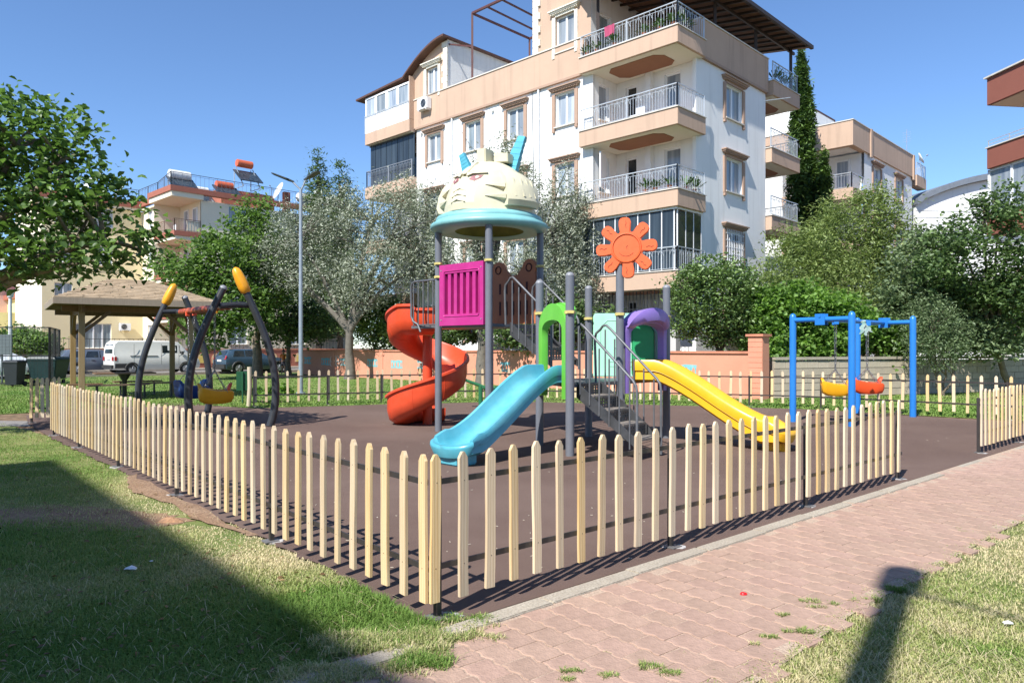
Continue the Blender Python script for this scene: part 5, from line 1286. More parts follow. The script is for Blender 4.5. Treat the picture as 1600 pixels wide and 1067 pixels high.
M_leafpot = mat('pot_leaf', (.06, .13, .03), .7, var=.4, vscale=9)
M_terra = mat('terracotta', (.42, .15, .07), .8)
def potplant(c, label, s=.3, seed=0, col=None):
    r = random.Random(seed); th = thing('potted_plant', label, 'potted plant', c, 'potted plants along the balcony railings')
    m1 = MB(); m1.lathe([(.001, 0), (.07, 0), (.10, .16), (.11, .17), (.09, .17), (.001, .15)], c, 10); m1.build('pot', M_terra, th, smooth=40)
    m1 = MB()
    for k in range(46):
        a = r.uniform(0, 2*PI); e = r.uniform(.15, 1.3); L = s*r.uniform(.5, 1.1); d = V(math.cos(a)*math.cos(e), math.sin(a)*math.cos(e), math.sin(e))
        p = c+V(0, 0, .16)+d*L*.5; q = p+d*L*.5; w_ = d.cross(V(0, 0, 1)).normalized()*.035
        m1.add([p-w_*.3, p+w_*.3+V(0, 0, .0), q+w_, q+d*.05, q-w_], [(0, 1, 2, 3, 4)])
    m1.build('foliage', M_leafpot, th, recalc=False)
def ac_unit(fc, u, z, label, par_group='air conditioner units'):
    o = fc.p(u, z, .2); th = thing('air_conditioner', label, 'air conditioner', o, par_group)
    m1 = MB(); fbox(m1, fc, u-.4, u+.4, z, z+.56, .08, .38); m1.build('casing', M_pvc, th, bevel=.015)
    m1 = MB(); uu = (fc.p(u+1, z)-fc.p(u, z)); nn = (fc.p(u, z, 1)-fc.p(u, z)); c = fc.p(u-.1, z+.28, .385)
    for rr_ in (.06, .11, .16, .21): m1.tube([c+uu*rr_*math.cos(t*PI/8)+V(0, 0, rr_*math.sin(t*PI/8)) for t in range(16)], .006, 4, closed=True)
    m1.build('fan_grille', M_cap, th)
    m1 = MB(); m1.tube([c-nn*.004, c+nn*.001], .2, 16); m1.build('fan_disc', M_wind, th)
    m1 = MB()
    for sg in (-.3, .3): fbox(m1, fc, u+sg-.02, u+sg+.02, z-.05, z, .001, .38)
    m1.build('bracket', M_pvc, th)

def corner_block(fr, th, levels, LS, RT, q=.3, p=.25, top_open=True, ld=4.64, rt1=1.75):
    """walls of the main style; levels: storey slab tops"""
O = V(6.08, 27.0, 0); fr = frame(O)
mainb = thing('apartment_block', 'large white apartment block with peach bands, stacked corner balconies and brown roof canopy', 'apartment building', O)
q_, p_ = .35, .28; LS, RT = 19.9, 10.72
SL = [1.37, 4.36, 7.37, 10.37, 13.38]; TH = .63
FL = Face(fr, 'L', q_); FR = Face(fr, 'R', p_)
wz = [(1.95, 3.35), (4.95, 6.35), (7.95, 9.35), (10.95, 12.35)]
wus = [5.67, 8.6, 11.4, 14.3]
holes = [(u-.54, u+.54, z0, z1) for u in wus for z0, z1 in wz]
m1 = MB(); fwall(m1, FL, 4.64, 15.74, -.2, 12.9, holes); m1.build('wall', M_white, mainb, recalc=False)
k_ = 0
for u in wus:
    for i, (z0, z1) in enumerate(wz):
        window(FL, u, 1.08, z0, z1, mainb, glass=M_wind if (k_ % 3 == 1 and i < 3) else M_win, trim=M_trimp, bars=(i == 0)); k_ += 1
rh = [(4.05, 5.5, z0, z1) for z0, z1 in wz]
m1 = MB(); fwall(m1, FR, 1.78, 7.72, -.2, 12.9, rh); m1.build('wall', M_white, mainb, recalc=False)
for i, (z0, z1) in enumerate(wz): window(FR, 4.78, 1.45, z0, z1, mainb, trim=M_trimp, glass=M_win if i > 1 else M_wind, bars=(i == 1))
# continuous parapet bands
m1 = MB(); fbox(m1, FL, 4.64, 15.9, 12.9, 14.35, -.3, .06); m1.build('parapet', M_peach, mainb)
m1 = MB(); fbox(m1, FL, 4.64, 15.9, 14.351, 14.40, -.34, .10); fbox(m1, FR, 2.06, 7.9, 14.351, 14.40, -.34, .10); m1.build('coping', M_lintel, mainb)
m1 = MB(); fbox(m1, FR, 2.06, 7.9, 12.9, 14.35, -.3, .06); m1.build('parapet', M_peach, mainb)
m1 = MB(); fbox(m1, FL, 4.64, 15.74, 12.80, 12.899, .0, .12); m1.build('moulding', M_trimp, mainb); m1 = MB(); fbox(m1, FR, 2.06, 7.72, 12.80, 12.899, .0, .12); m1.build('moulding', M_trimp, mainb)
m1 = MB(); xbox(m1, fr, 15.905, 15.948, .0, .6, 13.39, 15.6); xbox(m1, fr, 15.75, 16.3, .352, .6, 14.0, 15.6); m1.build('attic_return', M_peach, mainb)
# recess walls of the corner balconies (from the balcony outer corner inwards)
RW = Face(fr, 'L', 2.0)                       # back wall of the recess
m1 = MB()
dh = []
for i in range(4):
    zf = SL[i]+.05
    dh += [(1.1, 1.85, zf, zf+2.1), (3.2, 3.75, zf+.05, zf+2.05)]
fwall(m1, RW, .28, 4.2, -.2, 12.9, dh); RS = Face(fr, 'R', 4.2); fwall(m1, RS, .35, 2.0, -.2, 12.9, [(.75, 1.45, SL[i]+.6, SL[i]+2.1) for i in range(4)])
m1.build('recess_wall', M_white, mainb, recalc=False)
m1 = MB(); xbox(m1, fr, 4.2, 4.64, .351, .5, -.2, 12.9); xbox(m1, fr, .281, .44, 1.781, 1.99, -.2, 12.9); xbox(m1, fr, 2.35, 2.6, 1.75, 2.0, -.2, 12.9); m1.build('pier', M_white, mainb)
for i in range(4):
    zf = SL[i]+.05
    window(RW, 1.475, .75, zf, zf+2.1, mainb, glass=M_win, mull=0); window(RW, 3.475, .55, zf+.05, zf+2.05, mainb, glass=M_wind, mull=0)
    window(RS, 1.1, .7, zf+.55, zf+2.05, mainb, glass=M_win, mull=0)
m1 = MB()      # open casement leaf on level 2
cc = fr(3.9, .62, SL[2]+.7); m1.obox(cc+V(0, 0, .7), (a_*.3+b_*.9).normalized(), (a_*.9-b_*.3).normalized(), V(0, 0, 1), .33, .03, .72); m1.build('open_casement', M_pvc, mainb)
def balcony(s0, s1, t0, t1, zt, par, rail=True, soffit=True, th_=TH, railpts=None, octz=True):
    m1 = MB(); xbox(m1, fr, s0, s1, t0, t1, zt-th_, zt); bo = m1.build('balcony', M_peach, par, bevel=.01)
    m1 = MB(); xbox(m1, fr, s0+.10, s1-.06, t0+.10, t1-.06, zt-th_-.014, zt-th_-.001); m1.build('soffit', M_soff, bo)
    if octz: m1 = MB(); octa(m1, fr, s0+(s1-s0)*.22, s1-(s1-s0)*.22, t0+(t1-t0)*.20, t1-(t1-t0)*.16, zt-th_-.04, zt-th_-.015, .3); m1.build('soffit_panel', M_brow, bo)
    m1 = MB(); xbox(m1, fr, s0-.04, s1+.0, t0-.04, t0+.14, zt+.001, zt+.035); xbox(m1, fr, s0-.04, s0+.14, t0+.141, t1, zt+.001, zt+.035); m1.build('coping', M_lintel, bo)
    if rail: railing_path(railpts, bo)
    return bo
for i, zt in enumerate(SL):
    if i == 0: continue
    rp = [fr(4.6, .07, zt+.035), fr(.07, .07, zt+.035), fr(.07, 2.0, zt+.035)]
    balcony(0, 4.66, 0, 2.02 if i < 4 else 2.05, zt, mainb, railpts=rp)
    # back right balconies
    if i < 4: balcony(0, 3.2, 7.75, RT, zt, mainb, railpts=[fr(.07, 7.8, zt+.035), fr(.07, RT-.07, zt+.035), fr(3.0, RT-.07, zt+.035)])
    else: balcony(0, 3.2, 7.92, RT, zt, mainb, railpts=[fr(.07, 7.98, zt+.035), fr(.07, RT-.07, zt+.035), fr(3.0, RT-.07, zt+.035)])
# left end balconies, glazed
for i, zt in enumerate(SL[1:], 1):
    m1 = MB(); xbox(m1, fr, 15.74 if i < 4 else 15.9, LS, 0.0, 2.0, zt-TH, zt); bo = m1.build('balcony', M_peach, mainb, bevel=.01)
    m1 = MB(); xbox(m1, fr, 15.9, LS-.1, .1, 1.9, zt-TH-.014, zt-TH-.001); m1.build('soffit', M_soff, bo)
    m1 = MB(); octa(m1, fr, 16.6, LS-.9, .5, 1.6, zt-TH-.04, zt-TH-.015); m1.build('soffit_panel', M_brow, bo)
    if i in (3,):
        railing_path([fr(15.8, .07, zt), fr(LS-.07, .07, zt), fr(LS-.07, 1.9, zt)], bo, h=.9, m_=mat('rail_dark', (.25, .26, .28), .4, .3), arches=False)
        n = 8
        for k in range(n):
            u0 = 15.85+(LS-15.95)*k/n; m1 = MB(); xbox(m1, fr, u0+.02, u0+(LS-15.95)/n-.02, .30, .33, zt+.06, zt+2.3); m1.build('glazing_panel', M_smoke, bo)
        m1 = MB(); xbox(m1, fr, 15.8, LS-.05, .27, .36, zt+2.3, zt+2.37); m1.build('glazing_frame', M_blk, bo)
    if i == 4:
        m1 = MB(); xbox(m1, fr, 15.95, LS-.02, .02, .10, zt+.001, zt+.85); m1.build('parapet_panel', M_pvc, bo)
        n = 4
        for k in range(n):
            u0 = 15.95+(LS-15.97)*k/n; w_ = (LS-15.97)/n
            m1 = MB(); xbox(m1, fr, u0, u0+.09, .015, .105, zt+.851, zt+1.95); xbox(m1, fr, u0+w_-.09, u0+w_, .015, .105, zt+.851, zt+1.95); xbox(m1, fr, u0+.09, u0+w_-.09, .015, .105, zt+1.86, zt+1.95); xbox(m1, fr, u0+.09, u0+w_-.09, .015, .105, zt+.851, zt+.93); wo = m1.build('window', M_pvc, bo)
        for k in range(n):
            u0 = 15.95+(LS-15.97)*k/n; w_ = (LS-15.97)/n; m1 = MB(); xbox(m1, fr, u0+.09, u0+w_-.09, .05, .07, zt+.93, zt+1.86); m1.build('pane', M_win, bo)
        m1 = MB()
        for k in range(5): u0 = 15.95+(LS-15.97)*k/4; xbox(m1, fr, u0-.01, u0+.01, -.04, -.02, zt+.0, zt+.95)
        xbox(m1, fr, 15.95, LS, -.04, -.02, zt+.93, zt+.96); m1.build('railing', M_grail, bo)
    if i in (1, 2):
        railing_path([fr(15.8, .07, zt), fr(LS-.07, .07, zt), fr(LS-.07, 1.9, zt)], bo, h=.9)
m1 = MB(); RW2 = Face(fr, 'L', 2.0); fwall(m1, RW2, 15.74, LS, -.2, 12.9, [(17, 18.3, SL[i]+.6, SL[i]+2.1) for i in range(4)]); m1.build('recess_wall', M_white, mainb, recalc=False)
for i in range(4): window(RW2, 17.65, 1.3, SL[i]+.6, SL[i]+2.1, mainb, glass=M_wind)
# enclosed lowest corner balcony (level 1): smoked folding glass, white posts
zt = SL[1]; gl = mainb
for k in range(8):
    u0 = .25+4.3*k/8; m1 = MB(); xbox(m1, fr, u0+.025, u0+4.3/8-.025, .16, .18, zt+.10, zt+2.26); m1.build('glazing_panel', M_smoke, gl)
for k in range(3):
    u0 = .25+1.7*k/3; m1 = MB(); xbox(m1, fr, .16, .18, u0+.025, u0+1.7/3-.025, zt+.10, zt+2.26); m1.build('glazing_panel', M_wind, gl)
m1 = MB()
for k in range(9): u0 = .25+4.3*k/8; xbox(m1, fr, u0-.02, u0+.02, .15, .19, zt+.06, zt+2.3)
for k in range(4): u0 = .25+1.7*k/3; xbox(m1, fr, .15, .19, u0-.02, u0+.02, zt+.06, zt+2.3)
xbox(m1, fr, .12, 4.6, .12, .22, zt+2.3, zt+2.369); xbox(m1, fr, .12, .22, .221, 2.0, zt+2.3, zt+2.369); m1.build('glazing_frame', M_pvc, gl)
# ground storey with dark bars at the corner
m1 = MB(); G0 = Face(fr, 'L', .36)
for k in range(26): u0 = .4+k*.165; fbox(m1, G0, u0-.012, u0+.012, 2.2, 3.72, 0, .024)
fbox(m1, G0, .35, 4.6, 3.0, 3.03, -.003, .027); m1.build('ground_grille', M_blk, mainb)
m1 = MB(); fbox(m1, G0, .3, 4.62, -.2, 2.2, -.3, -.0); m1.build('plinth_wall', mat('stucco_grey', (.50, .49, .47), .9, var=.08), mainb)
# right end: closing wall and far walls (volume)
m1 = MB(); xbox(m1, fr, 3.2, LS-.02, 7.75, RT, -.2, 12.9); xbox(m1, fr, 4.7, LS-.02, 2.3, 7.7, -.2, 12.85); m1.build('core', M_white, mainb)
m1 = MB(); fwall(m1, Face(fr, 'R', 3.19), 7.75, RT, -.2, 12.9, [(8.3, 9.6, SL[i]+.1, SL[i]+2.1) for i in range(4)], .1); m1.build('recess_wall', M_white, mainb, recalc=False)
for i in range(4): window(Face(fr, 'R', 3.19), 8.95, 1.3, SL[i]+.1, SL[i]+2.1, mainb, glass=M_win)
m1 = MB(); xbox(m1, fr, .281, 4.69, 7.5, 7.72, -.2, 12.9); m1.build('wall', M_white, mainb)
m1 = MB(); xbox(m1, fr, .3, LS, .6, RT-.1, 13.0, 13.1); m1.build('roof_slab', M_soff, mainb)
# attic right: peach wall with white-framed windows, up past the frame
m1 = MB(); fwall(m1, FL, 4.3, 7.45, 14.352, 18.2, [(5.14, 6.2, 14.1, 15.65)]); m1.build('attic_wall', M_peach, mainb, recalc=False)
window(FL, 5.67, 1.06, 14.1, 15.65, mainb, trim=M_quoin)
m1 = MB(); fwall(m1, Face(fr, 'r', 7.45), .35, 8, 14.35, 18.2); fwall(m1, Face(fr, 'R', 4.3), .35, 8, 13.38, 18.2, [(.9, 1.7, 13.45, 15.5)]); m1.build('attic_wall', M_white, mainb, recalc=False)
window(Face(fr, 'R', 4.3), 1.3, .8, 13.45, 15.5, mainb, mull=0)
for k in range(13):
    w_ = .38 if k % 2 else .28; m1 = MB(); xbox(m1, fr, 7.45-w_, 7.49, .27, .349, 14.42+k*.29, 14.42+k*.29+.27); m1.build('quoin', M_quoin, mainb)
m1 = MB(); xbox(m1, fr, 4.1, 7.8, .0, 8.3, 18.2, 18.35); m1.build('attic_roof', M_roofb, mainb)
# attic left with the curved roof
m1 = MB(); arcp = []
def arz(s):
    if s >= 16.4: return 15.62-(s-16.4)*.045
    u = (16.4-s)/3.1; return 15.62+1.28*(1-(1-u)**1.7)
ss_ = [13.3+3.1*k/12 for k in range(13)]
poly = [(s, arz(s)-.06) for s in ss_]
for (s0, z0), (s1, z1) in zip(poly, poly[1:]):
    pass
hl = (13.98, 14.92, 14.4, 15.75)
us = sorted(ss_+[hl[0], hl[1]])
for s0, s1 in zip(us, us[1:]):
    c = (s0+s1)/2
    if hl[0] < c < hl[1]:
        m1.quad(FL.p(s0, 14.35), FL.p(s1, 14.35), FL.p(s1, hl[2]), FL.p(s0, hl[2])); m1.quad(FL.p(s0, hl[3]), FL.p(s1, hl[3]), FL.p(s1, arz(s1)-.05), FL.p(s0, arz(s0)-.05))
    else: m1.quad(FL.p(s0, 14.35), FL.p(s1, 14.35), FL.p(s1, arz(s1)-.05), FL.p(s0, arz(s0)-.05))
for q in (((hl[0], hl[2]), (hl[1], hl[2])), ((hl[1], hl[2]), (hl[1], hl[3])), ((hl[1], hl[3]), (hl[0], hl[3])), ((hl[0], hl[3]), (hl[0], hl[2]))):
    m1.quad(FL.p(*q[0]), FL.p(*q[1]), FL.p(*q[1], -.2), FL.p(*q[0], -.2))
m1.build('attic_wall', M_peach, mainb, recalc=False)
m1 = MB(); m1.quad(fr(13.3, q_, 14.3), fr(13.3, 9, 14.3), fr(13.3, 9, arz(13.3)-.05), fr(13.3, q_, arz(13.3)-.05)); m1.build('attic_wall', M_white, mainb, recalc=False)
window(FL, 14.45, .94, 14.4, 15.75, mainb, trim=M_quoin)
for k in range(8):
    w_ = .36 if k % 2 else .26; m1 = MB(); xbox(m1, fr, 13.26, 13.3+w_, .27, .349, 14.42+k*.29, 14.42+k*.29+.27); m1.build('quoin', M_quoin, mainb)
m1 = MB(); rr_ = []
prf = [(13.12, arz(13.3)+.02)]+[(s, arz(s)+.02) for s in ss_]+[(LS+.75, arz(LS+.75)+.02)]
for t in (-.10, 9.2): rr_.append([fr(s, t, z) for s, z in prf]+[fr(s, t, z-.10) for s, z in reversed(prf)])
m1.loft(rr_, cap=True); m1.build('curved_roof', M_roofb, mainb, recalc=True)
ac_unit(FL, 14.85, 13.62, 'white air conditioner under the arched attic window of the large block')
# pergola frame of brown steel on the open roof terrace
m1 = MB()
z1p = 17.6
for (s, t) in ((11.6, .45), (7.6, .45), (11.6, 4.5)): m1.bar(fr(s, t, 14.3), fr(s, t, z1p), .10)
m1.bar(fr(11.6, .45, z1p), fr(7.5, .45, z1p), .10); m1.bar(fr(11.6, .45, z1p), fr(11.6, 4.5, z1p), .09); m1.bar(fr(11.6, .45, z1p-1.6), fr(13.3, .45, 16.6), .07)
for s in (10.6, 9.6): m1.bar(fr(s, .45, z1p), fr(s, 4.5, z1p-.1), .07)
m1.bar(fr(11.6, 4.5, z1p), fr(7.5, 4.5, z1p), .09); m1.build('pergola', M_rosteel, mainb)
# roof canopy over the corner terrace
zc = 15.62
m1 = MB()
cs0, cs1, ct0, ct1 = -.45, 4.28, -.7, 11.0
m1.add([fr(cs0, ct0, zc), fr(cs0, ct1, zc), fr(cs1+3.5, ct1, zc+1.3), fr(cs1+3.5, 2.5, zc+1.3), fr(cs1, ct0, zc+.85)]+[fr(cs0, ct0, zc-.03), fr(cs0, ct1, zc-.03), fr(cs1+3.5, ct1, zc+1.27), fr(cs1+3.5, 2.5, zc+1.27), fr(cs1, ct0, zc+.82)],
       [(0, 1, 2, 3, 4), (5, 9, 8, 7, 6), (0, 5, 6, 1), (1, 6, 7, 2), (2, 7, 8, 3), (3, 8, 9, 4), (4, 9, 5, 0)])
cano = m1.build('roof_canopy', M_under, mainb)
m1 = MB(); m1.bar(fr(cs0-.02, ct0, zc-.03), fr(cs0-.02, ct1, zc-.03), .14, .16); m1.bar(fr(cs0, ct0, zc-.03), fr(cs1, ct0, zc+.80), .12, .14)
for t in np.arange(ct0+.6, ct1, .62): m1.bar(fr(cs0, t, zc-.10), fr(cs1+1.5, t, zc+.86), .06, .10)
for s in (.4, 2.2): m1.bar(fr(s, ct0, zc-.16+s*.18), fr(s, ct1, zc-.16+s*.18), .09, .12)
m1.build('rafters', M_beam, cano)
for (s, t) in ((.3, .3), (.48, 3.6), (.48, 7.2), (.3, 10.4), (3.9, .3)):
    m1 = MB(); m1.bar(fr(s, t, 13.42 if s != .48 else 14.405), fr(s, t, zc+.05), .11); m1.build('canopy_post', M_beam, cano)
rr_ = random.Random(4)
cols = 0
for s, lab in ((4.4, 'trailing green plant at the left end of the top corner balcony railing'), (3.9, 'second potted plant from the left on the top corner balcony'), (3.0, 'yellow green potted plant below the pink cloth on the top balcony'), (1.6, 'small potted plant right of the middle post on the top balcony'), (.9, 'potted plant near the corner of the top balcony'), (.3, 'bushy plant at the very corner of the top balcony')):
    potplant(fr(s, .2, SL[4]+.04), lab, .38, int(s*10))
for s, lab in ((1.55, 'leafy terracotta pot left of the corner post on the second balcony from below'), (1.1, 'terracotta pot beside the corner post on the open balcony below the white railing'), (.5, 'potted shrub at the corner of the second balcony from below')):
    potplant(fr(s, .22, SL[2]+.04), lab, .42, int(s*10)+3)
for t, lab in ((.9, 'bright green potted plant on the shaded side of the second balcony from below'), (1.5, 'last potted plant at the wall end of the second balcony from below')):
    potplant(fr(.2, t, SL[2]+.04), lab, .5, int(t*10)+30)
for t, lab in ((.7, 'pale trailing plant on the short side of the top balcony'), (8.6, 'climbing plant on the roof terrace near the rear post'), (9.6, 'dark green plant on the far roof terrace railing')):
    potplant(fr(.25, t, SL[4]+.04), lab, .6, int(t*10)+50)
c = fr(3.1, .02, SL[4]+.55); m1 = MB()
for k in range(6): u = k/6; m1.quad(fr(3.35-u*.5, -.0+.02*math.sin(k*2), SL[4]+.9), fr(3.35-u*.5-.085, .02*math.sin(k*2+1.7), SL[4]+.9), fr(3.35-u*.5-.085, .03*math.sin(k), SL[4]+.5+.03*math.sin(k*3)), fr(3.35-u*.5, .03*math.sin(k+2), SL[4]+.5))
tag(m1.build('cloth', mat('cloth_pink', (.38, .06, .13), .9), None, origin=c, recalc=False, solid=.01), 'pink cloth hanging over the top corner balcony railing', 'cloth')
# lower-right AC
ac_unit(Face(fr, 'R', .28), 7.2, 4.0, 'white air conditioner low on the blue-shaded side of the large block')

# ---- simple block builder for neighbours
def block(fr, th, S, T, zt, wallm, bandm, Lw, Rw, levels=None, band=1.4, corner=False, hl=3.0, trim=None):
    FLx = Face(fr, 'L', 0); FRx = Face(fr, 'R', 0)
    hol = [(u-.65, u+.65, z, z+1.4) for u in Lw for z in levels]; hor = [(u-.65, u+.65, z, z+1.4) for u in Rw for z in levels]
    m1 = MB(); fwall(m1, FLx, 0 if not corner else corner[0], S, -.2, zt-band, hol); m1.build('wall', wallm, th, recalc=False)
    m1 = MB(); fwall(m1, FRx, 0 if not corner else corner[1], T, -.2, zt-band, hor); m1.build('wall', wallm, th, recalc=False)
    for u in Lw:
        for z in levels: window(FLx, u, 1.3, z, z+1.4, th, trim=trim)
    for u in Rw:
        for z in levels: window(FRx, u, 1.3, z, z+1.4, th, trim=trim)
    m1 = MB(); xbox(m1, fr, -.12, S+.1, -.12, .25, zt-band, zt); xbox(m1, fr, -.12, .25, .251, T+.1, zt-band, zt); m1.build('parapet', bandm, th)
    m1 = MB(); xbox(m1, fr, -.16, S+.1, -.16, .29, zt+.001, zt+.05); xbox(m1, fr, -.16, .29, .291, T+.1, zt+.001, zt+.05); m1.build('coping', M_lintel, th)
    m1 = MB(); xbox(m1, fr, .6 if not corner else corner[0]+.02, S, .6 if not corner else corner[1]+.02, T, -.2, zt-.2); xbox(m1, fr, .3, S, .3, T, zt-band+.1, zt-band+.2); m1.build('core', wallm, th)
    if corner:
        c0, c1 = corner
        m1 = MB(); fwall(m1, Face(fr, 'L', c1), 0.15, c0, -.2, zt-band); fwall(m1, Face(fr, 'R', c0), 0, c1, -.2, zt-band); m1.build('recess_wall', wallm, th, recalc=False)
        z = zt-band-2.37
        while z > 1:
            m1 = MB(); xbox(m1, fr, -.12, c0-.01, -.12, c1-.01, z-.6, z); bo = m1.build('balcony', bandm, th); m1 = MB(); xbox(m1, fr, .05, c0-.1, .05, c1-.1, z-.62, z-.601); m1.build('soffit', M_soff, bo)
            railing_path([fr(c0-.1, 0, z), fr(0, 0, z), fr(0, c1-.1, z)], bo, arches=False, gap=.16)
            for u in (c0*.3, c0*.72):
                m1 = MB(); fbox(m1, Face(fr, 'L', c1), u-.42, u+.42, z+.05, z+2.1, .002, .05); wo = m1.build('balcony_door', M_pvc, th); m1 = MB(); fbox(m1, Face(fr, 'L', c1), u-.32, u+.32, z+.5, z+2.0, .051, .06); m1.build('pane', M_win, wo)
            z -= 3.0
# right rear peach block
fr2 = frame(V(19.1, 41.4, 0)); b2 = thing('apartment_block', 'smaller peach and white apartment block behind the tall cypress', 'apartment building', V(19.1, 41.4, 0))
block(fr2, b2, 12, 11, 14.3, M_white, M_peach, [6.2, 9], [4.1, 8.2], levels=[4.95, 7.95, 10.95], corner=(4.0, 2.0), trim=M_trimp)
m1 = MB(); xbox(m1, fr2, -.25, .3, 11.2, 13.3, 12.4, 13.1); m1.build('balcony', M_peach, b2); railing_path([fr2(-.2, 11.3, 13.1), fr2(-.2, 13.2, 13.1), fr2(1, 13.2, 13.1)], b2, arches=False)
m1 = MB()
for t in (2.6, 10.7): m1 = MB(); xbox(m1, fr2, -.2, -.121, t, t+.3, 12.7, 14.35); m1.build('pilaster', M_peach, b2)
m1 = MB(); arr = [fr2(3.4+5.5*k/10, 0.5, 14.3+.2+1.9*(1-(k/10)**1.7)) for k in range(11)]; base = [fr2(3.4, .5, 14.2), fr2(8.9, .5, 14.2)]
m1.add([base[0]]+arr+[base[1]]+[p+b_*6 for p in [base[0]]+arr+[base[1]]], [tuple(range(13)), tuple(range(13, 26))]+[(i, (i+1) % 13, 13+(i+1) % 13, 13+i) for i in range(13)]); m1.build('attic', M_white, b2)
m1 = MB(); m1.loft([[p-b_*.25+V(0, 0, .02) for p in arr]+[p-b_*.25+V(0, 0, .14) for p in reversed(arr)], [p+b_*6.2+V(0, 0, .02) for p in arr]+[p+b_*6.2+V(0, 0, .14) for p in reversed(arr)]], cap=True); m1.build('curved_roof', M_roofb, b2)
m1 = MB(); xbox(m1, fr2, 2.6, 2.85, .6, .85, 14.2, 15.9); m1.build('chimney', M_peach, b2)
def dish(c, label, r=.45, az=0, grp='satellite dishes on the roofs', arm=True):
    th = thing('satellite_dish', label, 'satellite dish', c, grp); d = V(math.sin(az), -math.cos(az), .45).normalized(); a = d.orthogonal().normalized(); bb = d.cross(a); cc = c+V(0, 0, .75)
    m1 = MB(); rg = [[cc+(a*math.cos(t*PI/10)+bb*math.sin(t*PI/10))*r*q-d*(.12*(1-q*q)) for t in range(20)] for q in (.02, .35, .7, 1.0)]; m1.loft(rg); m1.build('reflector', mat('dish_white', (.62, .63, .62), .5, dirt=.3, dirtcol=(.4, .35, .3)), th, smooth=60, solid=.015, recalc=False)
    m1 = MB(); m1.tube([c, cc-d*.13], .025, 6); m1.tube([cc-bb*r*.0-V(0, 0, r*.8), cc+d*r*.9], .012, 5); m1.obox(cc+d*r*.95, a, bb, d, .035, .035, .06); m1.build('mount', M_galv, th)
dish(fr2(-.3, 12.0, 13.6), 'white satellite dish on the end of the smaller peach block', .4, 1.1)
m1 = MB(); m1.tube([fr2(0, 9.9, 14.3), fr2(0, 9.9, 15.9)], .02, 6)
for k in range(5): m1.bar(fr2(-.25, 9.9, 15.1+k*.15), fr2(.25, 9.9, 15.1+k*.15), .012)
tag(m1.build('aerial', M_galv, None, origin=fr2(0, 9.9, 14.3)), 'thin television aerial on the peach block roof edge', 'aerial')
# red-brown building at the right edge
d1 = V(.13, -.99, 0).normalized(); d2 = V(.99, .13, 0).normalized(); fr3 = frame(V(21.8, 33.8, 0), a=d1, b=d2)   # s along the front towards the viewer, t away to the right
b3 = thing('apartment_block', 'red brown and cream balcony block at the right edge', 'apartment building', V(21.8, 33.8, 0))
M_rb = mat('stucco_redbrown', (.25, .085, .058), .9, var=.04, vscale=1, bump=.2); M_crm = mat('stucco_cream', (.66, .55, .42), .92, var=.04, vscale=1)
m1 = MB(); xbox(m1, fr3, 0, 9, 0, 8, 12.62, 13.85); bo = m1.build('parapet', M_rb, b3, bevel=.02)
m1 = MB(); xbox(m1, fr3, -.08, 9, -.10, 8, 13.851, 13.92); m1.build('coping', M_lintel, bo)
m1 = MB(); xbox(m1, fr3, .1, 9, .1, 8, 12.60, 12.619); m1.build('soffit', M_crm, bo)
for z in (10.65, 7.6, 4.6):
    m1 = MB(); xbox(m1, fr3, 0, 9, 0, 1.3, z-.95, z); bo = m1.build('balcony', M_rb, b3, bevel=.02)
    m1 = MB(); xbox(m1, fr3, -.05, 9, -.05, .2, z+.001, z+.05); m1.build('coping', M_lintel, bo)
    m1 = MB(); xbox(m1, fr3, .1, 9, .1, 1.3, z-.97, z-.951); m1.build('soffit', M_crm, bo)
    m1 = MB()
    for h in (.18, .34): m1.bar(fr3(.05, .05, z+h), fr3(9, .05, z+h), .03)
    for k in range(6): m1.bar(fr3(.05+k*1.2, .05, z), fr3(.05+k*1.2, .05, z+.36), .03)
    m1.build('railing', M_grail, bo)
Fw = Face(fr3, 'L', 1.3)
hs_ = [(1.3, 3.0, z+.15, z+2.0) for z in (10.65, 7.6, 4.6)]+[(4.0, 5.6, z+.15, z+2.0) for z in (10.65, 7.6, 4.6)]
m1 = MB(); fwall(m1, Fw, .7, 9, -.2, 12.6, hs_); m1.build('wall', M_crm, b3, recalc=False)
for h in hs_: window(Fw, (h[0]+h[1])/2, h[1]-h[0], h[2], h[3], b3)
m1 = MB(); xbox(m1, fr3, .7, 9, 1.6, 8, -.2, 12.6); m1.build('core', M_crm, b3)
# low parts in white under it
m1 = MB(); xbox(m1, fr3, -.1, 9, .2, .3, 7.7, 9.69)
m1.build('glazing', M_win, b3); m1 = MB()
for k in range(8): xbox(m1, fr3, -.12+k*1.3, -.0+k*1.3, .15, .35, 7.65, 9.69)
xbox(m1, fr3, -.12, 9, .15, .35, 9.60, 9.69); m1.build('glazing_frame', M_pvc, b3)
# white hall with arched grey roof
w0 = P(1431, 400, 50); fr4 = frame(V(w0.x, w0.y, 0), a=V(1, .12, 0), b=V(-.12, 1, 0)); b4 = thing('arched_hall', 'white clad building with a curved grey roof behind the right trees', 'building', V(w0.x, w0.y, 0))
W4 = 16; n = 20; arr = [(W4*k/n, 11.2+2.05*math.sin(PI*k/n)**.8) for k in range(n+1)]
m1 = MB(); 
for (s0, z0), (s1, z1) in zip(arr, arr[1:]):
    m1.quad(fr4(s0, 0, -.2), fr4(s1, 0, -.2), fr4(s1, 0, z1), fr4(s0, 0, z0))
m1.quad(fr4(0, 0, -.2), fr4(0, 12, -.2), fr4(0, 12, 11.2), fr4(0, 0, 11.2)); m1.build('wall', M_white, b4, recalc=False)
m1 = MB()
for k in range(24): m1.bar(fr4(.0, -.015, .5+k*.45), fr4(W4, -.015, .5+k*.45), .02, .012)
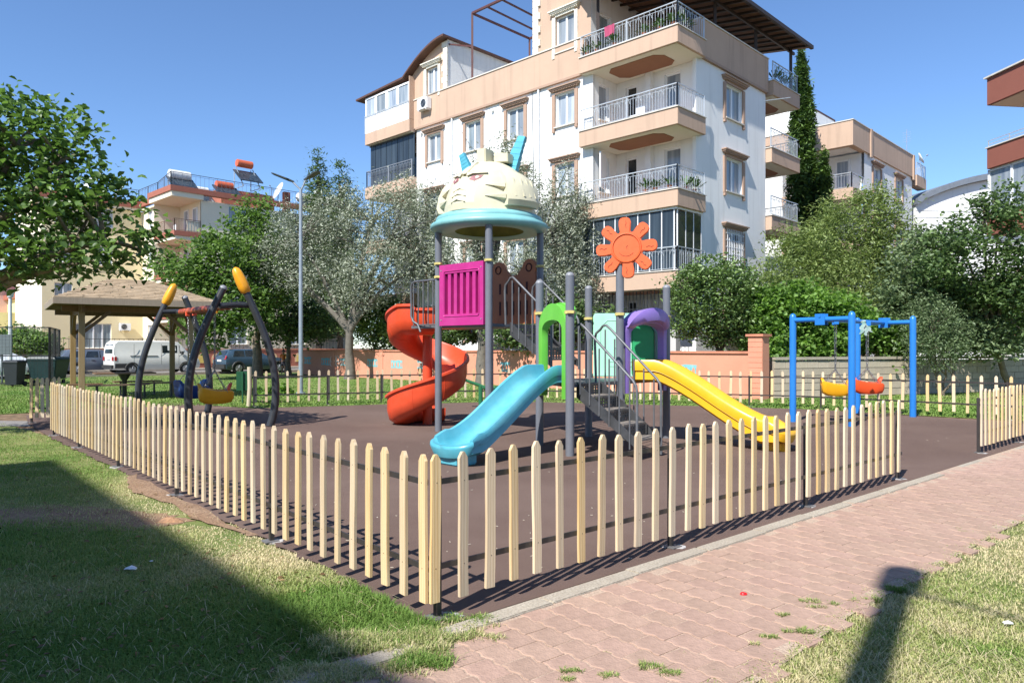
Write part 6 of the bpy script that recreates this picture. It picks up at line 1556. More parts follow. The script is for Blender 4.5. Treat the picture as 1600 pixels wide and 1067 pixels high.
m1.build('cladding_joint', mat('joint_grey', (.55, .56, .57), .8), b4)
m1 = MB(); rg = []
for t in (-.4, 12): rg.append([fr4(s-.1, t, z+.02) for s, z in arr]+[fr4(s-.1, t, z+.42) for s, z in reversed(arr)])
m1.loft(rg, cap=True); m1.build('curved_roof', mat('roof_slate', (.16, .18, .21), .6), b4)
m1 = MB(); fbox(m1, Face(fr4, 'L', 0), 0, W4, 8.9, 9.25, .02, .1); m1.build('band', mat('roof_slate', (.16, .18, .21)), b4)

# left cream building with tanks on its roof
fr5 = frame(V(-24.3, 53, 0)); b5 = thing('apartment_block', 'cream apartment block with brick red roof band behind the mulberry', 'apartment building', V(-24.3, 53, 0))
M_cr = mat('stucco_ivory', (.76, .69, .53), .92, var=.04, vscale=.5, bump=.2, bscale=15); M_yl = mat('stucco_yellow', (.78, .67, .42), .92, var=.04, vscale=.5); M_redb = mat('band_red', (.33, .115, .075), .85, var=.08)
lv = [1.8, 4.9, 7.9, 10.85]
FL5 = Face(fr5, 'L', .0); FR5 = Face(fr5, 'R', 0)
hL = [(6.0, 6.9, z, z+1.5) for z in lv]; m1 = MB(); fwall(m1, Face(fr5, 'L', .6), 3.9, 8.0, -.2, 12.4, hL); m1.build('wall', M_cr, b5, recalc=False)
for h in hL: window(Face(fr5, 'L', .6), 6.45, .9, h[2], h[3], b5)
hR = [(4.0, 5.5, z, z+1.5) for z in lv]+[(9.0, 10.5, z, z+1.5) for z in lv]; m1 = MB(); fwall(m1, FR5, 1.9, 15, -.2, 12.4, hR); m1.build('wall', M_cr, b5, recalc=False)
for h in hR: window(FR5, (h[0]+h[1])/2, 1.5, h[2], h[3], b5)
m1 = MB(); fwall(m1, Face(fr5, 'L', 1.9), .1, 3.9, -.2, 12.4); fwall(m1, Face(fr5, 'R', 3.9), -.0, 1.9, -.2, 12.4); m1.build('recess_wall', M_cr, b5, recalc=False)
for z in (10.0, 7.0, 4.0):
    m1 = MB(); xbox(m1, fr5, -.05, 3.88, -.05, 1.88, z-.35, z); bo = m1.build('balcony', M_redb, b5); m1 = MB(); xbox(m1, fr5, .05, 3.8, .05, 1.8, z-.6, z-.351); m1.build('balcony_base', M_cr, bo)
    railing_path([fr5(3.8, 0, z), fr5(0, 0, z), fr5(0, 1.85, z)], bo, arches=False, gap=.2, m_=mat('rail_brown', (.16, .10, .07), .5))
    m1 = MB(); xbox(m1, fr5, 0.02, .1, .9, 1.85, z+.001, z+.8); m1.build('parapet', M_cr, bo)
    for u in (1.0, 2.6): m1 = MB(); fbox(m1, Face(fr5, 'L', 1.9), u-.4, u+.4, z+.05, z+2.0, .002, .05); m1.build('balcony_door', M_pvc, b5); m1 = MB(); fbox(m1, Face(fr5, 'L', 1.9), u-.3, u+.3, z+.15, z+1.9, .051, .06); m1.build('pane', M_win, b5)
m1 = MB(); xbox(m1, fr5, -.35, 3.95, -.35, 1.95, 12.4, 12.759); xbox(m1, fr5, .6, 8, .4, 15, 12.43, 12.55); m1.build('roof_soffit', M_cr, b5)
m1 = MB(); xbox(m1, fr5, -.45, 4.0, -.45, 0, 12.76, 13.15); xbox(m1, fr5, -.45, .0, .001, 15.2, 12.76, 13.15); xbox(m1, fr5, 4.0, 8.0, .3, .6, 12.72, 13.15); m1.build('roof_band', M_redb, b5)
m1 = MB(); xbox(m1, fr5, .6, 7.8, 2.0, 14.9, -.2, 12.38); m1.build('core', M_cr, b5)
# protruding wing towards the left
FRw = Face(fr5, 'R', 8.0); hW = [(-5.6, -4.4, z, z+1.5) for z in lv[1:]]+[(-2.9, -1.6, z, z+1.5) for z in lv[1:]]+[(-4.2, -1.7, 1.5, 3.4)]
m1 = MB(); fwall(m1, FRw, -6.4, .6, -.2, 12.4, hW); m1.build('wall', M_yl, b5, recalc=False)
for h in hW: window(FRw, (h[0]+h[1])/2, h[1]-h[0], h[2], h[3], b5, mull=3 if h[1]-h[0] > 2 else 1)
m1 = MB(); fwall(m1, Face(fr5, 'L', -6.4), 8, 16, -.2, 12.4); m1.build('wall', M_cr, b5, recalc=False)
m1 = MB(); xbox(m1, fr5, 7.7, 16, -6.7, .4, 12.4, 12.6); xbox(m1, fr5, 8.25, 16, -6.35, 0.4, -.2, 12.38); m1.build('roof_slab', M_cr, b5)
m1 = MB(); xbox(m1, fr5, 7.6, 8.0, -6.8, .5, 12.601, 13.15); m1.build('roof_band', M_redb, b5)
ac_unit(FRw, -.8, 2.9, 'white air conditioner on the cream wall seen under the gazebo roof')
M_rl = mat('roof_rail_dark', (.06, .07, .09), .5)
railing_path([fr5(8, -6.5, 13.15), fr5(8, .3, 13.15), fr5(4, .3, 13.15), fr5(-.4, -.4, 13.15), fr5(-.4, 15, 13.15)], b5, h=.95, m_=M_rl, arches=False, gap=.32, name='roof_railing')
M_tankw = mat('tank_white', (.68, .68, .66), .4, dirt=.3, dirtcol=(.45, .4, .35)); M_tanko = mat('tank_orange', (.55, .12, .05), .5, var=.1)
def heater(s, t, z, label, m_, stand=1.0):
    hs = .72 if m_ is M_tanko else .85
    c = fr5(s, t, z); th = thing('solar_water_heater', label, 'water heater', c, 'solar water heaters on the cream block roof')
    m1 = MB(); m1.tube([c+b_*-(.9*hs)+V(0, 0, stand+.45), c+b_*(.9*hs)+V(0, 0, stand+.45)], .42*hs, 18); m1.build('tank', m_, th, smooth=40, bevel=.03)
    m1 = MB(); 
    for sg in (-.7, .7):
        m1.bar(c+b_*sg+a_*.3, c+b_*sg+a_*.3+V(0, 0, stand+.1), .06); m1.bar(c+b_*sg-a_*1.3, c+b_*sg+V(0, 0, stand+.1), .06); m1.bar(c+b_*sg-a_*1.3, c+b_*sg+a_*.3, .05)
    m1.build('stand', M_galv, th)
    m1 = MB(); m1.obox(c-a_*.65+V(0, 0, stand*.55+.08), b_, (a_*.8+V(0, 0, .6)).normalized(), (a_*-.6+V(0, 0, .8)).normalized(), .95, .85, .04); m1.build('collector', M_smoke, th)
heater(1.4, .9, 13.1, 'white solar water tank above the cream block corner', M_tankw, .75)
heater(2.6, 6.5, 14.3, 'orange water tank raised highest on the cream block roof', M_tanko, 1.6)
heater(4.6, 3.6, 13.1, 'grey solar collector frame between the two roof tanks', M_tankw, .5)
heater(.6, 13.5, 13.1, 'white tank at the right end of the cream block roof', M_tankw, .5)
m1 = MB(); xbox(m1, fr5, 2.4, 5, 4.5, 9.0, 12.6, 14.1); m1.build('stair_tower', M_redb, b5)
m1 = MB(); xbox(m1, fr5, .5, .9, 8.9, 9.4, 12.6, 14.2); m1.build('chimney', M_redb, b5)
for s, t, r_, az, lab in ((8.2, -1.0, .75, -.8, 'large dish left of the cream block corner, right one of two'), (8.6, -3.2, .6, -.6, 'dish half hidden by mulberry leaves on the cream block roof'), (.3, 8.2, .75, -.9, 'satellite dish left of the brick chimney on the cream block'), (.3, 11.5, .7, -.9, 'satellite dish right of the brick chimney on the cream block'), (.3, 14.0, .55, -.9, 'last small dish at the right end of the cream block roof')):
    dish(fr5(s, t, 13.4), lab, r_, az)
# far-left small houses
b6 = thing('house', 'pale yellow stepped house behind the far left fence', 'house', V(-43, 60, 0)); fr6 = frame(V(-39, 59, 0))
m1 = MB(); xbox(m1, fr6, 0, 9, 0, 9, -.2, 5.6); xbox(m1, fr6, 2.0, 9, -2.5, -.01, -.2, 4.4); m1.build('wall', mat('stucco_lemon', (.70, .62, .30), .92, var=.05), b6)
m1 = MB(); xbox(m1, fr6, -.3, 9.3, -.3, 9, 5.6, 6.0); m1.build('roof', M_redb, b6)
for u in (1.2, 4.5): m1 = MB(); fbox(m1, Face(fr6, 'R', -.0), u, u+1.2, 2.2, 3.8, .002, .06); m1.build('window', M_pvc, b6)
b7 = thing('house', 'pinkish house with white balcony at the far left edge', 'house', V(-49, 62, 0)); fr7 = frame(V(-46.5, 60, 0))
m1 = MB(); xbox(m1, fr7, 0, 9, 0, 6, -.2, 7.6); m1.build('wall', mat('stucco_pink', (.62, .40, .36), .92, var=.06), b7)
m1 = MB(); xbox(m1, fr7, -1.0, -.01, 1, 5, 3.4, 3.7); xbox(m1, fr7, -1.0, -.9, 1, 5, 3.701, 4.5); m1.build('balcony', M_pvc, b7)
m1 = MB(); xbox(m1, fr7, -.3, 9.3, -.3, 6.3, 7.6, 8.0); m1.build('roof', M_redb, b7)

# ---- boundary walls
M_ow = mat('wall_orange', (.60, .26, .165), .9, var=.08, vscale=1.2, bump=.3, bscale=25, dirt=.35, dirtcol=(.52, .30, .22))
M_owd = mat('wall_coping', (.50, .20, .12), .85, var=.15)
W0 = V(7.35, 21.6, 0); W1 = V(-12.4, 43.2, 0); wd_ = (W1-W0); wl = wd_.length; wd_.normalize(); wn = V(wd_.y, -wd_.x, 0)
if wn.dot(V(0, -1, 0)) < 0: wn = -wn
ow = thing('garden_wall', 'salmon orange rendered garden wall with painted turquoise patches', 'wall', W0)
m1 = MB(); m1.obox(W0+wd_*wl/2+V(0, 0, .66), wd_, wn, V(0, 0, 1), wl/2, .11, .68); m1.build('wall', M_ow, ow)
m1 = MB(); m1.obox(W0+wd_*wl/2+V(0, 0, 1.375), wd_, wn, V(0, 0, 1), wl/2, .16, .035); m1.build('coping', M_owd, ow)
m1 = MB(); m1.obox(W0+wd_*.12+V(0, 0, .92), wd_, wn, V(0, 0, 1), .23, .2, .94); pl_ = m1.build('pillar', M_ow, ow, bevel=.01)
m1 = MB(); m1.obox(W0+wd_*.12+V(0, 0, 1.88), wd_, wn, V(0, 0, 1), .28, .26, .035); m1.build('pillar_cap', M_owd, pl_)
for k in range(12):
    m1 = MB(); m1.obox(W0+wd_*.12+wn*.203+V(0, 0, .1+k*.15), wd_, wn, V(0, 0, 1), .222, .006, .066); m1.build('brick', M_ow, pl_)
for s in (5.2, 10.2, 15.2, 20.4, 25.2): m1 = MB(); m1.obox(W0+wd_*s+V(0, 0, .70), wd_, wn, V(0, 0, 1), .17, .14, .72); m1.build('pillar', M_ow, ow)
M_tq = mat('mural_turquoise', (.10, .38, .42), .85, col2=(.28, .50, .50), vscale=9); M_mw = mat('mural_white', (.62, .55, .50), .85, var=.1)
rr_ = random.Random(8)
def hit(px_):   # distance along the wall for a picture column
    k = (px_-CX)/F; return (k*W0.y-W0.x)/(wd_.x-k*wd_.y)
for pa, pb, zz in ((1050, 1092, .78), (785, 800, .74), (655, 666, .74), (614, 632, .72), (577, 593, .76), (535, 545, .76), (505, 518, .76), (478, 489, .8)):
    s0, s1 = sorted((hit(pa), hit(pb))); m1 = MB(); w_ = (s1-s0)/2; c = W0+wd_*(s0+s1)/2+wn*.112+V(0, 0, zz)
    pts = [(-w_, -.19), (-w_*.2, -.2), (w_*.1, -.17), (w_, -.19), (w_*.95, .0), (w_, .2), (w_*.2, .17), (-w_*.1, .21), (-w_, .19), (-w_*.93, 0)]
    m1.prism(pts, c, wd_, V(0, 0, 1), wn, -.01, .004); m1.build('painted_patch', M_tq, ow)
    m1 = MB()
    for k in range(4):
        u = (k+.5)/4*2*w_-w_; m1.prism([(u-.05, -.12), (u+.03, -.13), (u+.06, .02), (u, .13), (u-.06, .05)], c, wd_, V(0, 0, 1), wn, .004, .007)
    m1.build('painted_mark', M_ow, ow)
s0 = hit(526); c = W0+wd_*s0+wn*.113+V(0, 0, .80); m1 = MB()
for x, z, r_ in ((-.32, .12, .16), (0, .14, .13), (.3, .1, .17), (-.3, -.12, .15), (.05, -.1, .14), (.34, -.14, .15)): m1.tube([c+wd_*(x+r_*math.cos(t*PI/6))+V(0, 0, z+r_*math.sin(t*PI/6)) for t in range(12)], .022, 4, closed=True)
m1.build('painted_rings', M_mw, ow)
# beige block wall to the right
M_bw = mat('wall_blocks', (.40, .34, .26), .95, var=.15, vscale=2, bump=.5, bscale=30, objrand=.10, dirt=.4, dirtcol=(.25, .20, .15))
R0 = V(7.75, 22.0, 0); R1 = V(24.5, 28.6, 0); rd_ = R1-R0; rl_ = rd_.length; rd_.normalize(); rn = V(rd_.y, -rd_.x, 0)
bw = thing('block_wall', 'low beige block wall in tree shade behind the right fence', 'wall', R0)
m1 = MB(); m1.obox(R0+rd_*rl_/2+V(0, 0, .55), rd_, rn, V(0, 0, 1), rl_/2, .10, .57); m1.build('wall_core', M_conc, bw)
cb = MB(); me0 = None; cnt_ = 0
for j in range(5):
    k = 0
    s = -.2 if j % 2 else 0
    while s < rl_-.1:
        L = .42; s0, s1 = max(0, s)+.008, min(rl_, s+L)-.008; c = R0+rd_*(s0+s1)/2+rn*.115+V(0, 0, .12+j*.22)
        if s1-s0 > .05:
            if me0 is None or s1-s0 < L-.03:
                m1 = MB(); m1.obox(c, rd_, rn, V(0, 0, 1), (s1-s0)/2, .022, .10); o = m1.build('block', M_bw, bw)
                if s1-s0 > L-.03: me0 = o.data; c_ref = c
            else:
                o = bpy.data.objects.new('block', me0); C.objects.link(o); o.parent = bw; o.location = c-c_ref+rn*rr_.uniform(-.006, .006)
        s += L
m1 = MB(); m1.obox(R0+rd_*rl_/2+V(0, 0, 1.19), rd_, rn, V(0, 0, 1), rl_/2, .18, .04); m1.build('coping', M_conc, bw)
# white low outbuilding peeping at far right
ob = P(1582, 552, 30); m1 = MB(); m1.obox(V(ob.x+1.2, 30.5, .95), V(1, .1, 0).normalized(), V(-.1, 1, 0).normalized(), V(0, 0, 1), 1.6, .8, 1.05)
sh = thing('garden_shed', 'low white rendered outbuilding beyond the block wall at the far right', 'outbuilding', V(ob.x+1.2, 30.5, 0)); m1.build('wall', M_white, sh); m1 = MB(); m1.obox(V(ob.x+1.2, 30.5, 2.04), V(1, .1, 0).normalized(), V(-.1, 1, 0).normalized(), V(0, 0, 1), 1.75, .95, .04); m1.build('roof', M_redb, sh)
# arched red wall in front of the cream block
aw = thing('garden_wall', 'brick red boundary wall with pale arches across the street', 'wall', E0+a_*8.7)
A0 = E0+a_*8.7+b_*-14; al = 44; 
m1 = MB(); m1.obox(A0+b_*al/2+V(0, 0, .72), b_, a_, V(0, 0, 1), al/2, .12, .66); m1.build('wall', M_redb, aw)
m1 = MB(); m1.obox(A0+b_*al/2+V(0, 0, 1.43), b_, a_, V(0, 0, 1), al/2, .17, .045); m1.build('coping', M_owd, aw)
M_arch = mat('arch_buff', (.60, .42, .24), .9, var=.1); M_archy = mat('arch_yellow', (.62, .46, .12), .9)
arche = None
for k in range(40):
    c = A0+b_*(.8+k*1.08)-a_*.125+V(0, 0, .45); pts = [(-.34, 0)]+[(-.34*math.cos(t*PI/8), .35+.34*math.sin(t*PI/8)) for t in range(9)]+[(.34, 0)]
    p2 = [(x*.62, z*.75+.03) for x, z in pts]
    m1 = MB(); m1.prism(pts, c, b_, V(0, 0, 1), -a_, -.01, .02); o = m1.build('arch', M_arch, aw); m1 = MB(); m1.prism(p2, c, b_, V(0, 0, 1), -a_, .02, .03); m1.build('arch_inset', M_archy, o)
m1 = MB()
for k in range(150): q = A0+b_*(k*.29); m1.bar(q+V(0, 0, 1.47), q+V(0, 0, 2.1), .02)
m1.bar(A0+V(0, 0, 2.1), A0+b_*al+V(0, 0, 2.1), .03); stuff(m1.build('railing_bars', M_bf, aw))
# block behind the viewer whose roof edge shades the lawn
sp = V(-6.2, 9.95, 0); shx = V(.54, .84, 0)/1.0724
Hs = 12.6; c0_ = sp-shx*Hs; e1 = V(.655, -.755, 0).normalized(); e2 = V(-e1.y, e1.x, 0); 
if e2.dot(V(-1, -1, 0)) < 0: e2 = -e2
sb_ = thing('apartment_block', 'cream apartment block behind the camera that shades the lawn', 'apartment building', c0_)
frs = frame(c0_, a=e1, b=e2)
m1 = MB(); xbox(m1, frs, 0.25, 22, .3, 10, -.1, Hs-.3); m1.build('wall', M_cr, sb_)
m1 = MB(); xbox(m1, frs, 0, 22.3, 0, 10.3, Hs-.3, Hs); m1.build('roof', M_redb, sb_)
for k in range(6):
    for z in (1.5, 4.5, 7.5, 10):
        m1 = MB(); fbox(m1, Face(frs, 'L', .3), 1.5+k*3.4, 2.9+k*3.4, z, z+1.3, .002, .05); wo = m1.build('window', M_pvc, sb_); m1 = MB(); fbox(m1, Face(frs, 'L', .3), 1.6+k*3.4, 2.8+k*3.4, z+.1, z+1.2, .051, .055); m1.build('pane', M_win, wo)
# pole behind the viewer
Hp_ = 8.2; tip = V(2.63, 4.93, 0); pb_ = tip-shx*Hp_
pr_ = thing('utility_pole', 'utility pole behind the camera casting its shadow on the path', 'utility pole', pb_)
m1 = MB(); m1.tube([pb_, pb_+V(0, 0, Hp_-.5)], [.11, .09], 14); m1.tube([pb_+V(0, 0, Hp_-.5), pb_+V(0, 0, Hp_-.48), pb_+V(0, 0, Hp_)], [.09, .135, .135], 14); m1.build('pole', M_galv, pr_, smooth=40)
m1 = MB(); m1.tube([pb_+V(0, 0, Hp_-.45), pb_+V(1.3, -1.5, Hp_-.45)], .022, 6); m1.build('bracket_arm', M_galv, pr_)

# downpipes, cables and small fittings on the big block
for u in (7.15, 12.9):
    m1 = MB(); m1.tube([FL.p(u, 12.8, .07), FL.p(u, 0, .07)], .045, 8)
    for z in (2.5, 5.5, 8.5, 11.5): m1.tube([FL.p(u, z-.03, .07), FL.p(u, z+.03, .07)], .06, 8)
    m1.build('downpipe', M_pvc, mainb, smooth=50)
for u, z in ((10.05, 12.55), (15.3, 12.55)):
    m1 = MB(); m1.tube([FL.p(u, z, .0), FL.p(u, z, .12)], .07, 8); m1.build('vent', M_pvc, mainb)
m1 = MB()
for (u0, z0, u1, z1) in ((12.75, 12.7, 10.1, 9.9), (10.1, 9.9, 10.0, 6.7), (7.6, 14.3, 7.5, 9.8), (7.5, 9.8, 7.45, 5.0)):
    pts = [FL.p(u0+(u1-u0)*k/8, z0+(z1-z0)*k/8-.25*math.sin(PI*k/8)*(abs(u1-u0) > 1), .03) for k in range(9)]; m1.tube(pts, .012, 4)
m1.build('cable', M_blk, mainb)
m1 = MB(); m1.tube([fr(-.1, 6.9, 12.2), fr(-1.0, 7.4, 12.25)], .02, 6); m1.build('bracket_arm', M_galv, mainb)
for s_, t_, z_, lab in ((.5, 1.75, 4.4, 'a'),):
    pass
# chairs on the balconies of the cream block and clothes horse rods
for (fr_, s, t, z, lab) in ((fr5, 2.8, .9, 10.0, 'white plastic chair on the top balcony of the cream block'), (fr, 2.6, 1.2, SL[3]+.04, 'white plastic chair on the second balcony from the top of the large block')):
    c = fr_(s, t, z); th = thing('plastic_chair', lab, 'chair', c)
    m1 = MB(); m1.obox(c+V(0, 0, .42), a_, b_, V(0, 0, 1), .22, .22, .02); m1.build('seat', M_pvc, th)
    m1 = MB(); m1.obox(c+b_*.21+V(0, 0, .66), a_, b_, V(0, 0, 1), .22, .02, .22); m1.build('backrest', M_pvc, th)
    for i in (-1, 1):
        for j in (-1, 1): m1 = MB(); m1.bar(c+a_*.19*i+b_*.19*j, c+a_*.18*i+b_*.18*j+V(0, 0, .4), .03); m1.build('leg', M_pvc, th)
heater(1.2, 4.2, 13.1, 'second orange drum low beside the raised orange tank', M_tanko, .5)
heater(.8, 11.0, 13.1, 'white tank between the dishes on the cream block roof', M_tankw, .45)
# ------------------------------------------------ trees and plants
def leaf_mat(name, c_dark, c_light, trans=.35, rough=.5, spec=.35, under=None):
    m = bpy.data.materials.new(name); m.use_nodes = True; t = m.node_tree; N = t.nodes; Lk = t.links; b = N['Principled BSDF']
    at = N.new('ShaderNodeAttribute'); at.attribute_name = 'tint'
    mx = N.new('ShaderNodeMix'); mx.data_type = 'RGBA'; mx.inputs[6].default_value = (*c_dark, 1); mx.inputs[7].default_value = (*c_light, 1)
    Lk.new(at.outputs['Fac'], mx.inputs[0]); out = mx.outputs[2]
    if under:
        ge = N.new('ShaderNodeNewGeometry'); m2 = N.new('ShaderNodeMix'); m2.data_type = 'RGBA'; m2.inputs[7].default_value = (*under, 1)
        Lk.new(ge.outputs['Backfacing'], m2.inputs[0]); Lk.new(out, m2.inputs[6]); out = m2.outputs[2]
    Lk.new(out, b.inputs['Base Color']); b.inputs['Roughness'].default_value = rough; b.inputs['Specular IOR Level'].default_value = spec
    tr = N.new('ShaderNodeBsdfTranslucent'); hs = N.new('ShaderNodeHueSaturation'); hs.inputs['Value'].default_value = 1.5; hs.inputs['Saturation'].default_value = 1.15
    Lk.new(out, hs.inputs['Color']); Lk.new(hs.outputs[0], tr.inputs[0])
    ms = N.new('ShaderNodeMixShader'); ms.inputs[0].default_value = trans; Lk.new(b.outputs[0], ms.inputs[1]); Lk.new(tr.outputs[0], ms.inputs[2])
    Lk.new(ms.outputs[0], N['Material Output'].inputs[0]); return m
def leaf_cards(cen, size, aspect, r, droop=0.0, updir=.35, kind='oval'):
    """centres (n,3), size (n,) -> verts, faces(4), one folded leaf = 2 quads"""
    n = len(cen)
    nrm = r.normal(size=(n, 3)); nrm[:, 2] = np.abs(nrm[:, 2])+updir; nrm /= np.linalg.norm(nrm, axis=1)[:, None]
    d = r.normal(size=(n, 3)); d[:, 2] -= droop; d -= nrm*(d*nrm).sum(1)[:, None]; d /= np.linalg.norm(d, axis=1)[:, None]+1e-9
    s = np.cross(nrm, d); L = size[:, None]; W = (size*aspect)[:, None]*.5
    fold = nrm*W*.35
    if kind == 'oval':
        base = cen-d*L*.5; tip = cen+d*L*.5-nrm*L*.12
        l1 = cen-d*L*.18+s*W+fold; l2 = cen+d*L*.15+s*W*.85+fold; r1 = cen-d*L*.18-s*W+fold; r2 = cen+d*L*.15-s*W*.85+fold
        v = np.stack([base, l1, l2, tip, r2, r1], 1).reshape(-1, 3)
        f = np.array([[0, 1, 2, 3], [0, 3, 4, 5]])
        return v, (np.arange(n)[:, None, None]*6+f[None]).reshape(-1), 2
    base = cen-d*L*.5; tip = cen+d*L*.5; v = np.stack([base, cen+s*W, tip, cen-s*W], 1).reshape(-1, 3)
    return v, (np.arange(n)[:, None]*4+np.arange(4)[None]).reshape(-1), 1
M_bark = mat('bark', (.20, .155, .11), .95, var=.3, vscale=6, bump=.8, bscale=30, dirt=.4, dirtcol=(.36, .31, .24))
M_barkd = mat('bark_dark', (.10, .08, .06), .95, var=.3, vscale=6, bump=.8, bscale=30)
M_barks = mat('bark_silver', (.13, .115, .095), .95, var=.3, vscale=5, bump=.8, bscale=25)
def E3(px, py, Y, rx, ry, rd=None):
    """ellipsoid from picture measures, at depth Y"""
    c = P(px, py, Y); return (c.x, c.y, c.z, rx*Y/F, rd if rd else rx*Y/F, ry*Y/F)
def tree(name, label, base, lobes, nclump, per, size, aspect, m_, bark=None, csz=.3, seed=0, trunk=.16, fork=None, group=None, cat='tree', droop=0.0, kind='oval', shell=.55, limbs=14, updir=.8, twist=0, single=0, stems=1, volp=.75, lean=(0, 0), vdir=0):
    r = np.random.default_rng(seed); rr = random.Random(seed); bark = bark or M_bark
    th = thing(name, label, cat, base, group)
    vol = np.array([l[3]*l[4]*l[5] for l in lobes]); pr = vol**volp; pr /= pr.sum(); idx = r.choice(len(lobes), nclump, p=pr)
    Lb = np.array(lobes)[idx]; d = r.normal(size=(nclump, 3)); d /= np.linalg.norm(d, axis=1)[:, None]
    q = shell+(1-shell)*r.random(nclump)**.6; q = np.where(r.random(nclump) < .22, r.random(nclump)**.5*.8, q)
    cc = Lb[:, :3]+d*Lb[:, 3:]*q[:, None]*(1+r.normal(size=nclump)*.05)[:, None]
    cc = cc[cc[:, 2] > .25]; nc = len(cc)
    cs_ = csz*(.6+.8*r.random(nc))
    per_ = np.full(nc, per); k = np.repeat(np.arange(nc), per_)
    if vdir:   # elongated upright or hanging sprays
        sp = r.normal(size=(len(k), 3))*np.array([.45, .45, 1.0]); 
    else:
        sp = r.normal(size=(len(k), 3))*np.array([1, 1, .62])
    cen = cc[k]+sp*cs_[k][:, None]*.55
    sz = size*(.65+.7*r.random(len(k)))
    tint = np.clip(.5+.26*r.normal(size=nc)[k]+.26*r.normal(size=len(k)), 0, 1)
    sgl = min(single, len(k))
    order = np.argsort(cen[:, 1]) if sgl else None
    main = np.ones(len(k), bool)
    if sgl:
        vis = [i for i in order if abs(cen[i, 0]/cen[i, 1]) < .69][:sgl]; main[vis] = False
    v, f, nf = leaf_cards(cen[main], sz[main], aspect, r, droop, updir, kind)
    o = np_mesh('crown', v, f, 4, m_, th, np.repeat(tint[main], nf), origin=base); stuff(o)
    if sgl:
        for i in vis:
            v, f, nf = leaf_cards(cen[i:i+1], sz[i:i+1], aspect, r, droop, updir, kind)
            np_mesh('leaf', v, f, 4, m_, th, np.repeat(tint[i:i+1], nf), origin=base)
    # trunk and limbs
    m1 = MB(); top = min(l[2] for l in lobes); cz = fork if fork else max(.6, min(l[2]-l[5]*.6 for l in lobes))
    cx_ = float(np.average([l[0] for l in lobes], weights=vol)); cy_ = float(np.average([l[1] for l in lobes], weights=vol))
    fk = V(base.x+lean[0], base.y+lean[1], cz)
    for st in range(stems):
        off = V(rr.uniform(-1, 1)*.25*(stems > 1), rr.uniform(-1, 1)*.2*(stems > 1), 0); pts = [base+off*.4-V(0, 0, .1)]
        for kk in range(1, 6): u = kk/5; pts.append(base.lerp(fk, u)+off*(u+.4)+V(rr.uniform(-.05, .05), rr.uniform(-.05, .05), 0)*(kk < 5))
        m1.tube(pts, [trunk*1.35]+[trunk*(1-.07*kk) for kk in range(1, 6)], 10)
        tips = []
        for l in lobes: tips.append(V(l[0], l[1], l[2]))
        rr.shuffle(tips)
        hubs = []
        for tI in tips[:7]:
            e = pts[-1].lerp(tI, .8); mid = pts[-1].lerp(e, .5)+V(rr.uniform(-.2, .2), rr.uniform(-.2, .2), .15*(e-pts[-1]).length); seg = []
            for kk in range(7): u = kk/6; seg.append(pts[-1]*(1-u)**2+mid*2*u*(1-u)+e*u*u)
            m1.tube(seg, [trunk*.62*(1-.11*kk) for kk in range(7)], 7); hubs += seg[2:]
        for kk in range(limbs):
            c = Vector(cc[r.integers(nc)]); h = min(hubs, key=lambda p: (p-c).length) if hubs else pts[-1]; mid = h.lerp(c, .5)+V(0, 0, .12*(c-h).length)
            m1.tube([h, h.lerp(mid, .6), mid.lerp(c, .4), c], [trunk*.26, trunk*.19, trunk*.12, trunk*.05], 5)
    m1.build('trunk', bark, th, smooth=60, recalc=False)
    return th

LM_mul = leaf_mat('leaf_mulberry', (.055, .105, .025), (.17, .28, .075), .32, .42, .45)
LM_grn = leaf_mat('leaf_green', (.07, .13, .03), (.19, .29, .085), .4, .5)
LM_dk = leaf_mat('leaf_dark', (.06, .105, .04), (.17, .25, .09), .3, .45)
LM_sil = leaf_mat('leaf_silver', (.10, .125, .075), (.29, .33, .235), .22, .6, .3, under=(.36, .39, .30))
LM_con = leaf_mat('needle_green', (0.047, 0.094, 0.031), (0.140, 0.203, 0.055), .25, .6)
LM_cyp = leaf_mat('cypress_green', (0.026, 0.060, 0.020), (0.122, 0.202, 0.041), .2, .7)
LM_wil = leaf_mat('leaf_yellowgreen', (.12, .17, .055), (.28, .35, .12), .35, .55)
LM_cit = leaf_mat('leaf_citrus', (.065, .115, .034), (.21, .31, .10), .25, .35, .6)
LM_vin = leaf_mat('leaf_vine', (.085, .16, .035), (.23, .38, .09), .45, .5)
LM_gry = leaf_mat('leaf_grey', (.085, .13, .06), (.23, .30, .15), .3, .5)

# big mulberry, near left (depth ~ 12.5)
YM = 12.3
tree('mulberry_tree', 'broad leaved mulberry overhanging from the left edge in front of the gazebo', V(-10.4, 12.6, 0),
     [E3(-60, 260, YM, 130, 110, 1.6), E3(20, 215, YM, 70, 72, 1.2), E3(95, 225, YM, 48, 72, .8), E3(70, 330, YM, 100, 70, 1.4), E3(150, 310, YM, 50, 52, .8), E3(195, 385, YM, 42, 40, .7), E3(110, 405, YM, 80, 38, 1.2), E3(0, 400, YM, 80, 52, 1.4), E3(225, 372, YM, 20, 16, .3), E3(30, 165, YM, 30, 26, .5), E3(100, 168, YM, 18, 22, .4), E3(135, 220, YM, 16, 26, .4), E3(165, 262, YM, 14, 26, .4), E3(-170, 330, YM, 130, 120, 2.0), E3(18, 142, YM, 8, 22, .2), E3(100, 152, YM, 7, 20, .2), E3(140, 190, YM, 8, 22, .2), E3(172, 245, YM, 8, 20, .2), E3(60, 160, YM, 8, 22, .2), E3(232, 345, YM, 8, 16, .2)],
     720, 12, .128, .7, LM_mul, csz=.30, seed=3, trunk=.2, fork=1.9, lean=(.5, -.1), single=280, droop=.8, shell=.3, limbs=60)
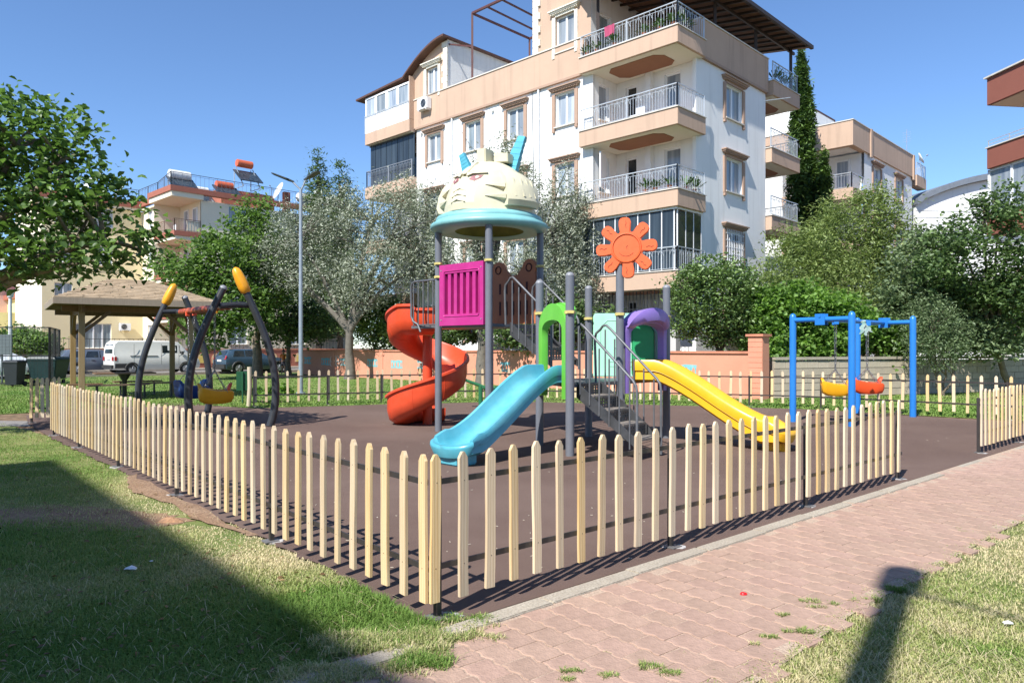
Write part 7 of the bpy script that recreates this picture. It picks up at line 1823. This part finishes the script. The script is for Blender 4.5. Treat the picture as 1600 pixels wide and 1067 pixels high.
# green trees behind the gazebo
tree('leafy_tree', 'bright green leafy tree behind the gazebo roof and left swing frame', G(401, 587),
     [E3(345, 415, 36, 60, 50), E3(280, 440, 35, 50, 42), E3(400, 370, 38, 42, 36), E3(335, 375, 36, 14, 24), E3(350, 475, 36, 78, 45), E3(425, 430, 38, 50, 60), E3(300, 500, 34, 32, 38, 1), E3(255, 410, 36, 22, 22), E3(380, 345, 38, 22, 20), E3(330, 525, 35, 40, 22, 1), E3(410, 325, 38, 12, 16), E3(388, 320, 38, 8, 12)],
     1000, 14, .21, .6, LM_grn, csz=.55, seed=5, trunk=.28, fork=3.2, limbs=30)
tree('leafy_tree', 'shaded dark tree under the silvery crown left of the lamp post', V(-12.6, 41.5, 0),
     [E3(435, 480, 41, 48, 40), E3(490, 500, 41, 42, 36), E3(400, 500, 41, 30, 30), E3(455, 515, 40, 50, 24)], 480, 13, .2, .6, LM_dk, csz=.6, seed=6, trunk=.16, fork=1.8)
for px_, top, w_, lab, sd_ in ((498, 246, 46, 'tall spired conifer left of the pair behind the lamp heads', 7), (532, 262, 62, 'wider conifer right of the pair behind the lamp heads', 8)):
    Yc = 60; c = P(px_, 560, Yc); zt_ = P(px_, top, Yc).z; lob = []
    for k in range(14):
        u = k/13; z = 3+(zt_-3)*u; rd = (w_*Yc/F)*(1-u)**.62*1.05+.16; lob.append((c.x+.3*math.sin(k*2.1)*(1-u), Yc+.3*math.cos(k*1.7), z, rd, rd, .62))
    tree('conifer', lab, V(c.x, Yc, 0), lob, 900, 17, .34, .25, LM_con, bark=M_barkd, csz=.55, seed=sd_, trunk=.22, fork=zt_*.9, limbs=10, kind='flat', droop=.2, shell=.4, volp=.36)
# silvery oleasters
tree('oleaster_tree', 'wide silvery grey oleaster behind the lamp post with dark forked trunk', G(547, 592),
     [E3(470, 370, 37, 55, 50), E3(545, 350, 37, 60, 52), E3(625, 345, 36, 60, 58), E3(600, 420, 36, 78, 50), E3(500, 430, 37, 68, 42), E3(430, 420, 37, 42, 40), E3(665, 400, 36, 36, 50), E3(560, 460, 36, 52, 26), E3(670, 320, 37, 28, 38), E3(590, 305, 37, 16, 28), E3(545, 302, 37, 12, 22), E3(640, 295, 37, 12, 26), E3(500, 322, 37, 14, 22), E3(450, 345, 37, 14, 26), E3(405, 400, 37, 16, 24)],
     2300, 21, .17, .28, LM_sil, bark=M_barks, csz=.5, seed=11, trunk=.24, fork=2.3, kind='flat', droop=.7, stems=2, limbs=40, vdir=1, shell=.35)
tree('oleaster_tree', 'silvery grey oleaster behind the helmet roof in front of the large block', V(-1.25, 30.5, 0),
     [E3(740, 330, 30, 60, 60), E3(800, 300, 30, 52, 62), E3(870, 350, 30, 58, 62), E3(905, 410, 29.5, 42, 62), E3(830, 430, 29.5, 70, 55), E3(740, 430, 30, 58, 60), E3(790, 252, 30, 26, 40), E3(760, 265, 30, 18, 30), E3(905, 330, 30, 26, 48), E3(850, 480, 29.5, 50, 40), E3(880, 285, 30, 15, 34), E3(930, 330, 30, 10, 26), E3(690, 390, 30, 24, 50), E3(910, 470, 29.5, 36, 36), E3(805, 225, 30, 8, 16), E3(735, 250, 30, 8, 14)],
     2300, 21, .145, .28, LM_sil, bark=M_barks, csz=.42, seed=12, trunk=.24, fork=1.9, kind='flat', droop=.7, stems=2, limbs=44, vdir=1, shell=.35)
# shrubs above the orange wall
tree('citrus_shrub', 'glossy green shrub leaning over the orange wall left of the spiral slide', V(-7.3, 39.2, 0), [E3(585, 510, 38, 34, 32), E3(620, 520, 37.5, 34, 26), E3(565, 490, 38.5, 22, 24), E3(605, 478, 38.5, 26, 20)], 420, 14, .17, .6, LM_cit, csz=.45, seed=13, trunk=.1, fork=1.2, cat='shrub')
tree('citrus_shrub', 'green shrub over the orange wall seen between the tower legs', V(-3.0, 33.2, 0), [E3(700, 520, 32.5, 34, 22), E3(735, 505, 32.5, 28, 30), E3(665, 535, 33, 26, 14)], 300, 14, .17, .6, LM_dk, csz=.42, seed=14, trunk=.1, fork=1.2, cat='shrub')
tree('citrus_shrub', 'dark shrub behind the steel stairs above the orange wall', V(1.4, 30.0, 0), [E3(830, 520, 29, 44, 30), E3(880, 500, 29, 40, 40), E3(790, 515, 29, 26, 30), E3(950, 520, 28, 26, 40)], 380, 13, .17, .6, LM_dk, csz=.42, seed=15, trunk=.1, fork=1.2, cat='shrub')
tree('orange_tree', 'rounded glossy citrus tree above the right end of the orange wall', V(7.0, 24.2, 0),
     [E3(1110, 470, 24, 64, 60), E3(1075, 455, 24, 36, 42), E3(1150, 450, 24, 40, 46), E3(1110, 425, 24, 42, 24), E3(1160, 500, 24, 36, 36), E3(1075, 505, 24, 32, 30), E3(1120, 528, 23.8, 36, 16, .5)],
     800, 16, .115, .5, LM_cit, csz=.3, seed=16, trunk=.1, fork=1.5, stems=2, limbs=24)
tree('leafy_tree', 'feathery yellow green tree right of the large block behind the blue swing', V(11.6, 29.5, 0),
     [E3(1215, 450, 28, 46, 60), E3(1260, 400, 29, 50, 56), E3(1300, 360, 30, 42, 50), E3(1250, 470, 28, 60, 48), E3(1310, 440, 29, 54, 52), E3(1230, 380, 29, 26, 28), E3(1190, 470, 27, 30, 50), E3(1320, 490, 28, 60, 46)],
     1400, 19, .17, .3, LM_wil, csz=.5, seed=17, trunk=.2, fork=2.5, kind='flat', droop=.5, shell=.4)
tree('leafy_tree', 'taller yellow green tree left of the grey leaved one in the right trees', V(15.2, 30.5, 0),
     [E3(1365, 345, 30, 44, 50), E3(1400, 390, 30, 46, 50), E3(1340, 410, 30, 46, 44), E3(1385, 460, 30, 56, 44), E3(1375, 305, 30, 20, 20), E3(1345, 310, 30, 14, 14)],
     900, 18, .18, .34, LM_wil, csz=.5, seed=18, trunk=.2, fork=2.5, kind='flat', droop=.4, shell=.4)
tree('climbing_vine', 'bright green climber spilling over the block wall behind the blue swing', V(10.4, 24.6, 0),
     [E3(1200, 490, 24.2, 46, 42, 1), E3(1260, 480, 24.2, 46, 44, 1), E3(1320, 500, 24.2, 40, 40, 1), E3(1215, 545, 23.5, 28, 34, .5), E3(1290, 535, 23.8, 52, 26, .6), E3(1180, 515, 24, 26, 44, .6), E3(1350, 520, 24.4, 40, 36, .8), E3(1400, 530, 24.6, 34, 30, .7), E3(1375, 572, 24.2, 18, 16, .4), E3(1245, 570, 23.6, 16, 16, .3)],
     1300, 14, .13, .8, LM_vin, csz=.28, seed=19, trunk=.05, fork=1.4, stems=3, cat='climber')
tree('carob_tree', 'dark green tree with bare leaning limbs at the right edge', V(17.0, 25.0, 0),
     [E3(1560, 330, 23.3, 42, 36), E3(1500, 380, 23.3, 52, 30), E3(1470, 420, 23.3, 42, 34), E3(1590, 400, 23.3, 46, 50), E3(1540, 450, 23.8, 56, 36), E3(1600, 480, 23.8, 50, 50), E3(1490, 350, 23.3, 22, 14), E3(1660, 400, 23.8, 60, 90), E3(1530, 312, 23.3, 16, 14), E3(1590, 290, 23.3, 14, 12), E3(1560, 520, 26, 60, 20)],
     1000, 15, .135, .6, LM_dk, csz=.34, seed=20, trunk=.12, fork=1.6, lean=(-.9, -.4), limbs=60, bark=M_bark, shell=.25)
tree('leafy_tree', 'mid green tree between the yellow green tree and the right edge', V(14.6, 25.6, 0),
     [E3(1440, 430, 24.8, 56, 50), E3(1420, 480, 24.8, 50, 46), E3(1500, 470, 24.8, 46, 50), E3(1450, 380, 24.8, 34, 24), E3(1520, 520, 24.8, 60, 26), E3(1600, 530, 27, 40, 20), E3(1560, 545, 24.3, 50, 14, .6), E3(1500, 545, 24.3, 44, 16, .6), E3(1400, 520, 24.8, 50, 34)],
     900, 15, .15, .55, LM_gry, csz=.4, seed=21, trunk=.14, fork=1.8, shell=.35)
tree('oleander_shrub', 'grey green shrub in front of the block wall right of the blue swing', V(13.6, 23.4, 0),
     [E3(1455, 500, 23.2, 34, 44), E3(1470, 548, 23, 26, 34), E3(1440, 540, 23, 26, 30), E3(1490, 520, 23.2, 26, 36)], 520, 16, .10, .35, LM_gry, csz=.25, seed=22, trunk=.04, fork=.6, stems=3, cat='shrub', kind='flat')
tree('shade_fill_hedge', 'dark hedge mass added to give deep shade behind the block wall', V(16, 30.5, 0), [E3(px_, 515, 31+.006*(px_-1200), 44, 42, 1.0) for px_ in range(1180, 1680, 48)]+[E3(px_, 470, 32, 44, 34, .9) for px_ in range(1400, 1680, 60)], 1500, 12, .2, .6, LM_dk, csz=.5, seed=44, trunk=.1, fork=.9, cat='hedge', limbs=6, shell=.2)  # added foliage that darkens the gaps under the right-hand trees
# cypresses
for px_, top, wid, Yc, lab, sd_ in ((1262, 98, 19, 40, 'tall narrow dark cypress beside the large block', 31), (1287, 250, 13, 39, 'shorter cypress just right of the tall one', 32)):
    c = P(px_, 560, Yc); zt_ = P(px_, top, Yc).z; lob = []
    for k in range(20):
        u = k/19; z = .8+(zt_-.8)*u; prof_ = min(1, 3*u+.3)*(1-u)**.42 if u < 1 else .05; rd = (wid*1.95*Yc/F)*max(.12, prof_); lob.append((c.x-(.35*u if sd_ == 31 else 0), Yc, z, rd, rd, .75))
    tree('cypress', lab, V(c.x, Yc, 0), lob, 2200 if sd_ == 31 else 1100, 18, .30, .28, LM_cyp, bark=M_barkd, csz=.34, seed=sd_, trunk=.16, fork=zt_*.8, limbs=6, kind='flat', droop=-1.6, shell=.55, vdir=1, volp=.36)
# far-left shrub by the yellow house and low seedlings
tree('garden_shrub', 'green shrub behind the mesh fence at the far left', V(-28.5, 44.0, 0), [E3(45, 535, 43, 40, 20), E3(25, 525, 43, 20, 16), E3(70, 540, 43, 20, 16)], 260, 13, .2, .6, LM_grn, csz=.4, seed=33, trunk=.07, fork=.5, cat='shrub')
for px_, py_, s_, lab in ((412, 616, .22, 'small leafy seedling behind the back fence left of the lamp'), (438, 615, .28, 'leafy weed behind the back fence just left of the lamp post')):
    g = G(px_, py_+14); tree('weed', lab, g, [(g.x, g.y, .28, s_, s_, .2)], 22, 9, .12, .6, LM_vin, csz=.12, seed=px_, trunk=.012, fork=.15, limbs=2, cat='plant')

# ------------------------------------------------ grass
def blade_mat():
    m = bpy.data.materials.new('grass_blade'); m.use_nodes = True; t = m.node_tree; N = t.nodes; Lk = t.links; b = N['Principled BSDF']
    at = N.new('ShaderNodeAttribute'); at.attribute_name = 'tint'; cr = N.new('ShaderNodeValToRGB')
    e = cr.color_ramp.elements; e[0].color = (.095, .20, .03, 1); e[1].color = (.68, .58, .36, 1); e[0].position = .0; e[1].position = 1
    x = e.new(.35); x.color = (.20, .30, .065, 1); x = e.new(.6); x.color = (.38, .40, .15, 1); x = e.new(.8); x.color = (.60, .53, .30, 1)
    Lk.new(at.outputs['Fac'], cr.inputs[0]); Lk.new(cr.outputs[0], b.inputs['Base Color']); b.inputs['Roughness'].default_value = .6; b.inputs['Specular IOR Level'].default_value = .25
    tr = N.new('ShaderNodeBsdfTranslucent'); Lk.new(cr.outputs[0], tr.inputs[0]); ms = N.new('ShaderNodeMixShader'); ms.inputs[0].default_value = .3
    Lk.new(b.outputs[0], ms.inputs[1]); Lk.new(tr.outputs[0], ms.inputs[2]); Lk.new(ms.outputs[0], N['Material Output'].inputs[0]); return m
M_blade = blade_mat()
def blades(name, x, y, h, dry, seed, width=.004, flat=None, parent=None):
    r = np.random.default_rng(seed); n = len(x)
    a = r.random(n)*2*PI; lean = (.25+.75*r.random(n)) if flat is None else flat
    d = np.stack([np.cos(a), np.sin(a), np.zeros(n)], 1); s = np.stack([-np.sin(a), np.cos(a), np.zeros(n)], 1)
    base = np.stack([x, y, np.full(n, -.012)], 1); up = np.array([0, 0, 1.0])
    w = (width*(.7+.6*r.random(n)))[:, None]; H = h[:, None]; ln = lean[:, None]
    mid = base+up*H*.55+d*H*ln*.35; tip = base+up*H*(1-.45*ln)+d*H*ln*1.0
    v = np.stack([base-s*w, base+s*w, mid+s*w*.8, tip, mid-s*w*.8], 1).reshape(-1, 3)
    # quads: (0,1,2,4) and triangle (4,2,3) stored as quad with repeated tip -> use tris instead
    f = np.array([[0, 1, 2], [0, 2, 4], [4, 2, 3]]); f = (np.arange(n)[:, None, None]*5+f[None]).reshape(-1)
    return stuff(np_mesh(name, v, f, 3, M_blade, None, np.repeat(dry, 3)))
def scatter(poly, n, seed, ymin=2.8, ymax=14, pw=1.0, xlim=.74):
    """random ground points inside poly with density falling with depth"""
    r = np.random.default_rng(seed); out = []
    u = r.random(n*3); Y = 1/((1/ymax**pw)+(1/ymin**pw-1/ymax**pw)*u)**(1/pw); X = (r.random(n*3)*2-1)*xlim*Y
    k = inpoly(X, Y, poly); X, Y = X[k][:n], Y[k][:n]; return X, Y
def dryness(x, y, seed):
    return vnoise(x, y, 1.1, seed)*.5+vnoise(x, y, 3.3, seed+1)*.3+vnoise(x, y, 9, seed+2)*.2
# front-left lawn
PLf = [(p.x, p.y) for p in LPOLY_FRONT]
X, Y = scatter(PLf, 320000, 41, 2.9, 16, .75)
dr = dryness(X, Y, 51)
# distance outside the fence: straw strip beside the rubber
dist = (X-FC.x)*N2.x+(Y-FC.y)*N2.y-.3
along = (X-FC.x)*FD2.x+(Y-FC.y)*FD2.y
strip_ = np.exp(-np.maximum(dist+.1, 0)/.55)*np.clip((along-.7)/1.2, 0, 1)*np.clip((7.5-along)/2.5, 0.15, 1)
soil = ((X+4.3)/1.7)**2+((Y-6.65)/.42)**2; soilp = np.exp(-soil*1.2)
soil2 = np.exp(-(((X+2.75)/.55)**2+((Y-6.45)/.2)**2)*1.2)
tint = np.clip(dr*.58-.08+strip_*.8+soilp*.3+np.random.default_rng(1).normal(size=len(X))*.10+np.clip((5.5-Y)/6, 0, .15), 0, 1)
keepp = (np.random.default_rng(2).random(len(X)) > soilp*.93) & (np.random.default_rng(3).random(len(X)) > np.clip(strip_*.45+soil2*1.2+(vnoise(X, Y, 2.2, 77) > .72)*.35, 0, .97))
h = (.012+.024*np.random.default_rng(4).random(len(X))**1.5)*(1-.4*strip_)*(.7+.9*vnoise(X, Y, 2.5, 5))
h *= 1+1.4*np.exp(-(((X+.95)/.55)**2+((Y-4.15)/.45)**2))       # lush clump by the corner
tint = np.where(np.exp(-(((X+.95)/.55)**2+((Y-4.15)/.45)**2)) > .3, tint*.65, tint)
X, Y, h, tint = X[keepp], Y[keepp], h[keepp], tint[keepp]
blades('grass', X, Y, h, tint, 6, width=.0026)
# straw lying on the lawns
def straw(name, poly, n, seed, ymax=10):
    X, Y = scatter(poly, n, seed, 2.9, ymax, 1.0); r = np.random.default_rng(seed); blades(name, X, Y, .05+.07*r.random(len(X)), .85+.15*r.random(len(X)), seed, .0014, flat=np.full(len(X), 1.9))
straw('straw', PLf, 800, 61)
# bottom-right lawn
PLr = [(p.x, p.y) for p in LPOLY_R]
X, Y = scatter(PLr, 150000, 42, 2.7, 13, .9); dr = dryness(X, Y, 61)
dx = (X-2.6)*.68-(Y-3.2)*.735                                # >0 deeper into the lawn
tint = np.clip(dr*1.15+.24-np.clip(dx-.35, 0, .8)*.45+np.random.default_rng(7).normal(size=len(X))*.12, 0, 1)
h = (.010+.022*np.random.default_rng(8).random(len(X))**1.4)*(1+1.2*np.clip(dx-.2, 0, .8)); kp = np.random.default_rng(9).random(len(X)) > np.clip((vnoise(X, Y, 2.6, 90)-.5)*1.3, 0, .6)
blades('grass', X[kp], Y[kp], h[kp], tint[kp], 8, width=.0025); straw('straw', PLr, 2600, 62)
# tufts growing on and along the paving
def tuft_patch(cx_, cy_, rx, ry, n, dry, seed, h0=.03):
    r = np.random.default_rng(seed); a = r.random(n)*2*PI; q = np.sqrt(r.random(n))*(.6+.4*r.random(n)); return cx_+rx*q*np.cos(a), cy_+ry*q*np.sin(a), np.full(n, h0)*(.5+r.random(n)), np.clip(dry+.2*r.normal(size=n), 0, 1)
xs, ys, hs, ts = [], [], [], []
rr_ = random.Random(31)
for (px_, py_, rx, ry, n, dry, h0) in ((690, 990, .28, .10, 2600, .62, .04), (800, 905, .0, .0, 0, .5, .03), (665, 1040, .13, .07, 1500, .2, .05), (735, 968, .16, .06, 1000, .3, .04), (600, 1010, .35, .12, 5000, .6, .05), (560, 1052, .3, .1, 3500, .7, .04), (640, 1000, .2, .08, 2500, .5, .05), (500, 1060, .2, .1, 2500, .6, .04),
        (900, 1052, .055, .025, 260, .4, .03), (880, 1062, .04, .02, 160, .5, .03), (955, 1060, .08, .03, 300, .4, .03), (1020, 1042, .05, .03, 380, .4, .035), (1045, 1054, .05, .025, 420, .35, .03), (945, 1018, .03, .015, 60, .6, .02),
        (1205, 996, .06, .02, 300, .45, .03), (1262, 940, .055, .022, 320, .45, .03), (1275, 950, .05, .015, 200, .5, .03), (1225, 962, .05, .02, 240, .5, .03), (1240, 988, .09, .03, 520, .4, .035), (1178, 1010, .04, .02, 120, .6, .03), (1332, 890, .06, .016, 120, .45, .02), (1322, 893, .05, .012, 60, .45, .02), (1495, 826, .06, .02, 160, .4, .02), (1510, 830, .05, .02, 160, .4, .02), (1392, 922, .07, .04, 700, .25, .035), (1355, 938, .10, .025, 360, .35, .03), (1300, 945, .05, .02, 100, .4, .03), (1075, 1020, .03, .012, 60, .6, .02), (1140, 960, .02, .01, 30, .5, .02), (855, 1013, .02, .01, 20, .5, .02)):
    if n == 0: continue
    g = G(px_, py_); 
    sub = max(1, int(n/90))
    for k in range(sub):
        ox, oy = rr_.uniform(-1, 1)*rx, rr_.uniform(-1, 1)*ry
        a, b, c, d_ = tuft_patch(g.x+ox, g.y+oy, .035 if n < 900 else .07, .025 if n < 900 else .05, int(n/sub), dry, rr_.randrange(10**6), h0); xs.append(a); ys.append(b); hs.append(c); ts.append(d_)
# kerb-side straw and joints
r = np.random.default_rng(77); n = 3600; s_ = r.random(n)**1.4*6.5-.5; off = .29+np.abs(r.normal(size=n))*.018
xs.append(FC.x+FD1.x*s_+N1.x*off); ys.append(FC.y+FD1.y*s_+N1.y*off); hs.append(.006+.012*r.random(n)); ts.append(np.clip(.85+.12*r.normal(size=n), 0, 1))
blades('grass_tufts', np.concatenate(xs), np.concatenate(ys), np.concatenate(hs), np.concatenate(ts), 9, width=.0022)
# turf creeping over the edge of the paving
r = np.random.default_rng(123); ex, ey = [], []
for p, q in zip(outer[:-1], outer[1:]):
    n = int(1500*(q-p).length/max(1, (p.y+q.y)/6)); t = r.random(n); cl = vnoise(p.x+(q.x-p.x)*t, p.y+(q.y-p.y)*t, 5, 8)
    off = np.abs(r.normal(size=n))*.085*cl*1.4; dd_ = (q-p).normalized(); ex.append(p.x+(q.x-p.x)*t-dd_.y*off); ey.append(p.y+(q.y-p.y)*t+dd_.x*off)
ex, ey = np.concatenate(ex), np.concatenate(ey); kk = (ey > 2.6) & (ey < 12)
blades('grass_edge', ex[kk], ey[kk], .012+.022*r.random(kk.sum()), np.clip(.55+.2*r.normal(size=kk.sum()), 0, 1), 19, width=.0028)
# back lawns: broader sparse blades
PB = [(p.x, p.y) for p in farlawn]
X, Y = scatter(PB, 90000, 43, 12, 40, .8, .75); dr = dryness(X*.4, Y*.4, 71)
o_ = blades('grass', X, Y, (.03+.04*np.random.default_rng(5).random(len(X))), np.clip(dr*.55+.08*np.random.default_rng(6).normal(size=len(X)), 0, 1), 10, width=.012)
# a clod of bare earth and dug soil near the fence
c = V(-2.98, 6.42, 0); m1 = MB(); rg = []
rr_ = random.Random(6)
for k in range(5): q = 1-k/4.6; rg.append([c+V(.15*q*math.cos(t*PI/8)*rr_.uniform(.6, 1.2), .09*q*math.sin(t*PI/8)*rr_.uniform(.6, 1.2), -.03+.055*(1-q*q)+rr_.uniform(-.009, .012)) for t in range(16)])
m1.loft(rg, cap=True); o = m1.build('earth_mound', mat('red_soil', (.34, .19, .105), .95, var=.3, vscale=20, bump=1, bscale=60), None, smooth=70); stuff(o)
# leaf litter on the lawns
X, Y = scatter(PLf+[], 500, 91, 3, 14, 1); r = np.random.default_rng(12); cen = np.stack([X, Y, np.full(len(X), .012)], 1); v, f, nf = leaf_cards(cen, .02+.03*r.random(len(X)), .5, r, 0, 3)
stuff(np_mesh('leaf_litter', v, f, 4, leaf_mat('dead_leaf', (0.120, 0.070, 0.030), (0.300, 0.200, 0.090), .1), None, np.repeat(r.random(len(X)), nf)))
